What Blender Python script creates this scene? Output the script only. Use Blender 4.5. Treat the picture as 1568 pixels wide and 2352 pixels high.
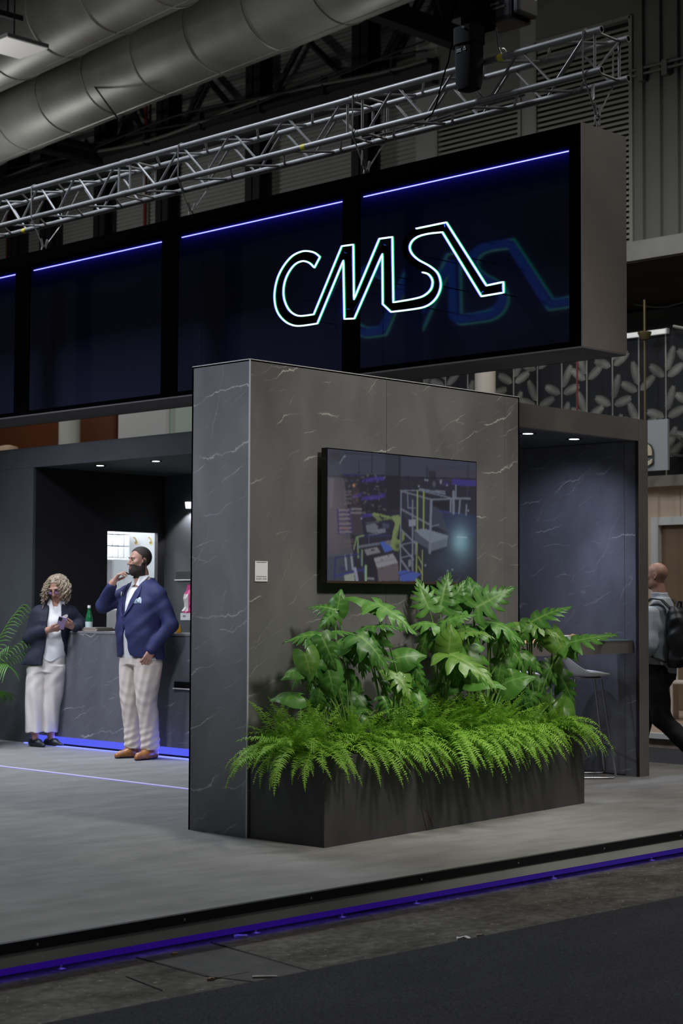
import bpy, bmesh, math, random
import numpy as np
from mathutils import Vector, Matrix

for o in list(bpy.data.objects):
    bpy.data.objects.remove(o, do_unlink=True)
scene = bpy.context.scene
COL = scene.collection
random.seed(7)

# ---------------------------------------------------------------- camera
F_PX, YAW, PITCH, ROLL = 3934.1, 44.336, 2.998, 0.2531
CAM = np.array([-6.7918, -7.3947, 1.3733])
_y, _p, _r = math.radians(YAW), math.radians(PITCH), math.radians(ROLL)
CF = np.array([math.cos(_y) * math.cos(_p), math.sin(_y) * math.cos(_p), math.sin(_p)])
_R = np.array([math.sin(_y), -math.cos(_y), 0.0])
_U = np.cross(_R, CF)
CR = _R * math.cos(_r) + _U * math.sin(_r)
CU = -_R * math.sin(_r) + _U * math.cos(_r)
cam_data = bpy.data.cameras.new('camera')
cam = bpy.data.objects.new('camera', cam_data)
COL.objects.link(cam)
cam_data.sensor_fit = 'VERTICAL'
cam_data.sensor_height = 36.0
cam_data.sensor_width = 24.0
cam_data.lens = F_PX / 2352 * 36.0
cam.matrix_world = Matrix(((CR[0], CU[0], -CF[0], CAM[0]), (CR[1], CU[1], -CF[1], CAM[1]),
                           (CR[2], CU[2], -CF[2], CAM[2]), (0, 0, 0, 1)))
cam_data.clip_end = 200
cam_data.dof.use_dof = True
cam_data.dof.focus_distance = 10.4
cam_data.dof.aperture_fstop = 4.5
scene.camera = cam

# ---------------------------------------------------------------- world and exposure
world = bpy.data.worlds.new('hall_air')
scene.world = world
world.use_nodes = True
bg = world.node_tree.nodes['Background']
bg.inputs[0].default_value = (0.52, 0.55, 0.62, 1)
bg.inputs[1].default_value = 0.035
vs = scene.view_settings
vs.view_transform = 'Standard'
vs.look = 'None'
vs.exposure = 0.0
vs.gamma = 1.0
vs.use_curve_mapping = False


def area_light(name, loc, target, size, energy, col=(1, 1, 1), spread=180):
    L = bpy.data.lights.new(name, 'AREA')
    L.shape = 'DISK'
    L.size = size
    L.energy = energy
    L.color = col
    L.spread = math.radians(spread)
    o = bpy.data.objects.new(name, L)
    COL.objects.link(o)
    o.location = loc
    o.rotation_euler = (Vector(target) - Vector(loc)).to_track_quat('-Z', 'Y').to_euler()
    return o


def spot_light(name, loc, target, energy, angle, blend=0.6, col=(1, 1, 1), rad=0.08):
    L = bpy.data.lights.new(name, 'SPOT')
    L.energy = energy
    L.spot_size = math.radians(angle)
    L.spot_blend = blend
    L.shadow_soft_size = rad
    L.color = col
    o = bpy.data.objects.new(name, L)
    COL.objects.link(o)
    o.location = loc
    o.rotation_euler = (Vector(target) - Vector(loc)).to_track_quat('-Z', 'Y').to_euler()
    return o


# hall lamps high under the roof, and unseen spots added to brighten the stand
WARM, COOL = (1.0, 0.965, 0.90), (0.84, 0.90, 1.0)
for (x, y, z_, e, c_) in ((-4.5, -4.5, 9.5, 45, WARM), (3.0, -5.5, 9.5, 120, WARM), (0.6, 5.4, 9.5, 560, COOL), (7.2, -1.8, 9.5, 260, WARM), (9.8, 4.5, 9.5, 220, WARM),
                          (-7.5, 8, 9.5, 160, COOL), (2.0, 12.5, 9.5, 250, COOL)):
    area_light('hall_lamp', (x, y, z_), (x, y, 0), 1.6, e, c_)
for (x, y, z_, e) in ((5.5, 12.5, 7.6, 130), (10.5, 20.0, 7.6, 170), (1.0, 14.0, 8.2, 110), (11.8, 10.5, 8.0, 28)):  # unseen point fills added to brighten the ducts and far hall walls
    L_ = bpy.data.lights.new('hall_fill', 'POINT')
    L_.energy = e
    L_.shadow_soft_size = 0.25
    L_.color = (1, 0.98, 0.94)
    o_ = bpy.data.objects.new('hall_fill', L_)
    COL.objects.link(o_)
    o_.location = (x, y, z_)
for (p_, t_, e, an_, c_) in (((0.2, 4.6, 6.2), (0.6, 4.3, 0.0), 420, 70, COOL), ((-2.2, 1.2, 5.6), (2.4, 4.8, 0.9), 760, 48, COOL), ((-1.6, 5.6, 5.2), (2.7, 5.6, 1.0), 620, 48, COOL), ((-6.0, 2.4, 5.0), (0.0, 0.3, 1.95), 1150, 23, COOL),
                             ((0.9, -2.6, 6.4), (1.45, -0.42, 0.7), 620, 26, WARM), ((0.4, -6.0, 6.4), (1.4, -0.2, 1.3), 1450, 42, WARM)):
    spot_light('unseen_spot', p_, t_, e, an_, 0.9, c_, 0.45)  # added without fixtures, to lift wall, people and planter


# ---------------------------------------------------------------- helpers
def at(x, y, ax, val):
    """world point seen at photo pixel (x, y) on the plane ax = val"""
    d = CF + CR * (x - 784) / F_PX - CU * (y - 1176) / F_PX
    i = 'xyz'.index(ax)
    return CAM + d * ((val - CAM[i]) / d[i])


def V3(p):
    return Vector((float(p[0]), float(p[1]), float(p[2])))


class MB:
    """collects shapes into one mesh"""
    def __init__(s):
        s.v, s.f, s.m = [], [], []

    def add(s, verts, faces, mi=0):
        b = len(s.v)
        s.v += [tuple(map(float, p)) for p in verts]
        s.f += [tuple(i + b for i in f) for f in faces]
        s.m += [mi] * len(faces)
        return s

    def box(s, a, b, mi=0, bev=0.0):
        x0, y0, z0 = [min(p, q) for p, q in zip(a, b)]
        x1, y1, z1 = [max(p, q) for p, q in zip(a, b)]
        if bev <= 0:
            s.add([(x0, y0, z0), (x1, y0, z0), (x1, y1, z0), (x0, y1, z0), (x0, y0, z1), (x1, y0, z1), (x1, y1, z1), (x0, y1, z1)],
                  [(0, 3, 2, 1), (4, 5, 6, 7), (0, 1, 5, 4), (1, 2, 6, 5), (2, 3, 7, 6), (3, 0, 4, 7)], mi)
        else:
            bm = bmesh.new()
            bmesh.ops.create_cube(bm, size=1, matrix=Matrix.LocRotScale(Vector(((x0 + x1) / 2, (y0 + y1) / 2, (z0 + z1) / 2)), None,
                                                                         Vector((x1 - x0, y1 - y0, z1 - z0))))
            bmesh.ops.bevel(bm, geom=bm.edges[:], offset=bev, segments=2, affect='EDGES', profile=0.7)
            bm.verts.index_update()
            s.add([v.co[:] for v in bm.verts], [[v.index for v in f.verts] for f in bm.faces], mi)
            bm.free()
        return s

    def obox(s, c, ux, uy, uz, mi=0):
        c, ux, uy, uz = map(V3, (c, ux, uy, uz))
        P = [c + ux * i + uy * j + uz * k for k in (-1, 1) for (i, j) in ((-1, -1), (1, -1), (1, 1), (-1, 1))]
        s.add(P, [(0, 3, 2, 1), (4, 5, 6, 7), (0, 1, 5, 4), (1, 2, 6, 5), (2, 3, 7, 6), (3, 0, 4, 7)], mi)
        return s

    def tube(s, pts, r, n=8, mi=0, cap=True, closed=False):
        P = [V3(p) for p in pts]
        N = len(P)
        rr = r if hasattr(r, '__len__') else [r] * N
        up = None
        V, Fc = [], []
        for i in range(N):
            if closed:
                t = P[(i + 1) % N] - P[i - 1]
            else:
                t = P[min(i + 1, N - 1)] - P[max(i - 1, 0)]
            if t.length < 1e-9:
                t = Vector((0, 0, 1))
            t.normalize()
            if up is None:
                up = t.orthogonal().normalized()
            up = (up - t * up.dot(t))
            if up.length < 1e-6:
                up = t.orthogonal()
            up.normalize()
            w = t.cross(up)
            for k in range(n):
                a = 2 * math.pi * k / n
                V.append(P[i] + (up * math.cos(a) + w * math.sin(a)) * rr[i])
        for i in range(N if closed else N - 1):
            j = (i + 1) % N
            for k in range(n):
                k2 = (k + 1) % n
                Fc.append((i * n + k, i * n + k2, j * n + k2, j * n + k))
        if cap and not closed:
            Fc.append(tuple(range(n - 1, -1, -1)))
            Fc.append(tuple((N - 1) * n + k for k in range(n)))
        s.add(V, Fc, mi)
        return s

    def lathe(s, prof, c=(0, 0, 0), n=24, mi=0, axis='z'):
        V, Fc = [], []
        for (r, h) in prof:
            for k in range(n):
                a = 2 * math.pi * k / n
                p = (r * math.cos(a), r * math.sin(a), h)
                if axis == 'x':
                    p = (p[2], p[0], p[1])
                elif axis == 'y':
                    p = (p[1], p[2], p[0])
                V.append((p[0] + c[0], p[1] + c[1], p[2] + c[2]))
        m = len(prof)
        for i in range(m - 1):
            for k in range(n):
                k2 = (k + 1) % n
                Fc.append((i * n + k, i * n + k2, (i + 1) * n + k2, (i + 1) * n + k))
        Fc.append(tuple(range(n - 1, -1, -1)))
        Fc.append(tuple((m - 1) * n + k for k in range(n)))
        s.add(V, Fc, mi)
        return s

    def prism(s, pts, off, mi=0):
        n = len(pts)
        o = V3(off)
        A = [V3(p) for p in pts]
        B = [p + o for p in A]
        Fc = [tuple(range(n - 1, -1, -1)), tuple(range(n, 2 * n))]
        Fc += [(i, (i + 1) % n, n + (i + 1) % n, n + i) for i in range(n)]
        s.add(A + B, Fc, mi)
        return s

    def mesh(s, name, mats, smooth=False):
        me = bpy.data.meshes.new(name)
        me.from_pydata(s.v, [], s.f)
        for m in (mats if isinstance(mats, (list, tuple)) else [mats]):
            me.materials.append(m)
        if any(s.m):
            me.polygons.foreach_set('material_index', s.m)
        bm = bmesh.new()
        bm.from_mesh(me)
        bmesh.ops.recalc_face_normals(bm, faces=bm.faces[:])
        bm.to_mesh(me)
        bm.free()
        if smooth:
            me.shade_smooth()
            try:
                me.set_sharp_from_angle(angle=math.radians(38))
            except Exception:
                pass
        me.update()
        return me


def link(name, me, parent=None):
    o = bpy.data.objects.new(name, me)
    COL.objects.link(o)
    if parent is not None:
        o.parent = parent
        o.matrix_parent_inverse = chain(parent).inverted()
    return o


def chain(o):
    m = o.matrix_basis.copy()
    p = o.parent
    if p is not None:
        m = chain(p) @ o.matrix_parent_inverse @ m
    return m


def part(name, mb, mats, parent=None, smooth=False, label=None):
    """a mesh given in world coordinates, hung under its thing"""
    o = link(name, mb.mesh(name, mats, smooth), parent)
    if label:
        o['label'] = label
    return o


def local_part(name, me, parent, mat4=None):
    o = bpy.data.objects.new(name, me)
    COL.objects.link(o)
    o.parent = parent
    if mat4 is not None:
        o.matrix_basis = mat4
    return o


def tag(o, label, cat, group=None, kind=None):
    o['label'] = label
    o['category'] = cat
    if group:
        o['group'] = group
    if kind:
        o['kind'] = kind
    return o


def thing(name, label, cat, loc=(0, 0, 0), rotz=0.0, group=None, kind=None):
    o = bpy.data.objects.new(name, None)
    o.empty_display_size = 0.1
    COL.objects.link(o)
    o.location = V3(loc)
    o.rotation_euler = (0, 0, rotz)
    return tag(o, label, cat, group, kind)


# ---------------------------------------------------------------- materials
def srgb(r, g, b):
    f = lambda c: (c / 255 / 12.92) if c / 255 <= 0.04045 else ((c / 255 + 0.055) / 1.055) ** 2.4
    return (f(r), f(g), f(b), 1.0)


def mat(name, col, rough=0.6, metal=0.0, spec=0.5, emit=None, estr=0.0, var=0.0, vscale=6.0, bump=0.0, bscale=60.0, coat=0.0,
        alpha=1.0, trans=0.0, stretch=(1, 1, 1)):
    m = bpy.data.materials.new(name)
    m.use_nodes = True
    nt = m.node_tree
    b = nt.nodes['Principled BSDF']
    c = tuple(col) + (1.0,) if len(col) == 3 else tuple(col)
    b.inputs['Base Color'].default_value = c
    b.inputs['Roughness'].default_value = rough
    b.inputs['Metallic'].default_value = metal
    b.inputs['Specular IOR Level'].default_value = spec
    b.inputs['Coat Weight'].default_value = coat
    b.inputs['Alpha'].default_value = alpha
    b.inputs['Transmission Weight'].default_value = trans
    if emit:
        b.inputs['Emission Color'].default_value = tuple(emit[:3]) + (1,)
        b.inputs['Emission Strength'].default_value = estr
    if var > 0 or bump > 0:
        tc = nt.nodes.new('ShaderNodeTexCoord')
        mp = nt.nodes.new('ShaderNodeMapping')
        mp.inputs['Scale'].default_value = stretch
        nt.links.new(tc.outputs['Object'], mp.inputs['Vector'])
    if var > 0:
        n = nt.nodes.new('ShaderNodeTexNoise')
        n.inputs['Scale'].default_value = vscale
        n.inputs['Detail'].default_value = 5
        nt.links.new(mp.outputs[0], n.inputs['Vector'])
        r = nt.nodes.new('ShaderNodeValToRGB')
        r.color_ramp.elements[0].position = 0.3
        r.color_ramp.elements[1].position = 0.7
        r.color_ramp.elements[0].color = tuple(x * (1 - var) for x in c[:3]) + (1,)
        r.color_ramp.elements[1].color = tuple(min(1, x * (1 + var)) for x in c[:3]) + (1,)
        nt.links.new(n.outputs['Fac'], r.inputs[0])
        nt.links.new(r.outputs[0], b.inputs['Base Color'])
    if bump > 0:
        n2 = nt.nodes.new('ShaderNodeTexNoise')
        n2.inputs['Scale'].default_value = bscale
        n2.inputs['Detail'].default_value = 3
        nt.links.new(mp.outputs[0], n2.inputs['Vector'])
        bp = nt.nodes.new('ShaderNodeBump')
        bp.inputs['Strength'].default_value = bump
        bp.inputs['Distance'].default_value = 0.01
        nt.links.new(n2.outputs['Fac'], bp.inputs['Height'])
        nt.links.new(bp.outputs[0], b.inputs['Normal'])
    return m


def marble(name, dark, light, vein, rough=0.42, seed=0.0, vein_amt=1.0):
    m = bpy.data.materials.new(name)
    m.use_nodes = True
    nt = m.node_tree
    L = nt.links.new
    b = nt.nodes['Principled BSDF']
    b.inputs['Roughness'].default_value = rough
    b.inputs['Specular IOR Level'].default_value = 0.35
    tc = nt.nodes.new('ShaderNodeTexCoord')

    def noise(scale, detail, rot, stretch, dist=0.0, off=0.0, rough_=0.5):
        mp = nt.nodes.new('ShaderNodeMapping')
        mp.inputs['Rotation'].default_value = rot
        mp.inputs['Scale'].default_value = stretch
        mp.inputs['Location'].default_value = (off + seed, off * 1.7 + seed, off * 0.6)
        L(tc.outputs['Object'], mp.inputs['Vector'])
        n = nt.nodes.new('ShaderNodeTexNoise')
        n.inputs['Scale'].default_value = scale
        n.inputs['Detail'].default_value = detail
        n.inputs['Distortion'].default_value = dist
        n.inputs['Roughness'].default_value = rough_
        L(mp.outputs[0], n.inputs['Vector'])
        return n.outputs['Fac']

    def math_(op, a, bb):
        n = nt.nodes.new('ShaderNodeMath')
        n.operation = op
        for i, q in enumerate((a, bb)):
            if isinstance(q, (int, float)):
                n.inputs[i].default_value = q
            else:
                L(q, n.inputs[i])
        return n.outputs[0]

    def ramp(x, p0, p1, c0, c1):
        r = nt.nodes.new('ShaderNodeValToRGB')
        r.color_ramp.elements[0].position = p0
        r.color_ramp.elements[1].position = p1
        r.color_ramp.elements[0].color = c0
        r.color_ramp.elements[1].color = c1
        L(x, r.inputs[0])
        return r.outputs[0]

    sp = nt.nodes.new('ShaderNodeSeparateXYZ')
    L(tc.outputs['Object'], sp.inputs[0])
    hcoord = math_('SUBTRACT', sp.outputs[0], sp.outputs[1])

    def veins(k, tilt, width, thr, jit, off, seglen):
        """broken jagged strokes, one family of nearly parallel lines rising to the right"""
        c_, s_ = math.cos(math.radians(tilt)), math.sin(math.radians(tilt))
        t = math_('SUBTRACT', math_('MULTIPLY', sp.outputs[2], c_), math_('MULTIPLY', hcoord, s_))
        al = math_('ADD', math_('MULTIPLY', hcoord, c_), math_('MULTIPLY', sp.outputs[2], s_))
        j1 = math_('MULTIPLY', math_('SUBTRACT', noise(9.0, 4, (0, 0, 0), (1, 1, 1), 0, off, 0.6), 0.5), jit)
        j2 = math_('MULTIPLY', math_('SUBTRACT', noise(1.3, 2, (0, 0, 0), (1, 1, 1), 0, off + 3, 0.5), 0.5), 0.42)
        pcoord = math_('MULTIPLY', math_('ADD', math_('ADD', t, j1), j2), k)
        fr = math_('SUBTRACT', math_('FRACT', pcoord, 0.0), 0.5)
        d = math_('DIVIDE', math_('ABSOLUTE', fr, 0.0), k)
        idx = math_('FLOOR', pcoord, 0.0)
        cx = nt.nodes.new('ShaderNodeCombineXYZ')
        L(math_('MULTIPLY', al, seglen), cx.inputs[0])
        L(math_('MULTIPLY', idx, 7.31), cx.inputs[1])
        cx.inputs[2].default_value = off + seed
        nm = nt.nodes.new('ShaderNodeTexNoise')
        nm.inputs['Scale'].default_value = 1.0
        nm.inputs['Detail'].default_value = 2.5
        L(cx.outputs[0], nm.inputs['Vector'])
        msk = ramp(nm.outputs['Fac'], thr, thr + 0.12, (0, 0, 0, 1), (1, 1, 1, 1))
        line = ramp(d, width * 0.25, width, (1, 1, 1, 1), (0, 0, 0, 1))
        return math_('MULTIPLY', line, msk)

    base = ramp(noise(3.0, 6, (0, 0, 0), (1, 1, 0.6), 0.6), 0.3, 0.72, dark, light)
    v1 = veins(3.3, 15, 0.0046, 0.505, 0.085, 3.0, 2.6)
    v2 = veins(7.0, 21, 0.0030, 0.545, 0.075, 11.0, 3.6)
    v3 = veins(2.8, 58, 0.0055, 0.55, 0.10, 21.0, 2.4)
    v4 = veins(14.0, 35, 0.0022, 0.56, 0.05, 31.0, 6.0)
    v = math_('MAXIMUM', math_('MAXIMUM', v1, math_('MULTIPLY', v2, 0.6)), math_('MAXIMUM', math_('MULTIPLY', v3, 0.25), math_('MULTIPLY', v4, 0.25)))
    v = math_('MULTIPLY', v, vein_amt)
    mx = nt.nodes.new('ShaderNodeMix')
    mx.data_type = 'RGBA'
    L(v, mx.inputs['Factor'])
    L(base, mx.inputs[6])
    mx.inputs[7].default_value = vein
    L(mx.outputs[2], b.inputs['Base Color'])
    return m


def emis(name, col, s, base=(0, 0, 0)):
    return mat(name, base, 0.4, emit=col, estr=s)


M = {}
M['marble'] = marble('grey_marble_laminate', (0.105, 0.103, 0.100, 1), (0.165, 0.162, 0.156, 1), (0.5, 0.485, 0.45, 1))
M['marble_cool_lit'] = marble('grey_marble_laminate_cool_lit', (0.135, 0.137, 0.146, 1), (0.20, 0.203, 0.214, 1), (0.5, 0.5, 0.51, 1), seed=4.3)  # same laminate, paler and bluer: cool light on the end face put into colour
M['marble_c'] = marble('dark_marble_laminate', (0.10, 0.102, 0.118, 1), (0.15, 0.153, 0.175, 1), (0.5, 0.5, 0.53, 1), seed=9.1)
M['board'] = mat('grey_brown_board', (0.18, 0.16, 0.15), 0.6, var=0.12, vscale=3)
M['slate'] = mat('slate_grey_board', (0.058, 0.063, 0.071), 0.6, var=0.10, vscale=2.5)
M['dark_board'] = mat('charcoal_board', (0.014, 0.014, 0.016), 0.55, var=0.1, vscale=3)
M['planter'] = mat('anthracite_planter', (0.045, 0.044, 0.046), 0.5, var=0.28, vscale=3.2, stretch=(1, 1, 0.55))
M['black'] = mat('matt_black', (0.006, 0.006, 0.007), 0.5)
M['gloss_black'] = mat('gloss_black', (0.004, 0.004, 0.005), 0.12, spec=0.6)
M['alu'] = mat('aluminium', (0.20, 0.20, 0.205), 0.5, 0.3, var=0.12, vscale=9)
M['alu_edge'] = mat('aluminium_edge', (0.55, 0.55, 0.56), 0.4, 0.3)
M['steel'] = mat('steel', (0.5, 0.5, 0.5), 0.35, 0.9)
M['chrome'] = mat('chrome', (0.5, 0.5, 0.53), 0.25, 1.0)
M['white'] = mat('white_plastic', (0.78, 0.78, 0.78), 0.35)
M['paper'] = mat('white_card', (0.8, 0.8, 0.79), 0.7)
M['ink'] = mat('black_ink', (0.015, 0.015, 0.015), 0.7)
M['grey_ink'] = mat('grey_ink', (0.28, 0.29, 0.29), 0.7)
M['soil'] = mat('dark_soil', (0.012, 0.01, 0.008), 0.95, var=0.5, vscale=30)
M['blue_led'] = emis('blue_led', (0.22, 0.24, 1.0), 6.0)
M['blue_led_core'] = emis('blue_led_core', (0.20, 0.22, 1.0), 9.0)

# ---------------------------------------------------------------- floors
def carpet_mat(name, c0, c1, fine, fs, flecks=False):
    m = mat(name, c0, 0.95, spec=0.15)
    nt = m.node_tree
    L = nt.links.new
    b = nt.nodes['Principled BSDF']
    tc = nt.nodes.new('ShaderNodeTexCoord')
    mp = nt.nodes.new('ShaderNodeMapping')
    mp.inputs['Rotation'].default_value = (0, 0, math.radians(45))
    mp.inputs['Scale'].default_value = (0.8, 1.9, 1)
    L(tc.outputs['Object'], mp.inputs[0])
    n1 = nt.nodes.new('ShaderNodeTexNoise')
    n1.inputs['Scale'].default_value = 2.6
    n1.inputs['Detail'].default_value = 7
    n1.inputs['Roughness'].default_value = 0.62
    L(mp.outputs[0], n1.inputs['Vector'])
    n2 = nt.nodes.new('ShaderNodeTexNoise')
    n2.inputs['Scale'].default_value = fs
    n2.inputs['Detail'].default_value = 2
    L(tc.outputs['Object'], n2.inputs['Vector'])
    r = nt.nodes.new('ShaderNodeValToRGB')
    r.color_ramp.elements[0].position = 0.33
    r.color_ramp.elements[1].position = 0.68
    r.color_ramp.elements[0].color = tuple(c0) + (1,)
    r.color_ramp.elements[1].color = tuple(c1) + (1,)
    L(n1.outputs['Fac'], r.inputs[0])
    r2 = nt.nodes.new('ShaderNodeValToRGB')
    r2.color_ramp.elements[0].position = 0.3
    r2.color_ramp.elements[1].position = 0.7
    r2.color_ramp.elements[0].color = (1 - fine, 1 - fine, 1 - fine, 1)
    r2.color_ramp.elements[1].color = (1, 1, 1, 1)
    L(n2.outputs['Fac'], r2.inputs[0])
    mx = nt.nodes.new('ShaderNodeMix')
    mx.data_type = 'RGBA'
    mx.blend_type = 'MULTIPLY'
    mx.inputs['Factor'].default_value = 1
    L(r.outputs[0], mx.inputs[6])
    L(r2.outputs[0], mx.inputs[7])
    L(mx.outputs[2], b.inputs['Base Color'])
    if flecks:
        vo = nt.nodes.new('ShaderNodeTexNoise')
        vo.inputs['Scale'].default_value = 42
        vo.inputs['Detail'].default_value = 3
        mp2 = nt.nodes.new('ShaderNodeMapping')
        mp2.inputs['Scale'].default_value = (0.7, 1.3, 1)
        L(tc.outputs['Object'], mp2.inputs[0])
        L(mp2.outputs[0], vo.inputs['Vector'])
        rv = nt.nodes.new('ShaderNodeValToRGB')
        rv.color_ramp.elements[0].position = 0.66
        rv.color_ramp.elements[1].position = 0.74
        L(vo.outputs['Fac'], rv.inputs[0])
        mf = nt.nodes.new('ShaderNodeMix')
        mf.data_type = 'RGBA'
        L(rv.outputs[0], mf.inputs['Factor'])
        L(mx.outputs[2], mf.inputs[6])
        mf.inputs[7].default_value = (0.30, 0.29, 0.27, 1)
        L(mf.outputs[2], b.inputs['Base Color'])
    bp = nt.nodes.new('ShaderNodeBump')
    bp.inputs['Strength'].default_value = 0.4
    bp.inputs['Distance'].default_value = 0.004
    L(n2.outputs['Fac'], bp.inputs['Height'])
    L(bp.outputs[0], b.inputs['Normal'])
    return m


M['carpet'] = carpet_mat('grey_carpet', (0.20, 0.197, 0.19), (0.275, 0.272, 0.262), 0.12, 160)
M['aisle'] = carpet_mat('charcoal_aisle_carpet', (0.040, 0.041, 0.047), (0.052, 0.053, 0.060), 0.75, 130)
M['concrete'] = carpet_mat('stained_concrete', (0.055, 0.052, 0.045), (0.165, 0.156, 0.138), 0.45, 22, True)
M['wood_floor'] = mat('oak_floor', (0.30, 0.22, 0.165), 0.5, var=0.2, vscale=2, stretch=(1, 8, 1))

EDGE_Y = -1.60
FLOOR_Z = -0.15
PX0, PX1, PY1 = -7.0, 5.74, 9.0

fl = part('floor', MB().box((PX0, EDGE_Y + 0.004, -0.06), (PX1, PY1, 0.0)), M['carpet'])
tag(fl, 'mottled grey carpet covering the raised booth platform', 'floor', kind='structure')
fc = part('floor_concrete', MB().box((-30, -3.6, FLOOR_Z - 0.1), (14, 40, FLOOR_Z)), M['concrete'])
tag(fc, 'stained bare concrete strip between platform and aisle carpet', 'floor', kind='structure')
fa = part('floor_aisle', MB().prism([(-30, -1.47, FLOOR_Z - 0.003), (-30, -20, FLOOR_Z - 0.003), (30, -20, FLOOR_Z - 0.003), (30, -3.27, FLOOR_Z - 0.003)][::-1],
                                    (0, 0, 0.010)), M['aisle'])
tag(fa, 'charcoal aisle carpet laid over the concrete', 'floor', kind='structure')
fg = part('floor_hall', MB().box((14, -20, FLOOR_Z - 0.1), (40, 40, FLOOR_Z)).box((5.9, -6, FLOOR_Z - 0.05), (8.5, 12, FLOOR_Z + 0.004)), M['aisle'])
tag(fg, 'dark aisle carpet beyond the booth platform', 'floor', kind='structure')

# inlaid LED channel in the platform carpet
ch = thing('floor_light_channel', 'thin pale light channel with blue edges inlaid in the grey carpet', 'light strip', (1.455, 3.5, 0))
part('diffuser', MB().box((1.437, 0.7, -0.01), (1.473, 8.9, 0.0035)), emis('pale_diffuser', (0.78, 0.80, 0.86), 0.20, (0.5, 0.5, 0.52)), ch)
for sx in (1.431, 1.475):
    part('led_edge', MB().box((sx, 0.7, -0.01), (sx + 0.005, 8.9, 0.003)), emis('violet_edge', (0.25, 0.2, 1), 0.9), ch)

# platform edge: black angle, grey fascia, blue lit lower lip, adjustable feet
tr = thing('trim_1', 'black metal angle with screws along the platform edge', 'edge trim', (0, EDGE_Y, -0.02), kind='structure')
part('angle', MB().box((PX0, EDGE_Y - 0.006, -0.040), (PX1, EDGE_Y + 0.004, 0.004)).box((PX0, EDGE_Y, 0.0), (PX1, EDGE_Y + 0.022, 0.004)), M['black'], tr)
me_screw = MB().lathe([(0.006, -0.004), (0.006, 0.0), (0.003, 0.0015)], n=10, axis='y').mesh('screw', M['steel'])
for i in range(12):
    local_part('screw', me_screw, tr, Matrix.Translation((-3.4 + i * 0.78, -0.0075, -0.001)) @ Matrix.Rotation(math.pi, 4, 'Z'))
tr2 = part('trim_2', MB().box((PX0, EDGE_Y - 0.001, -0.095), (PX1, EDGE_Y + 0.018, -0.0405)), mat('grey_fascia', (0.42, 0.43, 0.41), 0.55, var=0.15, vscale=2))
tag(tr2, 'pale grey fascia board below the black platform angle', 'edge trim', kind='structure')
tr3 = part('trim_3', MB().box((PX0, EDGE_Y + 0.001, -0.123), (PX1, EDGE_Y + 0.012, -0.0955)), emis('blue_lip', (0.05, 0.003, 0.48), 0.22, (0.02, 0.02, 0.1)))
tag(tr3, 'deep blue glowing lip under the platform fascia', 'light strip', kind='structure')
under = part('trim_4', MB().box((PX0, EDGE_Y + 0.14, FLOOR_Z), (PX1, EDGE_Y + 0.16, -0.06)), M['black'])
tag(under, 'black board closing the gap under the platform', 'edge trim', kind='structure')
led = thing('under_platform_light', 'blue light strip hidden under the platform edge that lights the concrete', 'light strip', (0, EDGE_Y + 0.03, -0.12))
part('strip', MB().box((PX0, EDGE_Y + 0.014, -0.1195), (PX1, EDGE_Y + 0.034, -0.113)), emis('blue_under_glow', (0.16, 0.10, 1.0), 2.6), led)
me_foot = MB().lathe([(0.022, 0), (0.022, 0.006), (0.006, 0.010), (0.006, 0.04)], n=14).mesh('foot', M['steel'], True)
for px in (145, 592, 790, 960, 1275, 1500):
    x = at(px, 2250 - px * 0.18, 'y', EDGE_Y + 0.02)[0]
    f_ = local_part('levelling_foot', me_foot, None, Matrix.Translation((x, EDGE_Y + 0.035, FLOOR_Z)))
    tag(f_, 'small steel levelling foot under the glowing platform edge', 'foot', 'levelling feet under the platform edge')

# concrete joints (cable trench covers) and litter
def floor_quad(pts, z, h):
    return MB().prism([tuple(at(x, y, 'z', z)) for x, y in pts], (0, 0, h))


M['joint'] = mat('dark_joint', (0.012, 0.011, 0.01), 0.9)
M['trench'] = mat('dark_trench_plate', (0.042, 0.04, 0.036), 0.8, var=0.35, vscale=9)
tp = thing('trench_cover', 'dark stained trench cover plate set in the concrete', 'cover plate', tuple(at(520, 2215, 'z', FLOOR_Z)))
part('plate', floor_quad([(322, 2203), (484, 2168), (712, 2232), (600, 2258), (470, 2243)], FLOOR_Z, 0.003), M['trench'], tp)
for a, b in (((484, 2166), (714, 2233)), ((312, 2200), (478, 2243)), ((476, 2253), (570, 2234)), ((290, 2244), (372, 2276))):
    p, q = at(*a, 'z', FLOOR_Z), at(*b, 'z', FLOOR_Z)
    part('joint', MB().tube([p + (0, 0, 0.002), q + (0, 0, 0.002)], 0.0045 if a[0] in (484,) else 0.0028, 5), M['joint'], tp)
me_scrap = {}
litter = [((1064, 2157), 0.06, 0.035, 0.010, (0.6, 0.6, 0.6), 'crumpled pale grey tape scrap at the carpet edge'),
          ((1102, 2150), 0.035, 0.008, 0.004, (0.33, 0.30, 0.25), 'thin pale tape strip beside the carpet edge'),
          ((608, 2245), 0.10, 0.022, 0.002, (0.30, 0.28, 0.24), 'worn pale tape strip on the concrete near the trench cover'),
          ((484, 2250), 0.028, 0.012, 0.006, (0.25, 0.17, 0.10), 'small brown card scrap beside the trench joint'),
          ((402, 2192), 0.028, 0.012, 0.004, (0.32, 0.22, 0.10), 'small yellow-brown scrap by the glowing platform edge'),
          ((552, 2151), 0.06, 0.03, 0.003, (0.35, 0.38, 0.40), 'pale film scrap tucked under the platform edge')]
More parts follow.
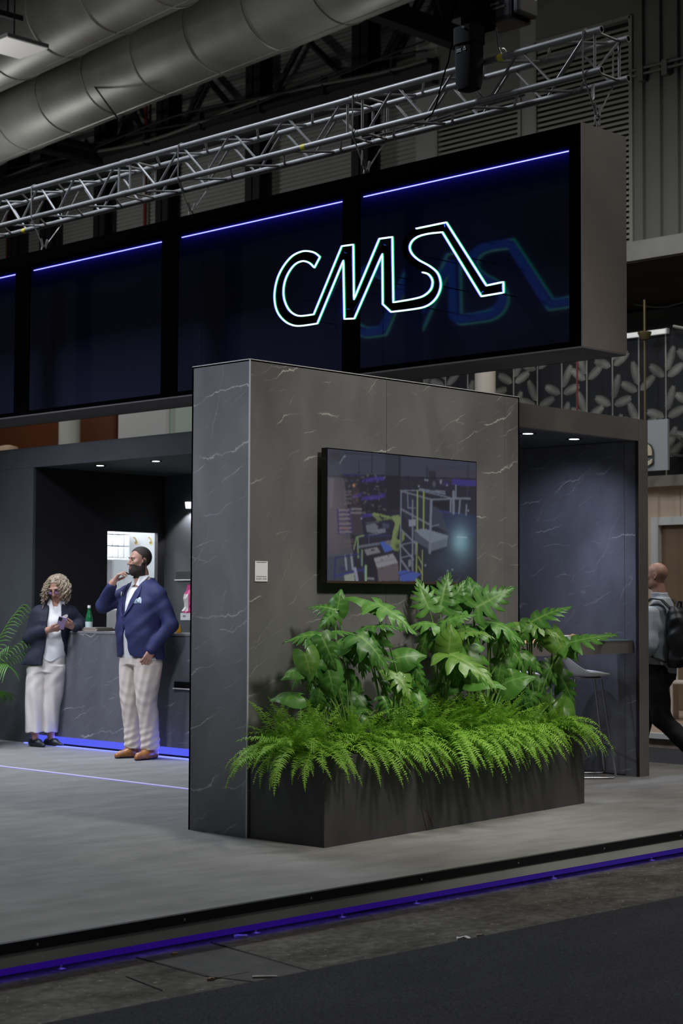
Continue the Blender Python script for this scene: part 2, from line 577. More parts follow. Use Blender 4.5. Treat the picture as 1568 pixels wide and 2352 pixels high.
for (x, y), l, w, h, c, lab in litter:
    p = at(x, y, 'z', FLOOR_Z + 0.004)
    d = Vector((0.74, -0.67, 0)) if l >= 0.06 else Vector((0.9, -0.3, 0))
    d.normalize()
    s = Vector((-d.y, d.x, 0))
    z0 = FLOOR_Z + 0.0085
    V, Fc = [], []
    rr = random.Random(x)
    for i in range(5):
        for j in range(3):
            q = V3(p) + d * (l * (i / 4 - 0.5)) + s * (w * (j / 2 - 0.5))
            V.append((q.x, q.y, z0 + 0.001 + h * rr.random() * (1 if 0 < i < 4 else 0.5)))
    V += [(a, b, FLOOR_Z + 0.0005) for a, b, c_ in V]
    for i in range(4):
        for j in range(2):
            a = i * 3 + j
            Fc.append((a, a + 3, a + 4, a + 1))
            Fc.append((a + 15, a + 16, a + 19, a + 18))
    ring = [0, 3, 6, 9, 12, 13, 14, 11, 8, 5, 2, 1]
    for i in range(12):
        a, b = ring[i], ring[(i + 1) % 12]
        Fc.append((a, b, b + 15, a + 15))
    o = part('floor_scrap', MB().add(V, Fc), mat('scrap', c, 0.8))
    tag(o, lab, 'litter')

# ---------------------------------------------------------------- TV wall (front wall of the booth)
WW, WL, WH = 0.518, 2.537, 2.80
wall = thing('wall_front', 'tall grey veined marble-look wall carrying the television', 'wall', (0, 0, 0), kind='structure')
part('core', MB().box((0.014, 0.014, 0.0), (WL - 0.014, WW - 0.014, WH - 0.004)), M['slate'], wall)
SEAM1, SEAM2 = 1.184, 2.378
for a, b in ((0.006, SEAM1 - 0.0015), (SEAM1 + 0.0015, SEAM2 - 0.001), (SEAM2 + 0.001, WL)):
    part('panel', MB().box((a, 0.0, 0.0), (b, 0.0135, WH)), M['marble'], wall)
part('panel', MB().box((0.0, 0.006, 0.0), (0.0135, WW, WH)), M['marble_cool_lit'], wall)
part('panel', MB().box((0.0, WW - 0.0135, 0.0), (WL, WW, WH)), M['slate'], wall)
part('panel', MB().box((WL - 0.0135, 0.0, 0.0), (WL, WW, WH)), M['slate'], wall)
part('panel', MB().box((0.0, 0.0, WH - 0.012), (WL, WW, WH + 0.001)), M['slate'], wall)
part('edge_trim', MB().box((-0.0015, -0.0015, 0), (0.006, 0.006, WH + 0.001)), M['alu_edge'], wall, label='thin bright aluminium corner strip')
part('edge_trim', MB().box((-0.001, 0.0, WH - 0.004), (0.004, WW, WH + 0.002)).box((0, -0.001, WH - 0.004), (WL, 0.004, WH + 0.0015)), M['alu_edge'], wall)

# ---------------------------------------------------------------- right bay: header, roof, partition, bar
HZ0, HZ1, HY = 2.668, 2.842, 0.44
PXI, PXO = 4.615, 4.745
hd = thing('wall_right', 'grey brown header board and marble partition closing the bar bay', 'wall', (PXO, HY, 0), kind='structure')
part('header', MB().box((WL + 0.003, HY, HZ0), (PXI - 0.002, HY + 0.06, HZ1)), M['board'], hd)
part('post', MB().box((PXI, HY, 0), (PXO, HY + 0.03, HZ1)), M['board'], hd)
part('shadow_gap', MB().box((PXI - 0.006, HY + 0.004, 0.0), (PXI + 0.001, HY + 0.028, HZ0)), M['black'], hd)
part('partition_core', MB().box((PXI + 0.012, HY + 0.03, 0.0), (PXO, 3.0, HZ1)), M['slate'], hd)
part('panel', MB().box((PXI, HY + 0.14, 0.012), (PXI + 0.012, 3.0, HZ0)), M['marble_c'], hd)
part('panel', MB().box((PXI, HY + 0.030, 0.0), (PXI + 0.012, HY + 0.137, HZ0)), M['marble_c'], hd)
part('skirting', MB().box((PXI - 0.004, HY + 0.14, 0.0), (PXI + 0.012, 3.0, 0.012)), M['dark_board'], hd)

rf = thing('ceiling_booth', 'dark soffit roofing the booth bays', 'ceiling', (3.5, 3.5, HZ0), kind='structure')
part('soffit', MB().box((WL + 0.02, HY + 0.06, HZ0 + 0.004), (PXI, 3.0, HZ1 - 0.01)), M['slate'], rf)
part('soffit', MB().box((3.03, 3.0, HZ0 + 0.004), (4.66, 6.36, HZ1)), M['slate'], rf)
part('back_board', MB().box((2.56, 2.96, 0), (4.62, 3.0, HZ1 - 0.01)), M['slate'], rf)

bar = thing('bar_counter', 'narrow grey bar counter with a glass top inside the right bay', 'counter', (3.6, 0.62, 0))
part('apron', MB().box((WL + 0.03, 0.50, 0.974), (PXI - 0.008, 0.56, 1.074)), M['board'], bar)
part('board', MB().box((WL + 0.03, 0.56, 1.03), (PXI - 0.008, 0.66, 1.074)), M['board'], bar)
part('glass_top', MB().box((WL + 0.03, 0.495, 1.0745), (PXI - 0.008, 0.665, 1.0845), bev=0.001),
     mat('green_glass', (0.55, 0.78, 0.74), 0.06, spec=0.6, trans=0.75), bar)

# ---------------------------------------------------------------- left bay: pillar, header, recess, doorway
LX = 3.0
LY = 6.36
BX = 4.655
lw = thing('wall_left', 'slate grey pillar and header framing the reception recess', 'wall', (LX, LY, 0), kind='structure')
part('pillar', MB().box((LX, LY, 0), (LX + 0.03, 9.0, 2.664)), M['slate'], lw)
part('header', MB().box((LX, 2.3, HZ0 - 0.002), (LX + 0.03, 9.0, 2.862)), M['slate'], lw)
part('header_return', MB().box((LX, 2.2, 0), (LX + 0.03, 3.2, HZ0 - 0.004)), M['slate'], lw)
# the side wall of the recess (dark) with the pantry doorway
DX0, DX1, DZ = 3.912, 4.565, 2.075
part('side_panel', MB().box((LX + 0.03, LY, 0), (DX0, LY + 0.05, HZ0)), M['dark_board'], lw)
part('side_panel', MB().box((DX0, LY, DZ), (BX, LY + 0.05, HZ0)), M['dark_board'], lw)
part('side_panel', MB().box((DX1, LY, 0), (BX, LY + 0.05, DZ)), M['dark_board'], lw)
part('back_panel', MB().box((BX, 2.9, 0), (BX + 0.05, LY + 0.05, 2.862)), M['slate'], lw)
part('roof_board', MB().box((LX + 0.03, LY + 0.05, HZ0), (5.6, 9.0, 2.85)), M['slate'], lw)
# the lit pantry behind the doorway
pw = thing('wall_pantry', 'white pantry walls seen through the doorway behind the counter', 'wall', (4.3, 7.2, 0), kind='structure')
M['pantry'] = mat('white_wall', (0.78, 0.8, 0.82), 0.6)
part('back_panel', MB().box((3.06, 7.5, 0), (5.6, 7.55, 2.66)), M['pantry'], pw)
part('side_panel', MB().box((5.55, 6.45, 0), (5.6, 7.5, 2.66)), M['pantry'], pw)
part('side_panel', MB().box((3.06, 6.45, 0), (3.10, 7.5, 2.66)), M['pantry'], pw)
part('side_panel', MB().box((4.71, 6.415, 0), (5.6, 6.45, 2.66)), M['pantry'], pw)
plamp = thing('pantry_lamp', 'white ceiling lamp lighting the pantry behind the doorway', 'lamp', (4.3, 6.8, 2.64))
part('lamp_body', MB().lathe([(0.16, 2.62), (0.16, 2.665)], (4.3, 6.8, 0), 24), M['white'], plamp)
part('lamp_lens', MB().lathe([(0.14, 2.612), (0.15, 2.619)], (4.3, 6.8, 0), 24), emis('lamp_lens', (1, 1, 1), 3), plamp)
pl = bpy.data.lights.new('pantry_light', 'POINT')
pl.energy = 75
pl.color = (0.93, 0.97, 1.0)
pl.shadow_soft_size = 0.14
plo = bpy.data.objects.new('pantry_light', pl)
COL.objects.link(plo)
plo.location = (4.3, 6.95, 2.5)


def on_pantry(x, y, off=0.0):
    return at(x, y, 'y', 7.5 - off)


# brass hooks on the pantry wall
for i, (x, y) in enumerate(((312, 1247), (346, 1247))):
    p = on_pantry(x, y)
    hk = thing('coat_hook', 'small brass coat hook on the white pantry wall', 'hook', tuple(p), group='brass hooks in the pantry')
    mb = MB().lathe([(0.018, -0.004), (0.018, 0.0)], (p[0], p[1], p[2]), 12, axis='y')
    part('plate', MB().lathe([(0.02, 0.002), (0.02, -0.006)], tuple(p), 12, axis='y'), mat('brass', (0.62, 0.47, 0.16), 0.3, 1), hk, True)
    part('prong', MB().tube([p, p + (-0.02, -0.04, 0.012), p + (-0.055, -0.06, 0.045), p + (-0.075, -0.055, 0.06)], [0.009, 0.009, 0.007, 0.009], 8),
         M['brass'] if 'brass' in M else bpy.data.materials['brass'], hk, True)
# wrapped towel pack on a wall shelf in the pantry
p0, p1 = on_pantry(240, 1222, 0.25), on_pantry(292, 1282, 0.25)
pk = thing('towel_pack', 'clear wrapped pack of white paper towels on the pantry shelf', 'paper towels', (p0[0], 7.25, p1[2]))
mbp = MB()
for i in range(4):
    for j in range(3):
        xa = p0[0] + (p1[0] - p0[0]) * i / 4
        xb = p0[0] + (p1[0] - p0[0]) * (i + 1) / 4
        za = p1[2] + (p0[2] + 0.1 - p1[2]) * j / 3
        zb = p1[2] + (p0[2] + 0.1 - p1[2]) * (j + 1) / 3
        part('towel_bundle', MB().box((xa + 0.004, 7.2, za + 0.003), (xb - 0.004, 7.48, zb - 0.003), bev=0.012), mat('wrapped_white', (0.66, 0.68, 0.72), 0.25), pk)
sh = thing('pantry_shelf', 'thin white bracket shelf under the towel pack', 'shelf', (p0[0], 7.4, p1[2] - 0.03))
part('board', MB().box((p0[0] - 0.3, 7.18, p1[2] - 0.022), (p1[0] + 0.02, 7.5, p1[2])), M['white'], sh)
part('bracket', MB().box(((p0[0] + p1[0]) / 2 - 0.01, 7.3, p1[2] - 0.5), ((p0[0] + p1[0]) / 2 + 0.01, 7.5, p1[2] - 0.022)), M['alu_edge'], sh)
# pantry fridge-like white cabinet (bright patch below the man's elbow)
q0, q1 = at(246, 1398, 'y', 6.8), at(292, 1452, 'y', 6.8)
fr = thing('pantry_cabinet', 'white cabinet standing in the pantry behind the counter', 'cabinet', ((q0[0] + q1[0]) / 2, 7.1, 0))
part('body', MB().box((q0[0] - 0.25, 6.8, 0.0), (q1[0] + 0.02, 7.48, q0[2]), bev=0.01), mat('cabinet_white', (0.8, 0.82, 0.83), 0.3), fr)
part('door', MB().box((q0[0] - 0.24, 6.78, 0.03), (q1[0] + 0.01, 6.799, q0[2] - 0.01), bev=0.006), mat('cabinet_door', (0.82, 0.84, 0.85), 0.3), fr)
part('handle', MB().tube([(q1[0] - 0.03, 6.76, q0[2] - 0.25), (q1[0] - 0.03, 6.75, q0[2] - 0.2), (q1[0] - 0.03, 6.76, q0[2] - 0.05)], 0.008), M['steel'], fr)

# reception counter
CZ = 1.088
ct = thing('reception_counter', 'long dark marble-look reception counter with glowing blue toe kick', 'counter', (LX + 0.2, 5.0, 0))
part('front_panel', MB().box((LX, 2.4, 0.088), (LX + 0.02, LY - 0.003, CZ - 0.02)), M['marble_c'], ct)
part('carcass', MB().box((LX + 0.02, 2.4, 0.088), (LX + 0.42, LY - 0.003, CZ - 0.02)), M['dark_board'], ct)
part('plinth', MB().box((LX + 0.06, 2.4, 0.0), (LX + 0.40, LY - 0.003, 0.088)), M['dark_board'], ct)
part('worktop', MB().box((LX - 0.004, 2.4, CZ - 0.02), (LX + 0.45, LY - 0.003, CZ), bev=0.002), mat('grey_worktop', (0.2, 0.2, 0.21), 0.35), ct)
part('toe_light', MB().box((LX + 0.035, 2.4, 0.02), (LX + 0.06, LY - 0.003, 0.085)), emis('toe_blue', (0.10, 0.13, 1.0), 0.85), ct, label='glowing blue toe kick')
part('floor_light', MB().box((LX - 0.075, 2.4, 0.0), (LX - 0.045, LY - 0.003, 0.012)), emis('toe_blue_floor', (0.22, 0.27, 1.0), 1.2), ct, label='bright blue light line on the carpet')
tl = bpy.data.lights.new('toe_light', 'AREA')
tl.shape = 'RECTANGLE'
tl.size, tl.size_y = 0.05, 3.8
tl.energy = 8
tl.color = (0.12, 0.14, 1.0)
tlo = bpy.data.objects.new('toe_light', tl)
COL.objects.link(tlo)
tlo.location = (LX + 0.028, 4.4, 0.055)
tlo.rotation_euler = (0, math.radians(90), 0)   # faces -X
# niches with lit lower lip
for (x0, x1, y0, y1, pl_, lab, par) in ((402, 440, 1565, 1582, LX, 'black slot with a pale lower lip in the counter front', 'slot_niche'),
                                        (405.5, 440, 1313, 1331, BX, 'black slot with a pale lower lip in the wall above the counter', 'slot_niche')):
    a, b = at(x0, y0, 'x', pl_), at(x1, y1, 'x', pl_)
    ya, yb = a[1], b[1] - 0.35
    za, zb = (a[2]), (b[2])
    nn = thing('slot_niche', lab, 'niche', (pl_, (ya + yb) / 2, zb))
    part('box', MB().box((pl_ - 0.012, yb, zb), (pl_ + 0.004, ya, za)), M['gloss_black'], nn)
    part('lip', MB().box((pl_ - 0.03, yb, zb - 0.008), (pl_ - 0.002, ya, zb)), M['white'], nn)


def downlight(p, lab, grp, e, col=(1, 1, 1), r=0.035, ang=95, aim=None):
    d = thing('recessed_downlight', lab, 'downlight', tuple(p), group=grp)
    part('ring', MB().lathe([(r * 1.7, p[2] - 0.003), (r * 1.7, p[2] + 0.01), (r * 1.02, p[2] + 0.01), (r * 1.02, p[2] - 0.003)], (p[0], p[1], 0), 20), M['gloss_black'], d)
    part('lens', MB().lathe([(r * 1.0, p[2] - 0.004), (r * 1.0, p[2] + 0.004)], (p[0], p[1], 0), 20), emis('downlight_lens', (0.93, 0.97, 1), 4), d)
    spot_light('downlight_beam', (p[0], p[1], p[2] - 0.02), aim or (p[0], p[1], 0), e, ang, 0.8, col, 0.03)


for x, y in ((230, 1069), (358, 1059)):
    downlight(at(x, y, 'z', HZ0 + 0.002), 'small round downlight in the dark soffit over the reception counter', 'downlights over the counter', 9, (0.9, 0.94, 1))
for x, y in ((1212, 995.5), (1318, 1008)):
    downlight(at(x, y, 'z', HZ0 + 0.003), 'small round downlight in the soffit of the bar bay', 'downlights over the bar', 42 if x < 1300 else 50, (0.70, 0.74, 1), r=0.04, ang=90 if x < 1300 else 62, aim=(4.75, 1.15, 1.25) if x < 1300 else (4.36, 0.82, 0.85))

# wall lamp on the back wall
p = at(433, 1160, 'x', BX - 0.05)
wl = thing('wall_spotlight', 'small glowing white spotlight on the dark back wall', 'lamp', tuple(p))
part('body', MB().lathe([(0.03, -0.035), (0.038, 0.03), (0.03, 0.032)], tuple(p), 18), emis('spot_white', (0.95, 0.98, 1), 1.1, (0.7, 0.7, 0.7)), wl, True)
part('bracket', MB().tube([p + (0.0, 0, 0), p + (0.06, 0, 0)], 0.01), M['steel'], wl)
wll = bpy.data.lights.new('wall_spotlight_beam', 'SPOT')
wll.energy = 14
wll.spot_size = math.radians(100)
wll.spot_blend = 0.15
wll.shadow_soft_size = 0.02
wlo = bpy.data.objects.new('wall_spotlight_beam', wll)
COL.objects.link(wlo)
wlo.location = tuple(p + (-0.06, -0.02, -0.04))
wlo.rotation_euler = (Vector((0.35, 0.12, -1))).to_track_quat('-Z', 'Y').to_euler()

# things on the counter and shelf
p = at(204, 1447, 'x', LX + 0.14)
bt = thing('water_bottle', 'green glass water bottle with white cap on the counter', 'bottle', (p[0], p[1], CZ))
part('glass', MB().lathe([(0.030, 0.0), (0.0335, 0.006), (0.0335, 0.115), (0.030, 0.135), (0.018, 0.175), (0.0135, 0.2), (0.0135, 0.222)], (p[0], p[1], CZ), 20),
     mat('green_bottle', (0.02, 0.22, 0.08), 0.08, spec=0.7, trans=0.35), bt, True)
part('cap', MB().lathe([(0.0155, 0.215), (0.0155, 0.238), (0.014, 0.24)], (p[0], p[1], CZ), 16), M['white'], bt, True)
part('label', MB().lathe([(0.0338, 0.02), (0.0342, 0.022), (0.0342, 0.085), (0.0338, 0.087)], (p[0], p[1], CZ), 20), mat('bottle_label', (0.55, 0.66, 0.66), 0.6), bt, True)
a, b = at(213, 1447, 'x', LX + 0.2), at(251, 1447, 'x', LX + 0.2)
rows = [((0.32, 0.27, 0.235), 0.012, 0.0, 'dark brown menu folder at the bottom of the counter stack'),
        ((0.24, 0.2, 0.175), 0.011, 0.015, 'brown menu folder in the middle of the counter stack'),
        ((0.3, 0.27, 0.25), 0.010, 0.05, 'pale brown menu folder on top of the counter stack')]
z = CZ
for i, (c, h, inset, lab) in enumerate(rows):
    mf = thing('menu_folder', lab, 'folder', (LX + 0.2, (a[1] + b[1]) / 2, z), group='menu folders on the counter')
    y0, y1 = b[1] + inset + 0.01 * (i == 0), a[1] - inset * 0.3
    part('cover', MB().box((LX + 0.06 + 0.01 * i, y0, z), (LX + 0.28, y1, z + h), bev=0.002), mat('folder_brown', c, 0.6), mf)
    part('pages', MB().box((LX + 0.065 + 0.01 * i, y0 - 0.002, z + 0.003), (LX + 0.275, y1 - 0.01, z + h - 0.003)), M['black'], mf)
    z += h + 0.0005
p = at(409, 1452, 'x', LX + 0.2)
oc = part('sauce_carton', MB().lathe([(0.030, 0), (0.030, 0.01), (0.012, 0.07), (0.010, 0.075)], (p[0], p[1] - 0.01, CZ), 4), mat('orange_card', (0.9, 0.42, 0.01), 0.5))
tag(oc, 'small bright orange carton standing on the counter', 'carton')
zs = at(430, 1424, 'x', 4.5)[2]
yb = at(431, 1415, 'x', 4.5)[1]
sf = thing('wall_shelf', 'dark thin wall shelf holding the white box and pink bag', 'shelf', (4.55, yb, zs))
part('board', MB().box((4.38, yb - 0.5, zs - 0.012), (BX, yb - 0.02, zs)), M['slate'], sf)
wb = thing('white_box', 'small white box with a faint mark under the pink bag', 'box', (4.45, yb - 0.06, zs))
part('carton', MB().box((4.42, yb - 0.16, zs), (4.52, yb + 0.02, zs + 0.07), bev=0.003), M['white'], wb)
part('printed_mark', MB().box((4.4185, yb - 0.06, zs + 0.03), (4.4197, yb - 0.02, zs + 0.05)), M['grey_ink'], wb)
bgm = MB()
z0 = zs + 0.0705
me = []
rr = random.Random(3)
prof = [(0.02, 0.30), (0.035, 0.24), (0.06, 0.20), (0.075, 0.15), (0.06, 0.10), (0.055, 0.06), (0.085, 0.02), (0.08, 0.0)]
bag = thing('pink_bag', 'crumpled pink and white plastic bag on the white box', 'bag', (4.47, yb - 0.05, z0))
seg = 14
V, Fc, mi = [], [], []
for i, (r, h) in enumerate(prof[::-1]):
    for k in range(seg):
        a_ = 2 * math.pi * k / seg
        q = r * (1 + 0.22 * rr.uniform(-1, 1))
        V.append((4.47 + q * math.cos(a_) * 0.6, yb - 0.055 + q * math.sin(a_), z0 + h * 0.95))
for i in range(len(prof) - 1):
    for k in range(seg):
        k2 = (k + 1) % seg
        Fc.append((i * seg + k, i * seg + k2, (i + 1) * seg + k2, (i + 1) * seg + k))
fm = MB()
for i, f in enumerate(Fc):
    fm.add([V[q] for q in f], [(0, 1, 2, 3)], 0 if ((i // seg) in (0, 5, 6) or (i % seg) in (8, 9, 10, 11, 12)) else 1)
fme = fm.mesh('film', [mat('pink_film', (0.75, 0.07, 0.28), 0.35), mat('white_film', (0.75, 0.7, 0.68), 0.4)])
bm = bmesh.new()
bm.from_mesh(fme)
bmesh.ops.remove_doubles(bm, verts=bm.verts[:], dist=1e-5)
bm.to_mesh(fme)
bm.free()
link('film', fme, bag)

# ---------------------------------------------------------------- planter
PA = np.array([0.042, -0.593])
PANG = math.atan2(0.273, 2.802)
PL, PWID, PH = 2.815, 0.55, 0.502
ex = np.array([math.cos(PANG), math.sin(PANG)])
ey = np.array([-math.sin(PANG), math.cos(PANG)])


def pl_pt(s, t, z=0.0):
    q = PA + ex * s + ey * t
    return np.array([q[0], q[1], z])


PMAT = Matrix(((ex[0], ey[0], 0, PA[0]), (ex[1], ey[1], 0, PA[1]), (0, 0, 1, 0), (0, 0, 0, 1)))
PC = [PA, np.array([2.844, -0.32]), np.array([2.815, -0.012]), np.array([0.016, -0.012])]


def pl_dep(s_):
    """inner width of the planter at length s"""
    return 0.575 - 0.1005 * s_


pt_ = thing('planter_box', 'long anthracite planter box full of ferns below the television', 'planter', (PA[0], PA[1], 0))
def slab(a, b, nm, th=0.02):
    d = (b - a) / np.linalg.norm(b - a)
    n = np.array([-d[1], d[0]]) * th
    P = [a, b, b + n - d * th, a + n + d * th]
    return part(nm, MB().prism([(q[0], q[1], 0.0) for q in P], (0, 0, PH)), M['planter'], pt_)
slab(PC[0], PC[1], 'front_panel')
slab(PC[1], PC[2], 'end_panel')
slab(PC[2], PC[3], 'back_panel')
slab(PC[3], PC[0], 'end_panel')
cen = sum(PC) / 4
part('soil', MB().prism([tuple(cen + (q - cen) * np.array([0.985, 0.9])) + (0.30,) for q in PC], (0, 0, 0.14)), M['soil'], pt_)

# ---------------------------------------------------------------- card with scan me
a, b = at(584, 1288.5, 'y', 0.0), at(613, 1336, 'y', 0.0)
cd = thing('scan_card', 'white card reading scan me on the marble wall beside the corner', 'sign', (a[0], 0, b[2]))
part('card', MB().box((a[0], -0.006, b[2]), (b[0], -0.0002, a[2]), bev=0.0015), M['paper'], cd)
w, h = b[0] - a[0], a[2] - b[2]
part('printed_line', MB().box((a[0] + 0.11 * w, -0.0068, a[2] - 0.068 * h), (b[0] - 0.11 * w, -0.0055, a[2] - 0.045 * h)), M['ink'], cd)
part('printed_line', MB().box((a[0] + 0.11 * w, -0.0068, a[2] - 0.755 * h), (b[0] - 0.11 * w, -0.0055, a[2] - 0.735 * h)), M['ink'], cd)


def text_part(s, size, matx, mats, parent, ext=0.0004, name='lettering', bold=0.0):
    cu = bpy.data.curves.new(name, 'FONT')
    cu.body = s
    cu.size = size
    cu.extrude = ext
    cu.offset = bold
    cu.align_x = 'CENTER'
    tmp = bpy.data.objects.new(name, cu)
    COL.objects.link(tmp)
    dg = bpy.context.evaluated_depsgraph_get()
    me_ = bpy.data.meshes.new_from_object(tmp.evaluated_get(dg))
    bpy.data.objects.remove(tmp)
    me_.transform(matx)
    me_.materials.clear()
    me_.materials.append(mats)
    return link(name, me_, parent)


text_part('scan me', 0.026, Matrix.Translation(((a[0] + b[0]) / 2, -0.0066, a[2] - 0.91 * h)) @ Matrix.Rotation(math.pi / 2, 4, 'X'), M['grey_ink'], cd)

# ---------------------------------------------------------------- television with the factory film
TX0, TX1, TZ0, TZ1, TY = 0.567, 1.980, 1.497, 2.305, -0.08
tv = thing('television', 'large flat television showing a yellow robot arm in a factory', 'television', (1.27, -0.04, TZ0))
part('bezel', MB().box((TX0 - 0.004, TY + 0.002, TZ0 - 0.008), (TX1 + 0.004, TY + 0.045, TZ1 + 0.004), bev=0.002), M['gloss_black'], tv)
part('mount', MB().box((1.05, TY + 0.045, 1.7), (1.5, -0.0002, 2.1)), M['black'], tv)
part('chin', MB().box((TX0, TY - 0.002, TZ0 - 0.010), (TX1, TY + 0.004, TZ0 + 0.004)), mat('bronze_chin', (0.10, 0.07, 0.05), 0.3, 0.6), tv)

NX, NZ = 336, 192
GX, GZ = np.meshgrid(np.linspace(TX0 + 0.003, TX1 - 0.003, NX), np.linspace(TZ0 + 0.004, TZ1 - 0.003, NZ), indexing='ij')
# photo-zoom pixel of every screen point, to draw the film in the sketch's own units
_d = np.stack([GX, np.full_like(GX, TY), GZ], -1) - CAM
_w = _d @ CF
SXp = (784 + F_PX * (_d @ CR) / _w - 730) * 4.0205
SYp = (1176 - F_PX * (_d @ CU) / _w - 1010) * 4.0205
IMG = np.zeros((NX, NZ, 3))


def lin(c):
    c = np.array(c, float) / 255
    return np.where(c <= 0.04045, c / 12.92, ((c + 0.055) / 1.055) ** 2.4)


def smooth(e0, e1, x):
    t = np.clip((x - e0) / (e1 - e0), 0, 1)
    return t * t * (3 - 2 * t)


def paint(mask, c, a=1.0):
    m = (mask * a)[..., None]
    IMG[:] = IMG * (1 - m) + lin(c) * m


def poly(pts, c, a=1.0):
    ins = np.zeros(SXp.shape, bool)
    n = len(pts)
    for i in range(n):
        x0, y0 = pts[i]
        x1, y1 = pts[(i + 1) % n]
        if y0 == y1:
            continue
        cr = ((y0 > SYp) != (y1 > SYp)) & (SXp < (x1 - x0) * (SYp - y0) / (y1 - y0) + x0)
        ins ^= cr
    paint(ins.astype(float), c, a)


def seg(p, q, w, c, a=1.0):
    px, py, qx, qy = *p, *q
    dx, dy = qx - px, qy - py
    t = np.clip(((SXp - px) * dx + (SYp - py) * dy) / (dx * dx + dy * dy + 1e-9), 0, 1)
    d = np.hypot(SXp - px - t * dx, SYp - py - t * dy)
    paint(1 - smooth(w * 0.5 - 1.2, w * 0.5 + 1.8, d), c, a)


def glow(cx, cy, rx, ry, c, a):
    d = ((SXp - cx) / rx) ** 2 + ((SYp - cy) / ry) ** 2
    paint(np.exp(-d * 2.0), c, a)


paint(np.ones_like(SXp), (34, 34, 42))
paint(smooth(1400, 500, SYp) * 0.6, (38, 37, 46))
poly([(80, 80), (620, 120), (620, 320), (90, 330)], (58, 64, 80))
poly([(620, 130), (760, 150), (760, 330), (620, 330)], (45, 49, 62))
poly([(765, 150), (1460, 200), (1460, 375), (765, 345)], (57, 63, 80))
poly([(1090, 250), (1460, 265), (1460, 380), (1090, 370)], (62, 60, 74))
glow(160, 150, 90, 80, (50, 40, 38), 0.7)
glow(140, 700, 130, 520, (104, 98, 104), 0.75)
poly([(85, 340), (240, 350), (310, 1000), (330, 1060), (85, 1080)], (100, 95, 102), 0.55)
poly([(95, 350), (150, 360), (130, 620), (100, 640)], (120, 114, 122), 0.5)
poly([(85, 1060), (330, 1050), (330, 1310), (85, 1310)], (64, 80, 94), 0.6)
for x0, y0, x1, y1, w_, c_ in ((240, 120, 620, 150, 8, (38, 38, 46)), (500, 130, 495, 300, 9, (36, 36, 44)), (375, 210, 380, 310, 6, (40, 40, 50)),
                               (330, 210, 620, 165, 4, (40, 42, 52)), (750, 150, 748, 460, 14, (26, 26, 32)), (1005, 250, 1005, 350, 10, (36, 36, 46)),
                               (1385, 230, 1380, 520, 13, (48, 50, 62)), (620, 340, 1460, 365, 14, (28, 26, 34)), (1000, 268, 1380, 255, 3, (44, 46, 58)),
                               (200, 220, 235, 160, 6, (130, 130, 140)), (830, 330, 832, 460, 10, (28, 28, 34)), (890, 380, 892, 460, 8, (28, 28, 34))):
    seg((x0, y0), (x1, y1), w_, c_)
poly([(1020, 285), (1085, 288), (1085, 345), (1020, 342)], (42, 38, 40))
poly([(620, 330), (760, 340), (760, 640), (640, 640)], (24, 24, 30))
poly([(390, 320), (620, 330), (660, 700), (390, 690)], (30, 29, 38))
# violet banded machine
for pts in ([(405, 365), (520, 345), (615, 340), (612, 375), (500, 388), (405, 395)], [(400, 530), (520, 512), (622, 492), (622, 528), (520, 555), (400, 562)],
            [(400, 690), (500, 678), (520, 705), (400, 720)], [(1235, 362), (1458, 375), (1458, 430), (1235, 420)], [(320, 515), (400, 490), (400, 520), (320, 545)]):
    poly(pts, (52, 36, 128))
poly([(235, 315), (400, 320), (400, 340), (235, 335)], (40, 34, 90))
rs = random.Random(5)
for i in range(150):
    x, y = rs.uniform(240, 640), rs.uniform(300, 700)
    c_ = rs.choice([(70, 66, 78), (92, 88, 92), (20, 20, 26), (60, 58, 50), (40, 36, 80), (104, 96, 92), (24, 22, 30), (28, 26, 36)])
    seg((x, y), (x + rs.uniform(-22, 22), y + rs.uniform(-10, 10)), rs.uniform(5, 16), c_, 0.75)
glow(330, 422, 14, 18, (235, 150, 90), 0.9)
glow(345, 520, 40, 120, (120, 90, 70), 0.25)
# pallets of parts in the aisle
for i, y in enumerate((660, 700, 740, 785, 825, 860)):
    poly([(190 + i * 3, y - 18), (292 + i * 3, y - 20), (300 + i * 3, y), (190, y + 2)], (128, 118, 124), 0.75)
    seg((180, y + 8), (312, y + 2), 8, (58, 44, 108), 0.8)
seg((178, 640), (190, 870), 10, (58, 44, 108))
seg((292, 630), (318, 860), 10, (58, 44, 108))
seg((215, 818), (262, 815), 14, (150, 92, 74), 0.8)
for y in (480, 510, 545, 590):
    seg((245, y), (305, y - 4), 14, (104, 98, 100), 0.7)
for y in (640, 675):
    seg((310, y), (395, y), 20, (122, 118, 122), 0.8)
for y in (930, 950, 985):
    seg((245, y), (325, y - 6), 12, (112, 92, 88), 0.5)
poly([(305, 690), (400, 690), (415, 880), (325, 880)], (66, 60, 62), 0.8)
poly([(400, 730), (700, 720), (700, 900), (420, 905)], (34, 34, 48))
poly([(440, 790), (520, 770), (555, 800), (540, 870), (450, 850)], (112, 116, 128), 0.8)
poly([(540, 830), (620, 815), (625, 855), (550, 870)], (120, 124, 140), 0.8)
poly([(590, 770), (655, 775), (655, 815), (600, 825)], (64, 66, 92))
seg((450, 770), (560, 760), 18, (70, 70, 82))
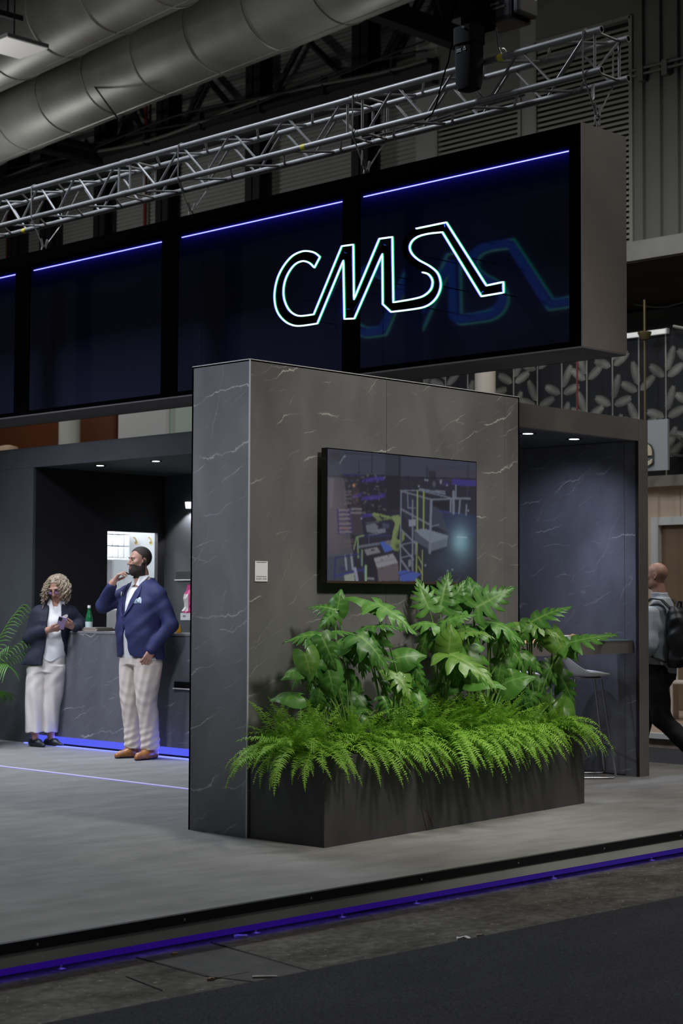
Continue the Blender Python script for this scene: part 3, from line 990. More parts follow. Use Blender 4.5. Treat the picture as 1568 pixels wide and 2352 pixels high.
# robot arm
RB = (122, 142, 74)
seg((515, 690), (560, 730), 34, (106, 122, 72))
seg((520, 685), (690, 725), 20, RB)
seg((545, 745), (690, 722), 16, (98, 114, 66))
poly([(680, 705), (745, 695), (765, 725), (760, 770), (740, 800), (710, 770), (690, 740)], RB)
poly([(715, 765), (752, 770), (740, 850), (720, 930), (680, 930), (690, 850)], RB)
poly([(665, 930), (720, 915), (760, 930), (770, 980), (740, 1030), (695, 1020), (662, 975)], (120, 138, 72))
poly([(770, 840), (800, 860), (795, 920), (772, 950)], (110, 128, 70))
glow(735, 985, 34, 44, (40, 44, 34), 0.9)
seg((735, 840), (715, 900), 8, (60, 72, 44), 0.7)
seg((570, 700), (600, 740), 10, (40, 46, 34))
poly([(570, 945), (640, 935), (690, 1020), (615, 1040)], (48, 84, 176))
poly([(610, 935), (670, 930), (680, 965), (630, 970)], (104, 100, 106))
poly([(360, 880), (660, 870), (660, 900), (370, 905)], (42, 40, 92), 0.6)
# pallet tables
poly([(425, 1015), (545, 990), (578, 1040), (450, 1068)], (118, 118, 124))
poly([(485, 1015), (515, 1010), (522, 1022), (492, 1028)], (40, 40, 46))
poly([(512, 1095), (690, 1052), (738, 1135), (545, 1185)], (138, 138, 146))
poly([(545, 1185), (738, 1135), (745, 1300), (560, 1310)], (96, 86, 88))
seg((520, 1140), (715, 1098), 4, (84, 84, 92))
for x, y in ((590, 1110), (650, 1075), (592, 1195), (690, 1160), (600, 1300)):
    glow(x, y, 12, 10, (70, 40, 50), 0.8)
poly([(420, 1080), (510, 1075), (540, 1200), (540, 1300), (420, 1300)], (26, 25, 32))
# lower left cart and green frames
for p_, q_, w_, c_ in (((355, 900), (420, 885), 12, (120, 142, 92)), ((355, 900), (330, 1010), 12, (110, 134, 84)), ((370, 990), (560, 960), 22, (92, 102, 116)),
                       ((365, 900), (370, 1090), 12, (116, 140, 96)), ((470, 880), (560, 868), 8, (90, 104, 120)), ((465, 880), (470, 960), 8, (60, 64, 100)),
                       ((250, 1070), (262, 1200), 16, (136, 142, 154)), ((305, 1060), (320, 1195), 16, (136, 142, 154)),
                       ((160, 1090), (380, 1055), 14, (38, 42, 100)), ((160, 1090), (150, 1290), 14, (36, 42, 98)), ((380, 1055), (410, 1180), 14, (36, 42, 98)),
                       ((155, 1260), (420, 1195), 18, (34, 44, 118)), ((420, 1195), (440, 1305), 16, (34, 44, 118)), ((340, 1190), (360, 1300), 26, (136, 140, 168)),
                       ((440, 1165), (440, 1300), 18, (130, 168, 118)), ((405, 1020), (405, 1160), 12, (112, 138, 104)), ((460, 1280), (510, 1285), 20, (116, 118, 126))):
    seg(p_, q_, w_, c_)
poly([(240, 1250), (335, 1230), (335, 1305), (245, 1305)], (150, 160, 140), 0.85)
glow(225, 1195, 45, 30, (46, 30, 92), 0.8)
# glazed machine frame
poly([(765, 490), (1040, 560), (1040, 1040), (880, 900), (765, 640)], (44, 46, 60), 0.9)
poly([(1060, 575), (1225, 570), (1215, 660), (1060, 605)], (24, 22, 26))
poly([(1130, 660), (1460, 700), (1460, 900), (1210, 870), (1130, 760)], (36, 44, 78))
poly([(1060, 610), (1140, 660), (1200, 850), (1060, 790)], (54, 62, 76))
seg((1120, 660), (1320, 685), 10, (46, 46, 128))
poly([(885, 835), (975, 820), (1200, 885), (1195, 910), (1040, 955), (1020, 945)], (116, 128, 142))
poly([(885, 840), (1025, 945), (1020, 1010), (890, 935)], (70, 78, 92))
poly([(1040, 955), (1195, 912), (1190, 985), (1040, 1030)], (96, 106, 120))
GR = (112, 122, 140)
for p_, q_, w_ in (((760, 470), (925, 468), 8), ((770, 475), (1045, 552), 12), ((930, 465), (1250, 545), 10), ((1045, 552), (1250, 545), 12),
                   ((765, 475), (762, 830), 11), ((1045, 555), (1030, 1045), 22), ((872, 560), (872, 1300), 13), ((1225, 560), (1222, 665), 16),
                   ((765, 640), (1030, 785), 14), ((765, 830), (900, 960), 13), ((765, 975), (880, 1105), 12), ((765, 1110), (905, 1305), 16),
                   ((825, 500), (830, 630), 8), ((830, 630), (900, 630), 8), ((770, 970), (895, 940), 9), ((1050, 800), (1115, 785), 9), ((765, 1090), (870, 1065), 9),
                   ((900, 940), (898, 1060), 8), ((1250, 480), (1250, 680), 22), ((1272, 420), (1270, 540), 12), ((1250, 540), (1400, 545), 16),
                   ((1310, 560), (1300, 680), 14), ((1370, 600), (1365, 695), 12), ((760, 830), (760, 1300), 9), ((1130, 1270), (1240, 1310), 10), ((1110, 1285), (1160, 1310), 8),
                   ((940, 455), (1170, 500), 14), ((1085, 470), (1170, 480), 10)):
    seg(p_, q_, w_, GR, 0.9)
for p_, q_, w_ in (((917, 470), (915, 830), 13), ((975, 485), (973, 820), 13), ((912, 950), (905, 1300), 10), ((962, 1020), (960, 1300), 9), ((925, 1080), (965, 1160), 8), ((925, 1170), (965, 1250), 8)):
    seg(p_, q_, w_, (136, 150, 66))
poly([(835, 740), (905, 735), (900, 795), (838, 800)], (126, 134, 150))
poly([(832, 1110), (862, 1105), (862, 1170), (832, 1175)], (112, 116, 126))
poly([(735, 1220), (800, 1205), (950, 1235), (945, 1245), (880, 1300), (770, 1310)], (48, 76, 170))
seg((750, 1250), (875, 1215), 7, (24, 34, 70))
glow(1315, 960, 150, 260, (96, 140, 160), 0.75)
glow(1310, 940, 85, 130, (132, 184, 202), 0.8)
seg((1285, 900), (1370, 905), 10, (158, 196, 210), 0.9)
glow(1190, 1120, 200, 160, (52, 72, 90), 0.55)
for x, y in ((990, 1160), (1195, 1210), (1240, 1200), (930, 430), (990, 372), (1010, 375), (1130, 385), (1190, 420), (245, 155), (400, 728), (1385, 655)):
    glow(x, y, 9, 9, (178, 190, 210), 0.8)
glow(1070, 410, 18, 30, (100, 104, 116), 0.8)
poly([(1125, 365), (1145, 370), (1140, 410), (1122, 405)], (120, 120, 130))
glow(1180, 405, 40, 26, (60, 46, 130), 0.6)

for _ in range(2):
    IMG[1:-1, 1:-1] = (IMG[1:-1, 1:-1] * 2 + IMG[:-2, 1:-1] + IMG[2:, 1:-1] + IMG[1:-1, :-2] + IMG[1:-1, 2:]) / 6
_g = IMG.mean(-1, keepdims=True)
IMG[:] = (_g + (IMG - _g) * 0.82) * 0.62 + lin((62, 60, 72)) * 0.26
idx = np.arange(NX * NZ).reshape(NX, NZ)
quads = np.stack([idx[:-1, :-1], idx[1:, :-1], idx[1:, 1:], idx[:-1, 1:]], -1).reshape(-1, 4)
co = np.stack([GX, np.full_like(GX, TY - 0.0012), GZ], -1).reshape(-1, 3)
sm = bpy.data.meshes.new('screen')
sm.from_pydata(co.tolist(), [], quads.tolist())
ca = sm.color_attributes.new('film', 'FLOAT_COLOR', 'POINT')
ca.data.foreach_set('color', np.concatenate([IMG.reshape(-1, 3), np.ones((NX * NZ, 1))], 1).astype(np.float32).ravel())
m = mat('television_screen', (0.004, 0.004, 0.005), 0.1, spec=0.5)
nt = m.node_tree
an = nt.nodes.new('ShaderNodeAttribute')
an.attribute_name = 'film'
nt.links.new(an.outputs['Color'], nt.nodes['Principled BSDF'].inputs['Emission Color'])
nt.nodes['Principled BSDF'].inputs['Emission Strength'].default_value = 0.95
sm.materials.append(m)
link('screen', sm, tv)

# ---------------------------------------------------------------- hanging box with the light sign
BXF, BXB, BY0, BY1, BZ0, BZ1 = 2.592, 3.109, -0.5025, 8.6, 3.10, 4.648
M['sign_black'] = mat('sign_black', (0.0012, 0.0012, 0.0015), 0.8, spec=0.0)
hb = thing('hanging_sign_box', 'long black hanging box with blue light lines and outlined lettering', 'hanging sign', (2.85, BY0, BZ0))
part('back_panel', MB().box((BXB - 0.012, BY0 + 0.012, BZ0), (BXB, BY1, BZ1)), M['sign_black'], hb)
part('end_panel', MB().box((BXF, BY0, BZ0 + 0.012), (BXB, BY0 + 0.012, BZ1)), mat('brown_grey_end', (0.145, 0.125, 0.114), 0.65, var=0.12, vscale=2), hb, label='grey brown end panel')
part('top_panel', MB().box((BXF, BY0 + 0.012, BZ1 - 0.015), (BXB - 0.012, BY1, BZ1)), M['sign_black'], hb)
part('bottom_panel', MB().box((BXF, BY0, BZ0), (BXB - 0.012, BY1, BZ0 + 0.012)), mat('underside_board', (0.085, 0.078, 0.085), 0.6), hb)
part('top_rail', MB().box((BXF, BY0 + 0.012, 4.535), (BXF + 0.02, BY1, BZ1 - 0.015)), M['sign_black'], hb)
part('bottom_rail', MB().box((BXF, BY0 + 0.012, BZ0 + 0.012), (BXF + 0.02, BY1, BZ0 + 0.05)), M['sign_black'], hb)
posts = [(BY0 + 0.012, -0.39), (1.60, 1.78), (3.75, 3.957), (5.90, 6.125), (8.3, 8.55)]
for a, b in posts:
    part('post', MB().box((BXF + 0.001, a, BZ0 + 0.05), (BXF + 0.02, b, 4.535)), M['sign_black'], hb)
GX_ = 2.962
M['dark_glass'] = mat('navy_gloss_panel', (0.012, 0.013, 0.030), 0.10, spec=0.55)
yb_ = [BY0 + 0.012, 1.69, 3.85, 6.01, BY1]
for i in range(4):
    part('gloss_panel', MB().box((GX_, yb_[i] + 0.002, BZ0 + 0.012), (GX_ + 0.01, yb_[i + 1] - 0.002, BZ1 - 0.015)), M['dark_glass'], hb)
for a, b in ((-0.30, 1.90), (1.98, 4.12), (4.24, 6.34), (6.50, 8.4)):
    part('light_line', MB().tube([(GX_ - 0.006, a, 4.588), (GX_ - 0.006, b, 4.588)], 0.0034, 8), emis('blue_line', (0.15, 0.16, 1.0), 6.0), hb, label='thin blue light line')
    l = bpy.data.lights.new('light_line_glow', 'AREA')
    l.shape = 'RECTANGLE'
    l.size, l.size_y = 0.02, b - a
    l.energy = 1.9
    l.color = (0.09, 0.07, 1.0)
    lo = bpy.data.objects.new('light_line_glow', l)
    COL.objects.link(lo)
    lo.location = (GX_ - 0.03, (a + b) / 2, 4.60)
    lo.rotation_euler = (0, math.radians(-28), 0)

# lettering: outline curves on a dark letter plate, standing off the gloss panel
def zpt(x, y, X=2.568):
    return at(600 + x / 2.178, 480 + y / 2.178, 'x', X)


def spline(P, n=6):
    P = [np.array(p, float) for p in P]
    out = []
    for i in range(len(P) - 1):
        a, b, c, d = P[max(i - 1, 0)], P[i], P[i + 1], P[min(i + 2, len(P) - 1)]
        for k in range(n):
            t = k / n
            out.append(0.5 * ((2 * b) + (-a + c) * t + (2 * a - 5 * b + 4 * c - d) * t * t + (-a + 3 * b - 3 * c + d) * t ** 3))
    out.append(P[-1])
    return [tuple(p) for p in out]


c_out = spline([(293, 240), (268, 220), (235, 211), (200, 213), (155, 235), (115, 280), (85, 335), (69, 395), (66, 455), (78, 510), (105, 550), (142, 576), (190, 585), (280, 573)])
s_out = spline([(648, 515), (740, 504), (815, 490), (860, 462), (888, 420), (897, 372), (882, 322), (842, 286), (785, 254), (752, 222), (742, 190), (755, 160), (785, 138), (835, 124), (905, 116)])
outer = c_out + [(410, 258), (415, 550), (465, 548), (605, 225), (607, 476)] + s_out + [(1100, 437), (1211, 418), (1210, 365), (1125, 383), (925, 67), (775, 98)]
c_in = spline([(293, 240), (265, 294)], 1) + spline([(265, 294), (240, 270), (205, 261), (165, 280), (130, 330), (112, 390), (114, 450), (135, 500), (165, 527), (200, 535), (262, 527)])[1:]
s_in = spline([(660, 467), (760, 450), (812, 434), (846, 404), (856, 370), (850, 345), (832, 325), (806, 317)])
inner = c_in + [(402, 186), (460, 178), (463, 452), (590, 149), (655, 140)] + s_in


def dense(P, step=14):
    out = []
    for a, b in zip(P[:-1], P[1:]):
        a, b = np.array(a, float), np.array(b, float)
        n = max(1, int(np.hypot(*(b - a)) / step))
        out += [tuple(a + (b - a) * k / n) for k in range(n)]
    return out + [tuple(P[-1])]


lt = thing('light_lettering', 'glowing white green outlined CMS lettering with a long slanted tail', 'lettering', tuple(zpt(640, 580)))
core_m = emis('letter_core', (0.66, 1.0, 0.92), 1.7)
green_m = emis('letter_green', (0.01, 0.75, 0.42), 1.2)
blue_m = emis('letter_blue', (0.10, 0.12, 1.0), 1.1)
tap = lambda P: [0.0028] + [0.0060] * (len(P) - 2) + [0.0028]
for P in (outer, inner):
    D = dense(P)
    part('outline', MB().tube([zpt(*p) for p in D], [0.0062] * len(D), 8), core_m, lt, True)
    part('outline_glow', MB().tube([zpt(*p, 2.573) + (0, -0.0075, -0.001) for p in D], 0.0062, 6), green_m, lt, True, 'green edge of the letters')
    part('outline_glow', MB().tube([zpt(*p, 2.573) + (0, 0.0075, 0.001) for p in D], 0.0062, 6), blue_m, lt, True, 'blue edge of the letters')
centre = spline([(280, 267), (238, 240), (200, 237), (145, 262), (105, 320), (89, 395), (90, 455), (105, 512), (145, 548), (190, 560), (270, 550)])
cen2 = [(425, 222), (440, 500), (622, 184), (632, 490)]
cen3 = spline([(640, 491), (740, 478), (815, 463), (860, 425), (876, 370), (860, 330), (800, 290), (745, 250), (722, 200), (738, 145), (800, 108), (915, 92)])
cen4 = [(1110, 410), (1211, 392)]
plate_m = mat('letter_plate', (0.0008, 0.0008, 0.0015), 0.6, spec=0.0)
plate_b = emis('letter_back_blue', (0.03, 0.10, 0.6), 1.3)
def ribbon(P, hw):
    P = [np.array(p, float) for p in P]
    L_, R_ = [], []
    for i in range(len(P)):
        t = P[min(i + 1, len(P) - 1)] - P[max(i - 1, 0)]
        t /= np.hypot(*t) + 1e-9
        n = np.array([-t[1], t[0]]) * hw
        L_.append(P[i] + n)
        R_.append(P[i] - n)
    return L_, R_
mb = MB()
full = centre + cen2 + cen3 + cen4
mbb = MB()
runs = [centre + [cen2[0]], [cen2[0], cen2[1]], [cen2[1], cen2[2]], [cen2[2], cen2[3]], [cen2[3]] + cen3, [cen3[-1], cen4[0]], cen4]
for P in runs:
    L_, R_ = ribbon(P, 19)
    for i in range(len(P) - 1):
        q = [L_[i], L_[i + 1], R_[i + 1], R_[i]]
        fr_ = [zpt(*p, 2.578) for p in q]
        bk_ = [np.array([2.588, f[1], f[2]]) for f in fr_]
        mb.add(fr_ + bk_, [(0, 1, 2, 3), (0, 4, 5, 1), (2, 6, 7, 3)])
        mbb.add([b + (0.001, 0, 0) for b in bk_], [(3, 2, 1, 0)])
part('letter_plate', mb, plate_m, lt)
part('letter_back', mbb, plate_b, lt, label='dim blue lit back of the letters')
for p_ in ((90, 430), (200, 548), (335, 380), (432, 350), (530, 345), (626, 330), (740, 478), (870, 380), (740, 220), (850, 100), (1000, 235), (1110, 405)):
    q = zpt(*p_, 2.588)
    part('standoff', MB().tube([q, (GX_ - 0.0005, q[1], q[2])], 0.004, 6), M['black'], lt)

# ---------------------------------------------------------------- lighting truss
TXF, TXB, TZL, TZH, TY0, TY1 = 2.75, 3.04, 5.035, 5.318, -0.555, 8.8
ts = thing('lighting_truss', 'silver aluminium box truss hanging above the black sign box', 'truss', (2.9, TY0, TZL))
for X in (TXF, TXB):
    for Z in (TZL, TZH):
        y0 = TY0 if X == TXF else TY0 - 0.02
        part('chord', MB().tube([(X, y0 + 0.001, Z), (X, TY1, Z)], 0.0255, 14, cap=False).lathe([(0.0255, y0), (0.0255, y0 + 0.012), (0.019, y0 + 0.012), (0.019, y0), (0.0255, y0)][:4], (X, 0, Z), 14, axis='y')
             .lathe([(0.015, y0 + 0.010), (0.015, y0 + 0.0101)], (X, 0, Z), 12, axis='y'), M['alu'], ts, True)
def brace_mesh(a, b, r=0.0105):
    return MB().tube([a, b], r, 7, cap=False)
yy = TY0 + 0.10
secs = [(TY0 + 0.06, 1.72), (1.88, 4.6), (4.76, 7.5), (7.66, TY1)]
for a, b in secs:
    for Yv in (a, b):
        for X in (TXF, TXB):
            part('brace', brace_mesh((X, Yv, TZL), (X, Yv, TZH)), M['alu'], ts, True)
        for Z in (TZL, TZH):
            part('brace', brace_mesh((TXF, Yv, Z), (TXB, Yv, Z)), M['alu'], ts, True)
    n = max(2, int(round((b - a - 0.1) / 0.31)))
    st = (b - a - 0.1) / n
    for i in range(n):
        u0, u1 = a + 0.05 + i * st + 0.016, a + 0.05 + (i + 1) * st - 0.016
        lo, hi = (TZL, TZH) if i % 2 else (TZH, TZL)
        part('brace', brace_mesh((TXF, u0, lo), (TXF, u1, hi)), M['alu'], ts, True)
        part('brace', brace_mesh((TXB, u0, hi), (TXB, u1, lo)), M['alu'], ts, True)
        xa, xb = (TXF, TXB) if i % 2 else (TXB, TXF)
        part('brace', brace_mesh((xa, u0, TZH), (xb, u1, TZH)), M['alu'], ts, True)
        part('brace', brace_mesh((xb, u0, TZL), (xa, u1, TZL)), M['alu'], ts, True)
part('brace', brace_mesh((TXF, TY0 + 0.06, TZL), (TXB, TY0 + 0.05, TZH)), M['alu'], ts, True)
for Yc in (1.80, 4.68, 7.58):
    for X in (TXF, TXB):
        for Z in (TZL, TZH):
            part('coupler', MB().lathe([(0.0275, -0.05), (0.029, -0.045), (0.029, 0.045), (0.0275, 0.05)], (X, Yc, Z), 12, axis='y'), M['alu'], ts, True)
yel = mat('yellow_sticker', (0.55, 0.5, 0.02), 0.5)
for (X, Yc, Z) in ((TXF, 0.33, TZH), (TXF, 2.37, TZL), (TXB, 6.62, TZL)):
    part('sticker', MB().lathe([(0.0262, -0.025), (0.0263, -0.02), (0.0263, 0.02), (0.0262, 0.025)], (X, Yc, Z), 12, axis='y'), yel, ts, label='yellow warning sticker')

# slings
M['sling'] = mat('grey_sling', (0.20, 0.20, 0.20), 0.5, 0.3)
for i, (yv, plate) in enumerate(((-0.44, 1), (1.775, 2), (3.878, 0), (6.04, 0))):
    labs = ['wire sling with a white tag at the free end of the truss', 'wire sling with a long grey tag midway along the truss',
            'plain wire sling between the second and third light line', 'plain wire sling over the third light line']
    s_ = thing('wire_sling', labs[i], 'sling', (2.85, yv, BZ1), group='slings holding the sign box')
    yo = yv + 0.02
    r = 0.033
    part('strap', MB().tube([(TXF + 0.03, yo, TZH + r), (TXF, yo, TZH + r), (TXF - r, yo, TZH + 0.01), (TXF - r, yo, TZL), (TXF - r + 0.01, yo, TZL - 0.03), (2.84, yv, BZ1 + 0.12)], 0.006, 6), M['sling'], s_, True)
    part('strap', MB().tube([(TXB - 0.03, yo, TZH + r), (TXB, yo, TZH + r), (TXB + r, yo, TZH + 0.01), (TXB + r, yo, TZL), (TXB + r - 0.01, yo, TZL - 0.03), (2.87, yv, BZ1 + 0.12)], 0.006, 6), M['sling'], s_, True)
    for xx, dx in ((2.84, -0.02), (2.87, 0.025)):
        part('turnbuckle', MB().tube([(xx + dx, yv, BZ1 + 0.19), (xx, yv, BZ1 + 0.11)], 0.012, 8), M['alu'], s_, True)
    part('shackle', MB().tube([(2.855 + 0.028 * math.cos(t), yv, BZ1 + 0.075 + 0.05 * math.sin(t)) for t in np.linspace(-0.6, math.pi + 0.6, 14)], 0.007, 8), M['alu'], s_, True)
    part('eye_bolt', MB().tube([(2.80, yv, BZ1 + 0.012), (2.91, yv, BZ1 + 0.012)], 0.010, 8).tube([(2.855, yv, BZ1), (2.855, yv, BZ1 + 0.05)], 0.009, 8), M['alu'], s_, True)
    if plate == 1:
        part('tag_plate', MB().obox((2.79, yv - 0.01, BZ1 + 0.26), (0.022, 0.03, 0), (0, 0, 0.055), (0.001, -0.001, 0)), mat('tag_white', (0.5, 0.5, 0.48), 0.6), s_)
    if plate == 2:
        part('tag_plate', MB().obox((2.80, yv - 0.005, BZ1 + 0.20), (0.016, 0.008, 0), (0, 0, 0.06), (0.001, -0.003, 0)), mat('tag_grey', (0.35, 0.35, 0.33), 0.6), s_)

# chain hoist with its black chain bag
hx, hy = 2.75, 0.55
M['bag'] = mat('black_canvas', (0.0035, 0.0035, 0.0045), 0.85, spec=0.15)
ho = thing('chain_hoist', 'black motor chain hoist with a hanging chain bag on the truss', 'hoist', (hx, hy, 5.15))
V, Fc = [], []
for i, (z, w_, d_) in enumerate(((5.095, 0.055, 0.045), (5.105, 0.085, 0.06), (5.16, 0.10, 0.07), (5.37, 0.105, 0.075), (5.43, 0.10, 0.075), (5.434, 0.112, 0.085), (5.56, 0.112, 0.085))):
    for k in range(16):
        a_ = 2 * math.pi * k / 16
        c_, s2 = math.cos(a_), math.sin(a_)
        e = 0.6
        V.append((hx - 0.10 + d_ * math.copysign(abs(c_) ** e, c_), hy + w_ * math.copysign(abs(s2) ** e, s2), z))
for i in range(6):
    for k in range(16):
        k2 = (k + 1) % 16
        Fc.append((i * 16 + k, i * 16 + k2, (i + 1) * 16 + k2, (i + 1) * 16 + k))
Fc.append(tuple(range(15, -1, -1)))
part('chain_bag', MB().add(V, Fc), M['bag'], ho, True)
part('motor', MB().box((hx + 0.02, hy - 0.30, 5.60), (hx + 0.26, hy + 0.02, 5.80), bev=0.03), mat('motor_black', (0.005, 0.005, 0.005), 0.5, spec=0.2), ho)
part('motor_cover', MB().box((hx + 0.03, hy - 0.36, 5.63), (hx + 0.25, hy - 0.30, 5.78), bev=0.02), mat('motor_cover', (0.006, 0.006, 0.007), 0.5, spec=0.2), ho)
part('gearbox', MB().box((hx - 0.06, hy - 0.10, 5.57), (hx + 0.10, hy + 0.12, 5.86), bev=0.025), M['sign_black'], ho)
part('handle', MB().tube([(hx + 0.14, hy - 0.26, 5.79), (hx + 0.14, hy - 0.25, 5.86), (hx + 0.14, hy - 0.12, 5.88), (hx + 0.14, hy - 0.08, 5.79)], 0.012, 8), M['sign_black'], ho, True)
for k in range(2):
    part('printed_mark', MB().obox((hx + 0.017, hy - 0.13 - 0.05 * k, 5.735 - 0.035 * k), (0.001, 0, 0), (0, 0.055, 0), (0, 0, 0.008)), mat('dull_print', (0.16, 0.16, 0.16), 0.6), ho)
for dy, dz, w_, h_ in ((0.055, 0, 0.022, 0.006), (0.055, -0.014, 0.026, 0.004), (0.0, 0.004, 0.008, 0.012), (0.0, -0.008, 0.014, 0.006)):
    part('printed_mark', MB().obox((hx - 0.176, hy + dy - 0.02, 5.39 + dz), (0.001, 0, 0), (0, w_, 0), (0, 0, h_)), bpy.data.materials['dull_print'], ho)
part('buckle', MB().tube([(hx - 0.19, hy - 0.03, 5.535), (hx - 0.195, hy - 0.01, 5.545)], 0.008, 8), M['steel'], ho)
part('chain', MB().tube([(hx + 0.06, hy - 0.12, 5.58), (2.88, 0.46, 5.45), (2.88, 0.42, TZH + 0.03)], 0.010, 6), M['steel'], ho, True)
part('hook', MB().tube([(2.88 + 0.04 * math.cos(t), 0.42, TZH + 0.07 + 0.045 * math.sin(t)) for t in np.linspace(-2.5, 2.2, 12)], 0.009, 8), M['steel'], ho, True)
part('suspension_rod', MB().tube([(hx + 0.05, hy - 0.02, 5.85), (hx + 0.05, hy - 0.02, 11.5)], 0.012, 6), M['sign_black'], ho)
part('power_cable', MB().tube([tuple(at(x, y, 'x', 2.66)) for x, y in ((1046, 72), (1034, 115), (1030, 140), (1022, 162), (1016, 185), (1008, 215), (1002, 240), (992, 262), (975, 275))], 0.006, 6), M['sign_black'], ho, True)
cl = part('truss_cable', MB().tube([(TXB - 0.06, y_, TZL + 0.04 + 0.015 * math.sin(y_ * 3)) for y_ in np.linspace(0.3, 2.0, 16)], 0.010, 6), M['black'], None, True)
tag(cl, 'black cable lying inside the silver truss', 'cable')

# ---------------------------------------------------------------- the hall around the booth
M['hall_black'] = mat('black_steelwork', (0.008, 0.008, 0.009), 0.7)
M['sheet'] = mat('pale_corrugated_sheet', (0.30, 0.31, 0.30), 0.55, 0.1, var=0.12, vscale=0.6)
M['duct_skin'] = mat('galvanised_duct', (0.30, 0.305, 0.295), 0.5, 0.45, var=0.22, vscale=0.9)
M['wall_panel'] = mat('grey_wall_panel', (0.17, 0.175, 0.17), 0.6, var=0.08, vscale=0.5)
M['concrete_beam'] = mat('pale_concrete_beam', (0.36, 0.36, 0.34), 0.8, var=0.15, vscale=1.5)
HX = 16.0
yL = at(955, 100, 'x', HX)[1]
wb_ = thing('wall_back', 'corrugated hall wall with dark steel columns far behind the booth', 'wall', (HX, 20, 0), kind='structure')
V, Fc = [], []
z, n = 5.0, 0
ys = (yL - 0.4, 46.0)
prof = []
while z < 16:
    prof += [(0.0, z), (0.0, z + 0.055), (0.035, z + 0.065), (0.035, z + 0.075)]
    z += 0.085
for dx, zz in prof:
    for y in ys:
        V.append((HX + dx, y, zz))
for i in range(len(prof) - 1):
    Fc.append((i * 2, i * 2 + 1, i * 2 + 3, i * 2 + 2))
part('sheeting', MB().add(V, Fc), M['sheet'], wb_)
for a, b in ((806, 844), (562, 595), (357, 385), (215, 240), (92, 118), (18, 40)):
    ya, yb2 = at(a, 400, 'x', HX - 0.35)[1], at(b, 400, 'x', HX - 0.35)[1]
    part('column', MB().box((HX - 0.35, yb2, 0), (HX - 0.33, ya, 16)).box((HX - 0.05, yb2, 0), (HX - 0.02, ya, 16)).box((HX - 0.35, (ya + yb2) / 2 - 0.02, 0), (HX - 0.02, (ya + yb2) / 2 + 0.02, 16)), M['hall_black'], wb_)
for (a, b) in (((695, 92), (606, 262)), ((700, 88), (832, 215)), ((472, 182), (392, 345)), ((476, 182), (566, 285)), ((302, 250), (262, 350)), ((304, 252), (352, 350)), ((990, -40), (880, 160)), ((190, 330), (140, 430)), ((40, 380), (80, 440)), ((915, 72), (865, 165))):
    part('bracing', MB().tube([at(*a, 'x', HX - 0.2), at(*b, 'x', HX - 0.2)], 0.065, 6), M['hall_black'], wb_)
a, b = at(300, 352, 'x', HX - 0.9), at(1000, 150, 'x', HX - 0.9)
zg = (a[2] + b[2]) / 2
part('girder', MB().box((HX - 1.0, b[1], zg - 0.32), (HX - 0.85, 46, zg + 0.02)), mat('dark_girder', (0.03, 0.03, 0.033), 0.6), wb_)
part('girder', MB().box((HX - 1.1, b[1], zg + 0.02), (HX - 0.5, 46, zg + 0.1)), M['hall_black'], wb_)
for i in range(12):
    part('girder_clip', MB().box((HX - 1.14, b[1] + 0.8 + i * 1.7, zg - 0.02), (HX - 1.02, b[1] + 0.86 + i * 1.7, zg + 0.32)), M['hall_black'], wb_)
for k in range(3):
    part('cable', MB().tube([(HX - 1.12 - 0.03 * k, y, zg + 0.14 + 0.07 * k + 0.09 * math.sin(y * 0.9 + k * 2)) for y in np.linspace(b[1], 40, 50)], 0.022 if k else 0.03, 5), M['hall_black'] if k else mat('grey_cable', (0.12, 0.12, 0.11), 0.6), wb_)
red = mat('red_pipe', (0.16, 0.012, 0.012), 0.5)
for x in (335, 21, 667 / 2):
    p = at(x, 300, 'x', HX - 0.12)
    if x != 667 / 2:
        pp = part('sprinkler_pipe', MB().tube([(p[0], p[1], 7.0), (p[0], p[1], 15)], 0.04, 8), red)
        tag(pp, 'thin dark red pipe running up the corrugated hall wall', 'pipe', 'red pipes on the hall wall')

# grey plenum with louvres on the right part of the hall wall
PXW = 15.2
yA = at(955, 200, 'x', PXW)[1]
yC = at(1700, 300, 'x', PXW)[1]
zT = at(1066, 42, 'x', PXW)[2]
zLedge = at(1500, 556, 'x', PXW)[2]
ple = thing('wall_plenum', 'grey panelled upper hall wall holding louvred vents', 'wall', (PXW, 9, zLedge), kind='structure')
lv = []
for (xa, xb, y_top, y_bot) in ((1003, 1194, 190, 800), (1230, 1450, 70, 800)):
    lv.append((at(xb, 300, 'x', PXW)[1], at(xa, 300, 'x', PXW)[1]))
zl0, zl1 = zLedge + 0.02, at(1445, 38, 'x', PXW)[2]
(r0, r1), (l0_, l1_) = lv[1], lv[0]
W = M['wall_panel']
part('panel', MB().box((PXW, l1_, zLedge), (PXW + 0.5, yA, zT)), mat('pale_wall_panel', (0.3, 0.31, 0.3), 0.6), ple)
part('panel', MB().box((PXW, r1, zLedge), (PXW + 0.5, l0_, zT)), bpy.data.materials['pale_wall_panel'], ple)
part('panel', MB().box((PXW, r0, zl1), (PXW + 0.5, r1, zT)), W, ple)
part('panel', MB().box((PXW, l0_, zl1 - 0.75), (PXW + 0.5, l1_, zT)), W, ple)
V, Fc = [], []
y = r0
row = []
while y > yC:
    row += [(0.0, y), (0.0, y - 0.2), (0.05, y - 0.22), (0.05, y - 0.30)]
    y -= 0.32
for dx, yy_ in row:
    V += [(PXW + dx, yy_, zLedge), (PXW + dx, yy_, 16.0)]
for i in range(len(row) - 1):
    Fc.append((i * 2, i * 2 + 1, i * 2 + 3, i * 2 + 2))
part('sheeting', MB().add(V, Fc), mat('grey_green_sheet', (0.16, 0.17, 0.158), 0.55, 0.1, var=0.1, vscale=0.6), ple)
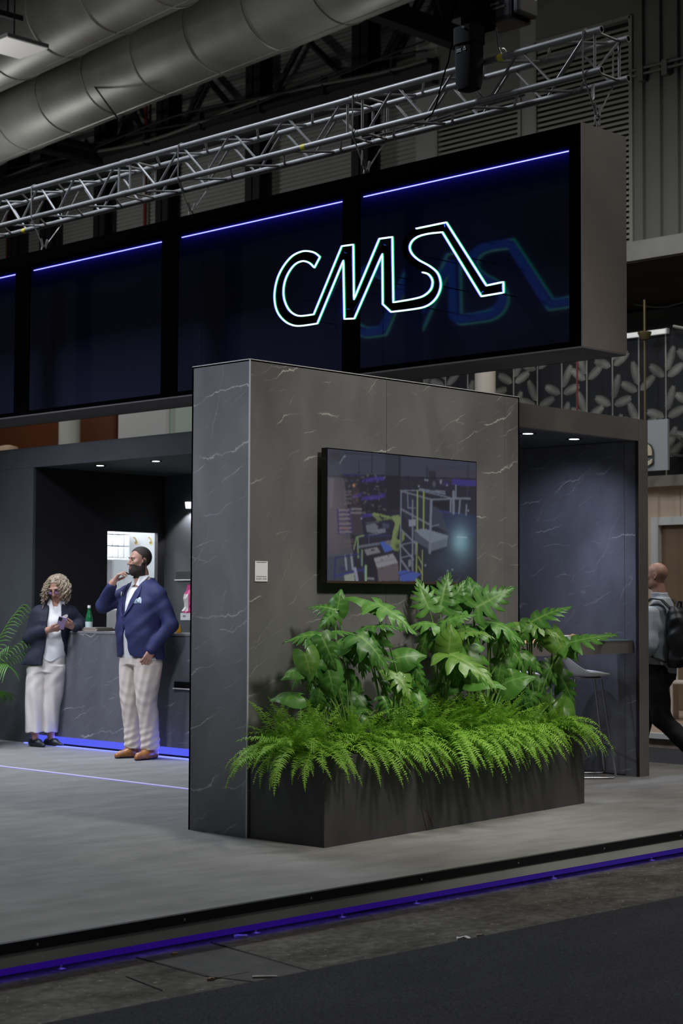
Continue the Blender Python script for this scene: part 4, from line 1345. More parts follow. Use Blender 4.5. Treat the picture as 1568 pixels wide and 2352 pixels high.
part('panel', MB().box((PXW, yA - 0.02, zT), (PXW + 0.5, yA + 0.01, zT + 0.2)).box((PXW - 0.02, yC, zT - 0.02), (PXW + 0.3, yA, zT + 0.03)), W, ple)
slat_m = mat('louvre_slat', (0.30, 0.30, 0.27), 0.5, 0.2)
for gi, (ya, yb2, zt_) in enumerate(((r0, r1, zl1), (l0_, l1_, zl1 - 0.75))):
    lg = thing('louvre_vent', ['tall slatted grey louvre vent beside the ribbed wall panel', 'narrower slatted grey louvre vent beside the pale pillar'][gi], 'vent', (PXW, (ya + yb2) / 2, zl0))
    part('frame', MB().box((PXW - 0.03, ya - 0.03, zl0), (PXW + 0.1, ya + 0.03, zt_)).box((PXW - 0.03, yb2 - 0.03, zl0), (PXW + 0.1, yb2 + 0.03, zt_)).box((PXW - 0.03, ya, zt_ - 0.04), (PXW + 0.1, yb2, zt_ + 0.02)), slat_m, lg)
    part('backing', MB().box((PXW + 0.16, ya, zl0), (PXW + 0.18, yb2, zt_)), M['black'], lg)
    w_ = yb2 - ya - 0.06
    me_ = MB().prism([(0, 0, 0), (0.0, 0, 0.045), (0.10, 0, 0.085), (0.10, 0, 0.078)], (0, w_, 0)).mesh('slat', slat_m)
    nz = int((zt_ - zl0 - 0.06) / 0.087)
    for i in range(nz):
        local_part('slat', me_, lg, Matrix.Translation((0.0, ya + 0.03 - (ya + yb2) / 2, 0.02 + i * 0.087)))
# conduit along the right of the plenum
a, b = at(1440, 165, 'x', PXW - 0.08), at(1600, 118, 'x', PXW - 0.08)
cdt = thing('wall_conduit', 'pair of thin grey conduits crossing the ribbed wall panel', 'conduit', tuple(a))
for k in range(2):
    part('pipe', MB().tube([(a[0], a[1], a[2] - 0.09 * k), (b[0], b[1] - 2, a[2] - 0.09 * k)], 0.022, 8), M['wall_panel'], cdt)
for t in (0.2, 0.55, 0.9):
    part('clip', MB().box((a[0] - 0.03, a[1] + (b[1] - a[1]) * t - 0.05, a[2] - 0.2), (a[0] + 0.08, a[1] + (b[1] - a[1]) * t + 0.05, a[2] + 0.04)), M['wall_panel'], cdt)

# concrete ledge, soffit, lower back wall
zl_b = at(1500, 591, 'x', PXW - 0.25)[2]
lb = thing('wall_ledge', 'pale concrete ledge and brown soffit below the grey hall wall', 'wall', (PXW, 9, zl_b), kind='structure')
part('ledge', MB().box((PXW - 0.25, yC, zl_b), (PXW + 0.4, yA + 0.5, zLedge)), M['concrete_beam'], lb)
part('soffit', MB().box((PXW - 0.2, yC, zl_b - 0.02), (19.0, 46, zl_b)), mat('brown_soffit', (0.12, 0.09, 0.065), 0.8, var=0.25, vscale=0.7), lb)
part('lower_wall', MB().box((18.9, yC, -0.15), (19.0, 46, zl_b)), mat('brown_lower_wall', (0.26, 0.085, 0.025), 0.7, var=0.1, vscale=0.5), lb)
wm = at(1440, 725, 'x', 18.8)
part('pale_band', MB().box((18.7, yC, 3), (18.89, 13.5, wm[2])), mat('pale_grey_band', (0.30, 0.31, 0.30), 0.7), lb)
part('band_edge', MB().box((18.6, yC, wm[2] - 0.13), (18.75, 13.5, wm[2])), M['concrete_beam'], lb)
cbl = part('hanging_cable', MB().tube([at(x, y, 'x', 17.0) for x, y in ((1436, 689), (1460, 700), (1500, 706), (1530, 705), (1568, 695), (1600, 685))], 0.012, 5), M['wall_panel'], None, True)
tag(cbl, 'thin pale cable sagging under the brown soffit', 'cable')

# roof
rfh = part('ceiling', MB().box((-30, -20, 15.8), (30, 46, 16)), M['hall_black'])
tag(rfh, 'black hall roof', 'ceiling', kind='structure')
rb = thing('roof_beam', 'black steel roof beam with a triangular web below the ducts', 'beam', tuple(at(150, 330, 'y', 21.0)))
p, q = at(-60, 293, 'y', 21.0), at(320, 365, 'y', 21.0)
zb = (p[2] + at(310, 352, 'y', 21.0)[2]) / 2
part('flange', MB().box((p[0] - 6, 20.9, zb - 0.06), (HX - 0.4, 21.1, zb)).box((p[0] - 6, 20.9, zb - 0.30), (HX - 0.4, 21.1, zb - 0.24)), M['hall_black'], rb)
part('web', MB().box((p[0] - 6, 20.98, zb - 0.3), (HX - 0.4, 21.02, zb)), M['hall_black'], rb)
for (a, b) in (((36, 300), (36, 200)), ((2, 296), (38, 222)), ((-40, 290), (36, 222)), ((38, 297), (214, 335))):
    part('strut', MB().tube([at(*a, 'y', 21.0), at(*b, 'y', 21.0)], 0.045, 6), M['hall_black'], rb)
rb2 = thing('roof_girder', 'black lattice roof girder above the hoist', 'beam', tuple(at(880, 10, 'y', 11.0)))
gz = at(820, 8, 'y', 11.0)[2]
for (a, b, yb3) in (((690, -20), (1000, 66), 11.0),):
    p, q = at(*a, 'y', yb3), at(*b, 'y', yb3)
    part('flange', MB().box((p[0] - 3, yb3 - 0.12, gz - 0.14), (q[0] + 0.8, yb3 + 0.12, gz + 0.2)), M['hall_black'], rb2)
    part('flange', MB().box((p[0] - 3, yb3 - 0.12, gz + 1.0), (q[0] + 0.8, yb3 + 0.12, gz + 1.2)), M['hall_black'], rb2)
    for i in range(8):
        x0 = p[0] - 2 + i * 0.9
        part('lacing', MB().tube([(x0, yb3, gz + 0.1), (x0 + 0.45, yb3, gz + 1.05), (x0 + 0.9, yb3, gz + 0.1)], 0.04, 6), M['hall_black'], rb2)
for (a, b, X, lab) in (((60, -20), (270, 272), 11.0, 'thin black tie rod slanting steeply across the ducts'), ((-20, 141), (606, 119), 13.0, 'thin black tie rod lying almost level across the ducts')):
    o = part('tie_rod', MB().tube([at(*a, 'x', X), at(*b, 'x', X)], 0.014, 6), M['hall_black'])
    tag(o, lab, 'rod')

# ventilation ducts
dd = np.array([math.cos(math.radians(84.2)), math.sin(math.radians(84.2)), 0])
nrm = np.array([dd[1], -dd[0], 0])
ducts = [((400, 112), 10.6, 0.70, 'lower large silver round ventilation duct under the hall roof'), ((215, 0), 10.9, 0.68, 'upper large silver round ventilation duct under the hall roof')]
for (px, zc, r, lab) in ducts:
    c = at(*px, 'z', zc)
    dt = thing('ventilation_duct', lab, 'duct', tuple(c), group='round ducts under the roof')
    s0, s1 = (-9.0, 24) if px[0] == 400 else (-13, 24)
    nseg = 22
    V, Fc = [], []
    A = np.array([0, 0, 1.0])
    for i in range(nseg + 1):
        s_ = s0 + (s1 - s0) * i / nseg
        for k in range(40):
            a_ = 2 * math.pi * k / 40
            wob = 1 + 0.006 * math.sin(3 * a_ + i * 1.3)
            V.append(c + dd * s_ + (nrm * math.cos(a_) + A * math.sin(a_)) * r * wob)
    for i in range(nseg):
        for k in range(40):
            k2 = (k + 1) % 40
            Fc.append((i * 40 + k, i * 40 + k2, (i + 1) * 40 + k2, (i + 1) * 40 + k))
    Fc.append(tuple(range(40)))
    part('skin', MB().add(V, Fc), M['duct_skin'], dt, True)
    i = 0
    s_ = s0
    while s_ < s1:
        ring = [c + dd * s_ + (nrm * math.cos(a_) + A * math.sin(a_)) * (r + 0.006) for a_ in np.linspace(0, 2 * math.pi, 40, endpoint=False)]
        part('seam_ring', MB().tube(ring, 0.014, 5, closed=True), M['duct_skin'], dt, True)
        s_ += 1.55
    part('lengthwise_seam', MB().tube([c + dd * s + (nrm * math.cos(-1.5) + A * math.sin(-1.5)) * (r + 0.004) for s in (s0, s1)], 0.012, 5), M['duct_skin'], dt)

# suspended LED panel and bracket under the ducts
pc = at(32, 109, 'z', 9.0)
lp = thing('panel_lamp', 'square grey white panel lamp hanging below the silver ducts', 'lamp', tuple(pc))
part('housing', MB().box((pc[0] - 0.34, pc[1] - 0.34, 9.0), (pc[0] + 0.34, pc[1] + 0.34, 9.05)), mat('lamp_housing', (0.09, 0.09, 0.09), 0.5), lp)
part('diffuser', MB().box((pc[0] - 0.33, pc[1] - 0.33, 8.985), (pc[0] + 0.33, pc[1] + 0.33, 8.999)), emis('dim_diffuser', (1, 1, 1), 0.085, (0.5, 0.5, 0.5)), lp)
part('hanger', MB().tube([(pc[0], pc[1], 9.05), (pc[0], pc[1], 15.8)], 0.012, 6), M['hall_black'], lp)
bk = thing('lamp_bracket', 'short black bracket above the panel lamp', 'bracket', tuple(at(20, 32, 'z', 9.6)))
p, q = at(-15, 26, 'z', 9.6), at(50, 44, 'z', 9.6)
part('arm', MB().tube([p, q], 0.055, 4), M['hall_black'], bk)
part('hanger', MB().tube([(p + q) / 2, (p + q) / 2 + (0, 0, 6.0)], 0.015, 6), M['hall_black'], bk)

# ---------------------------------------------------------------- neighbouring stand behind, on the right
NXW = 12.0
nfl = part('floor_wood', MB().box((8.55, -3.0, FLOOR_Z), (NXW, 12.0, 0.0)), M['wood_floor'])
tag(nfl, 'oak floor of the stand across the far aisle', 'floor', kind='structure')
nt_ = part('trim_5', MB().box((8.49, -3.0, -0.05), (8.56, 12.0, 0.006)), mat('white_trim', (0.55, 0.54, 0.52), 0.5))
tag(nt_, 'pale edge trim of the oak floor across the far aisle', 'edge trim', kind='structure')
zm0, zm1 = 3.02, 4.90
nw = thing('wall_neighbour', 'beige wood panel wall with a leaf mural band above it', 'wall', (NXW, 6, 0), kind='structure')
beige = mat('beige_wood_panel', (0.52, 0.42, 0.32), 0.35, var=0.08, vscale=2, stretch=(1, 3, 0.4))
ydoor = at(1496, 1300, 'x', NXW)[1]
ydoor2 = at(1513, 1300, 'x', NXW)[1]
zd = at(1500, 1189, 'x', NXW)[2]
zd2 = at(1520, 1206, 'x', NXW)[2]
ysm = at(1562, 1150, 'x', NXW)[1]
part('panel', MB().box((NXW, ysm + 0.004, zd), (NXW + 0.05, 11.0, 2.88)), beige, nw)
part('panel', MB().box((NXW, 2.0, zd), (NXW + 0.05, ysm - 0.004, 2.88)), beige, nw)
part('panel', MB().box((NXW, ydoor, 0), (NXW + 0.05, 11.0, zd)), beige, nw)
part('ledge', MB().box((NXW - 0.12, 2.0, 2.88), (NXW + 0.05, 11.0, zm0)), mat('grey_ledge', (0.27, 0.26, 0.24), 0.5), nw)
part('door_frame', MB().box((NXW - 0.02, ydoor2, 0), (NXW + 0.06, ydoor, zd)).box((NXW - 0.02, 2.0, zd2), (NXW + 0.06, ydoor2, zd)), mat('white_door_frame', (0.5, 0.52, 0.52), 0.5), nw)
part('door_leaf', MB().box((NXW + 0.06, 2.0, 0), (NXW + 0.1, ydoor2, zd2)), mat('brown_door', (0.17, 0.115, 0.07), 0.45, var=0.1, vscale=1.5), nw)
part('mural_board', MB().box((NXW, 2.0, zm0), (NXW + 0.05, 11.0, zm1)), mat('mural_dark', (0.011, 0.012, 0.0145), 0.6, spec=0.2, var=0.3, vscale=1.2), nw)
leafm = mat('mural_leaf', (0.22, 0.225, 0.205), 0.6, var=0.45, vscale=3)
mb = MB()
def feather(y, z, ang, ln, wd):
    """a printed plume: many fine strokes on the board"""
    c, s = math.cos(ang), math.sin(ang)
    n = 14
    for i in range(n):
        t = 0.12 + 0.88 * i / n
        for sd in (-1, 1):
            w_ = wd * math.sin(math.pi * min(1, t * 0.85 + 0.12)) ** 0.7
            a2 = ang + sd * (0.85 - 0.4 * t)
            b0 = (y + c * ln * t, z + s * ln * t)
            b1 = (b0[0] + math.cos(a2) * w_, b0[1] + math.sin(a2) * w_)
            nx, nz_ = -math.sin(a2) * 0.0048, math.cos(a2) * 0.0048
            X = NXW - 0.0025
            mb.add([(X, b0[0] - nx, b0[1] - nz_), (X, b0[0] + nx, b0[1] + nz_), (X, b1[0] + nx * 0.4, b1[1] + nz_ * 0.4), (X, b1[0] - nx * 0.4, b1[1] - nz_ * 0.4)], [(0, 1, 2, 3)])
rs = random.Random(11)
for k in range(17):
    y = 3.4 + k * 0.42
    zph = (k * 0.37) % 0.52
    mb.add([(NXW - 0.002, y - 0.009, zm0), (NXW - 0.002, y + 0.009, zm0), (NXW - 0.002, y + 0.009, zm1), (NXW - 0.002, y - 0.009, zm1)], [(0, 1, 2, 3)])
    zz = zm0 - 0.2 + zph
    while zz < zm1 - 0.30:
        if zz > zm0 - 0.02:
            # y grows to the left in the photograph
            feather(y, zz + 0.06, math.radians(rs.uniform(62, 75)) if k % 2 else math.radians(rs.uniform(105, 118)), 0.36, 0.10)
            feather(y, zz, math.radians(rs.uniform(18, 40)), 0.30, 0.10)
            feather(y, zz - 0.0, math.radians(rs.uniform(140, 165)), 0.30, 0.10)
        zz += 0.52
mo = part('mural_print', mb, leafm, nw, label='pale feathery leaf print')
# batten light above the mural
a, b = at(1430, 773, 'x', NXW - 0.05), at(1531, 755, 'x', NXW - 0.05)
bl = thing('batten_light', 'slim white batten light along the top of the leaf mural', 'lamp', tuple(a))
part('tube', MB().box((NXW - 0.08, b[1], a[2] - 0.03), (NXW - 0.03, a[1] + 1.5, a[2] + 0.03)), emis('batten_white', (0.9, 0.95, 0.92), 0.28, (0.6, 0.6, 0.6)), bl)
part('end_cap', MB().box((NXW - 0.085, b[1] - 0.02, a[2] - 0.035), (NXW - 0.025, b[1], a[2] + 0.035)), M['alu_edge'], bl)
part('bracket', MB().tube([(NXW - 0.05, b[1] - 0.1, a[2] + 0.05), (NXW - 0.05, b[1] - 0.45, a[2] - 0.05), (NXW - 0.05, b[1] - 0.6, a[2] + 0.06)], 0.02, 6), M['wall_panel'], bl)
# slim brass pole in front of the mural, white column further left, dark red stripe pole
p = at(1480, 790, 'x', NXW - 0.3)
bp_ = part('thin_pole', MB().tube([(p[0], p[1], 0.0), (p[0], p[1], 5.3)], 0.014, 6).lathe([(0.05, 4.78), (0.09, 4.86), (0.09, 4.88)], (p[0], p[1], 0), 12), mat('dull_brass', (0.14, 0.11, 0.05), 0.5, 0.4), None, True)
tag(bp_, 'slim dull brass pole standing before the leaf mural', 'pole')
p = at(1325, 880, 'x', NXW - 0.3)
rp_ = part('thin_pole', MB().tube([(p[0], p[1], 0), (p[0], p[1], 5.2)], 0.014, 6), mat('dark_red_pole', (0.14, 0.02, 0.02), 0.5))
tag(rp_, 'slim dark red pole standing before the leaf mural', 'pole')
a, b = at(1095, 880, 'x', NXW - 0.6), at(1133, 880, 'x', NXW - 0.6)
cr_ = (a[1] - b[1]) / 2 * 0.97
cw_ = part('round_column', MB().lathe([(cr_, FLOOR_Z), (cr_, 6.2)], (NXW - 0.6, (a[1] + b[1]) / 2, 0), 28), mat('cream_column', (0.52, 0.48, 0.42), 0.5), None, True)
tag(cw_, 'cream round column rising before the leaf mural', 'column')
# hanging sign panel with a round letter
a, b = at(1482, 966, 'x', NXW - 0.5), at(1533, 1079, 'x', NXW - 0.5)
sgn = thing('letter_sign', 'grey sign panel with a bold rounded e beside the mural', 'sign', (NXW - 0.5, (a[1] + b[1]) / 2, b[2]))
part('panel', MB().box((NXW - 0.5, b[1], b[2]), (NXW - 0.46, a[1] + 0.45, a[2])), mat('sign_grey', (0.30, 0.32, 0.34), 0.4), sgn)
for zz_ in (a[2] - 0.2, b[2] + 0.2):
    part('bracket', MB().box((NXW - 0.46, b[1] + 0.1, zz_), (NXW + 0.0, b[1] + 0.13, zz_ + 0.03)), M['steel'], sgn)
part('glass_tube', MB().tube([(NXW - 0.53, a[1] + 0.012, b[2]), (NXW - 0.53, a[1] + 0.012, a[2] - 0.05)], 0.012, 8), mat('pale_tube', (0.6, 0.7, 0.72), 0.2), sgn)
lc = at(1483, 1066, 'x', NXW - 0.51)
rot = Matrix(((0, 0, -1, 0), (-1, 0, 0, 0), (0, 1, 0, 0), (0, 0, 0, 1)))
text_part('e', 0.60, Matrix.Translation((NXW - 0.512, lc[1] + 0.02, lc[2] - 0.02)) @ rot, mat('letter_dark_green', (0.03, 0.05, 0.045), 0.5), sgn, 0.006, 'letter', 0.022)
text_part('e', 0.60, Matrix.Translation((NXW - 0.53, lc[1] + 0.02, lc[2] - 0.02)) @ rot, mat('letter_cream', (0.52, 0.46, 0.34), 0.5), sgn, 0.008, 'letter_face', 0.002)

# white chair, bench and box on the oak floor
def chair_far(loc, rz):
    c = thing('cafe_chair', 'white framed chair on the oak floor across the aisle', 'chair', loc, rz)
    wm_ = mat('chair_cream', (0.55, 0.50, 0.44), 0.5)
    lp_ = lambda nm, mb_: local_part(nm, mb_.mesh(nm, wm_, True), c)
    lp_('seat', MB().box((-0.22, -0.21, 0.43), (0.22, 0.21, 0.46), bev=0.01))
    lp_('backrest', MB().box((-0.22, 0.19, 0.62), (0.22, 0.21, 0.82), bev=0.008))
    lp_('top_rail', MB().tube([(-0.22, 0.2, 0.80), (-0.2, 0.21, 0.9), (0.2, 0.21, 0.9), (0.22, 0.2, 0.8)], 0.014, 8))
    for sx in (-1, 1):
        lp_('leg', MB().tube([(sx * 0.2, -0.19, 0.44), (sx * 0.21, -0.2, 0.0)], 0.016, 8))
        lp_('leg', MB().tube([(sx * 0.21, 0.2, 0.0), (sx * 0.21, 0.2, 0.82)], 0.016, 8))
    return c
pc = at(1577, 1655, 'z', 0.0)
chair_far((pc[0] + 0.1, pc[1], 0), math.radians(25))
p = at(1505, 1655, 'z', 0.0)
bn = thing('low_bench', 'pale wooden bench on the oak floor across the aisle', 'bench', (p[0], p[1] + 0.2, 0))
part('top', MB().box((p[0], p[1] - 0.03, 0.40), (p[0] + 0.5, p[1] + 1.2, 0.45), bev=0.006), mat('pale_bench', (0.5, 0.43, 0.36), 0.5), bn)
part('side_panel', MB().box((p[0] + 0.04, p[1] - 0.02, 0.0), (p[0] + 0.46, p[1] + 0.02, 0.40)), bpy.data.materials['pale_bench'], bn)
part('side_panel', MB().box((p[0] + 0.04, p[1] + 1.0, 0.0), (p[0] + 0.46, p[1] + 1.04, 0.40)), bpy.data.materials['pale_bench'], bn)

# behind the booth on the left: brown boards, white column, pale panels
bbx = 13.0
for (xa, xb, c, lab, X, cat) in ((272, 381, (0.62, 0.62, 0.60), 'pale grey exhibition panel standing behind the reception header', 13.0, 'panel'),
                                 (381, 470, (0.5, 0.6, 0.5), 'pale green exhibition panel standing behind the reception header', 13.1, 'panel')):
    a, b = at(xa, 950, 'x', X)[1], at(xb, 950, 'x', X)[1]
    o = part('exhibition_panel', MB().box((X, b, FLOOR_Z), (X + 0.08, a, 5.6)), mat('panel_paint', c, 0.6))
    tag(o, lab, cat)
a = at(268, 950, 'x', 13.5)[1]
o = part('exhibition_panel', MB().box((13.5, a, FLOOR_Z), (13.6, 34, 5.9)), mat('rust_brown_panel', (0.11, 0.028, 0.007), 0.6, var=0.08, vscale=1))
tag(o, 'long rust brown exhibition panel behind the reception header', 'panel')
a, b = at(145, 970, 'x', 12.6)[1], at(175, 970, 'x', 12.6)[1]
o = part('round_column', MB().lathe([((a - b) / 2, FLOOR_Z), ((a - b) / 2, 6.0)], (12.6, (a + b) / 2, 0), 24), mat('white_column', (0.55, 0.55, 0.48), 0.5), None, True)
tag(o, 'white round column before the rust brown panel', 'column')
p = at(18, 1030, 'x', 11.5)
o = thing('pendant_shade', 'pale orange rounded lamp shade just above the reception header', 'lamp', tuple(p))
part('shade', MB().lathe([(0.05, 0.06), (0.18, 0.03), (0.22, -0.05), (0.22, -0.12)], (p[0], p[1], p[2]), 20), mat('peach_shade', (0.55, 0.38, 0.25), 0.6), o, True)
part('stand', MB().tube([(p[0], p[1], FLOOR_Z), (p[0], p[1], p[2])], 0.02, 8), M['steel'], o)

# ---------------------------------------------------------------- plants
def leaf_mat(name, c0, c1, vein, rough=0.35, trans=0.25, spec=0.5):
    m = bpy.data.materials.new(name)
    m.use_nodes = True
    nt = m.node_tree
    L = nt.links.new
    b = nt.nodes['Principled BSDF']
    b.inputs['Roughness'].default_value = rough
    b.inputs['Specular IOR Level'].default_value = spec
    at_ = nt.nodes.new('ShaderNodeAttribute')
    at_.attribute_name = 'vein'
    oi = nt.nodes.new('ShaderNodeObjectInfo')
    mx = nt.nodes.new('ShaderNodeMix')
    mx.data_type = 'RGBA'
    L(oi.outputs['Random'], mx.inputs['Factor'])
    mx.inputs[6].default_value = tuple(c0) + (1,)
    mx.inputs[7].default_value = tuple(c1) + (1,)
    mv = nt.nodes.new('ShaderNodeMix')
    mv.data_type = 'RGBA'
    L(at_.outputs['Fac'], mv.inputs['Factor'])
    L(mx.outputs[2], mv.inputs[6])
    mv.inputs[7].default_value = tuple(vein) + (1,)
    L(mv.outputs[2], b.inputs['Base Color'])
    tr = nt.nodes.new('ShaderNodeBsdfTranslucent')
    L(mv.outputs[2], tr.inputs['Color'])
    ms = nt.nodes.new('ShaderNodeMixShader')
    ms.inputs[0].default_value = trans
    out = nt.nodes['Material Output']
    L(b.outputs[0], ms.inputs[1])
    L(tr.outputs[0], ms.inputs[2])
    L(ms.outputs[0], out.inputs['Surface'])
    return m


M['fern'] = leaf_mat('fern_green', (0.16, 0.37, 0.028), (0.30, 0.55, 0.06), (0.30, 0.52, 0.08), 0.5, 0.38, 0.3)
M['monstera'] = leaf_mat('monstera_green', (0.040, 0.145, 0.020), (0.085, 0.24, 0.034), (0.20, 0.36, 0.09), 0.38, 0.2, 0.4)
M['monstera_light'] = leaf_mat('monstera_young_green', (0.10, 0.24, 0.03), (0.14, 0.29, 0.04), (0.24, 0.36, 0.10), 0.34, 0.25)
M['stem'] = mat('green_stem', (0.13, 0.25, 0.06), 0.45, var=0.25, vscale=9)
M['root'] = mat('dry_root', (0.10, 0.085, 0.04), 0.8)


def finish_leaf(V, Fc, vein, name, m, smooth_=True):
    me_ = bpy.data.meshes.new(name)
    me_.from_pydata([tuple(v) for v in V], [], Fc)
    at_ = me_.attributes.new('vein', 'FLOAT', 'POINT')
    at_.data.foreach_set('value', vein)
    me_.materials.append(m)
    bm = bmesh.new()
    bm.from_mesh(me_)
    bmesh.ops.remove_doubles(bm, verts=bm.verts[:], dist=1e-4)
    bm.to_mesh(me_)
    bm.free()
    if smooth_:
        me_.shade_smooth()
    return me_


def monstera_leaf(seed, lobes=7, slit=0.40, droop=0.45, dome=0.25, curl=0.5, m=None, wave=0.03):
    rs = random.Random(seed)
    V, Fc, vein = [], [], []
    NU, NV = 4, 10
    for sd in (-1, 1):
        us = [0.0]
        for i in range(lobes):
            us.append(us[-1] + rs.uniform(0.8, 1.2) * (1.25 - 0.5 * i / lobes))
        us = [u / us[-1] for u in us]
        for i in range(lobes):
            u0, u1 = us[i], us[i + 1]
            vs_ = min(0.8, slit + rs.uniform(-0.1, 0.12)) if slit < 0.99 else 2
            lc = rs.uniform(0.2, 1.0) * curl
            ltw = rs.uniform(-0.5, 0.5) * curl
            base = len(V)
            for b in range(NV + 1):
                v = b / NV
                g = 0.0
                if v > vs_:
                    q = (v - vs_) / (1 - vs_)
                    g = 0.5 * (0.20 + 0.62 * q ** 2.2) if q > 0.02 else 0.1
                if slit >= 0.99:
                    g = 0
                for a in range(NU + 1):
                    s = a / NU
                    ss = g + (1 - 2 * g) * s
                    u = u0 + (u1 - u0) * ss
                    th = math.radians(148 - 122 * u ** 0.62)
                    w = 0.56 * (1 - u * 0.93) ** 0.62 * (0.78 + 0.22 * math.sin(math.pi * min(1, u * 1.3 + 0.15)))
                    if slit < 0.99:
                        w *= 1 - 0.10 * (2 * s - 1) ** 2 * v
                    th2 = th - 0.30 * v * v
                    x = sd * w * v * math.sin(th2)
                    y = 0.96 * u + w * v * math.cos(th2)
                    z = -dome * (abs(x) ** 2) * 1.3 + 0.10 * abs(x) * (1 - v)
                    z -= lc * 0.28 * max(0, v - 0.45) ** 2
                    z += wave * math.sin(9 * u + 5 * v + seed) * v + ltw * 0.10 * (s - 0.5) * v * v
                    z -= droop * max(0, y) ** 2 * 0.62 + 0.2 * droop * min(0, y) ** 2
                    V.append((x, y, z))
                    mid = max(0, 1 - v * 16) + 0.55 * max(0, 1 - abs(s - 0.5) * 9) * (1 - v) ** 0.5
                    vein.append(min(1, mid))
            for b in range(NV):
                for a in range(NU):
                    p = base + b * (NU + 1) + a
                    f = (p, p + 1, p + NU + 2, p + NU + 1)
                    Fc.append(f if sd > 0 else f[::-1])
    return finish_leaf(V, Fc, vein, 'leaf', m or M['monstera'])


MON = [monstera_leaf(1, 7, 0.36, 0.35, 0.35, 0.6), monstera_leaf(2, 6, 0.42, 0.75, 0.6, 0.9), monstera_leaf(3, 8, 0.34, 0.2, 0.25, 0.5),
       monstera_leaf(4, 5, 0.5, 0.9, 0.9, 1.2), monstera_leaf(5, 7, 0.38, 0.5, 0.2, 0.9, M['monstera_light']),
       monstera_leaf(6, 5, 1.0, 0.6, 0.7, 0.4), monstera_leaf(7, 5, 1.0, 0.5, 0.9, 0.6, M['monstera_light']), monstera_leaf(8, 7, 0.32, 0.9, 1.3, 0.8)]


def pl_at(px, py, t):
    """point seen at a pixel, on the vertical plane inside the planter at width t"""
    o = PA + ey * t
    n2 = ey
    d = CF + CR * (px - 784) / F_PX - CU * (py - 1176) / F_PX
    k = ((o - CAM[:2]) @ n2) / (d[:2] @ n2)
    q = CAM + d * k
    s_ = (q[:2] - PA) @ ex
    if t > 0 and s_ < 2.6:      # keep the same relative place where the box narrows
        o = PA + ey * (t * pl_dep(max(0, s_)) / 0.575)
        k = ((o - CAM[:2]) @ n2) / (d[:2] @ n2)
        q = CAM + d * k
    return q


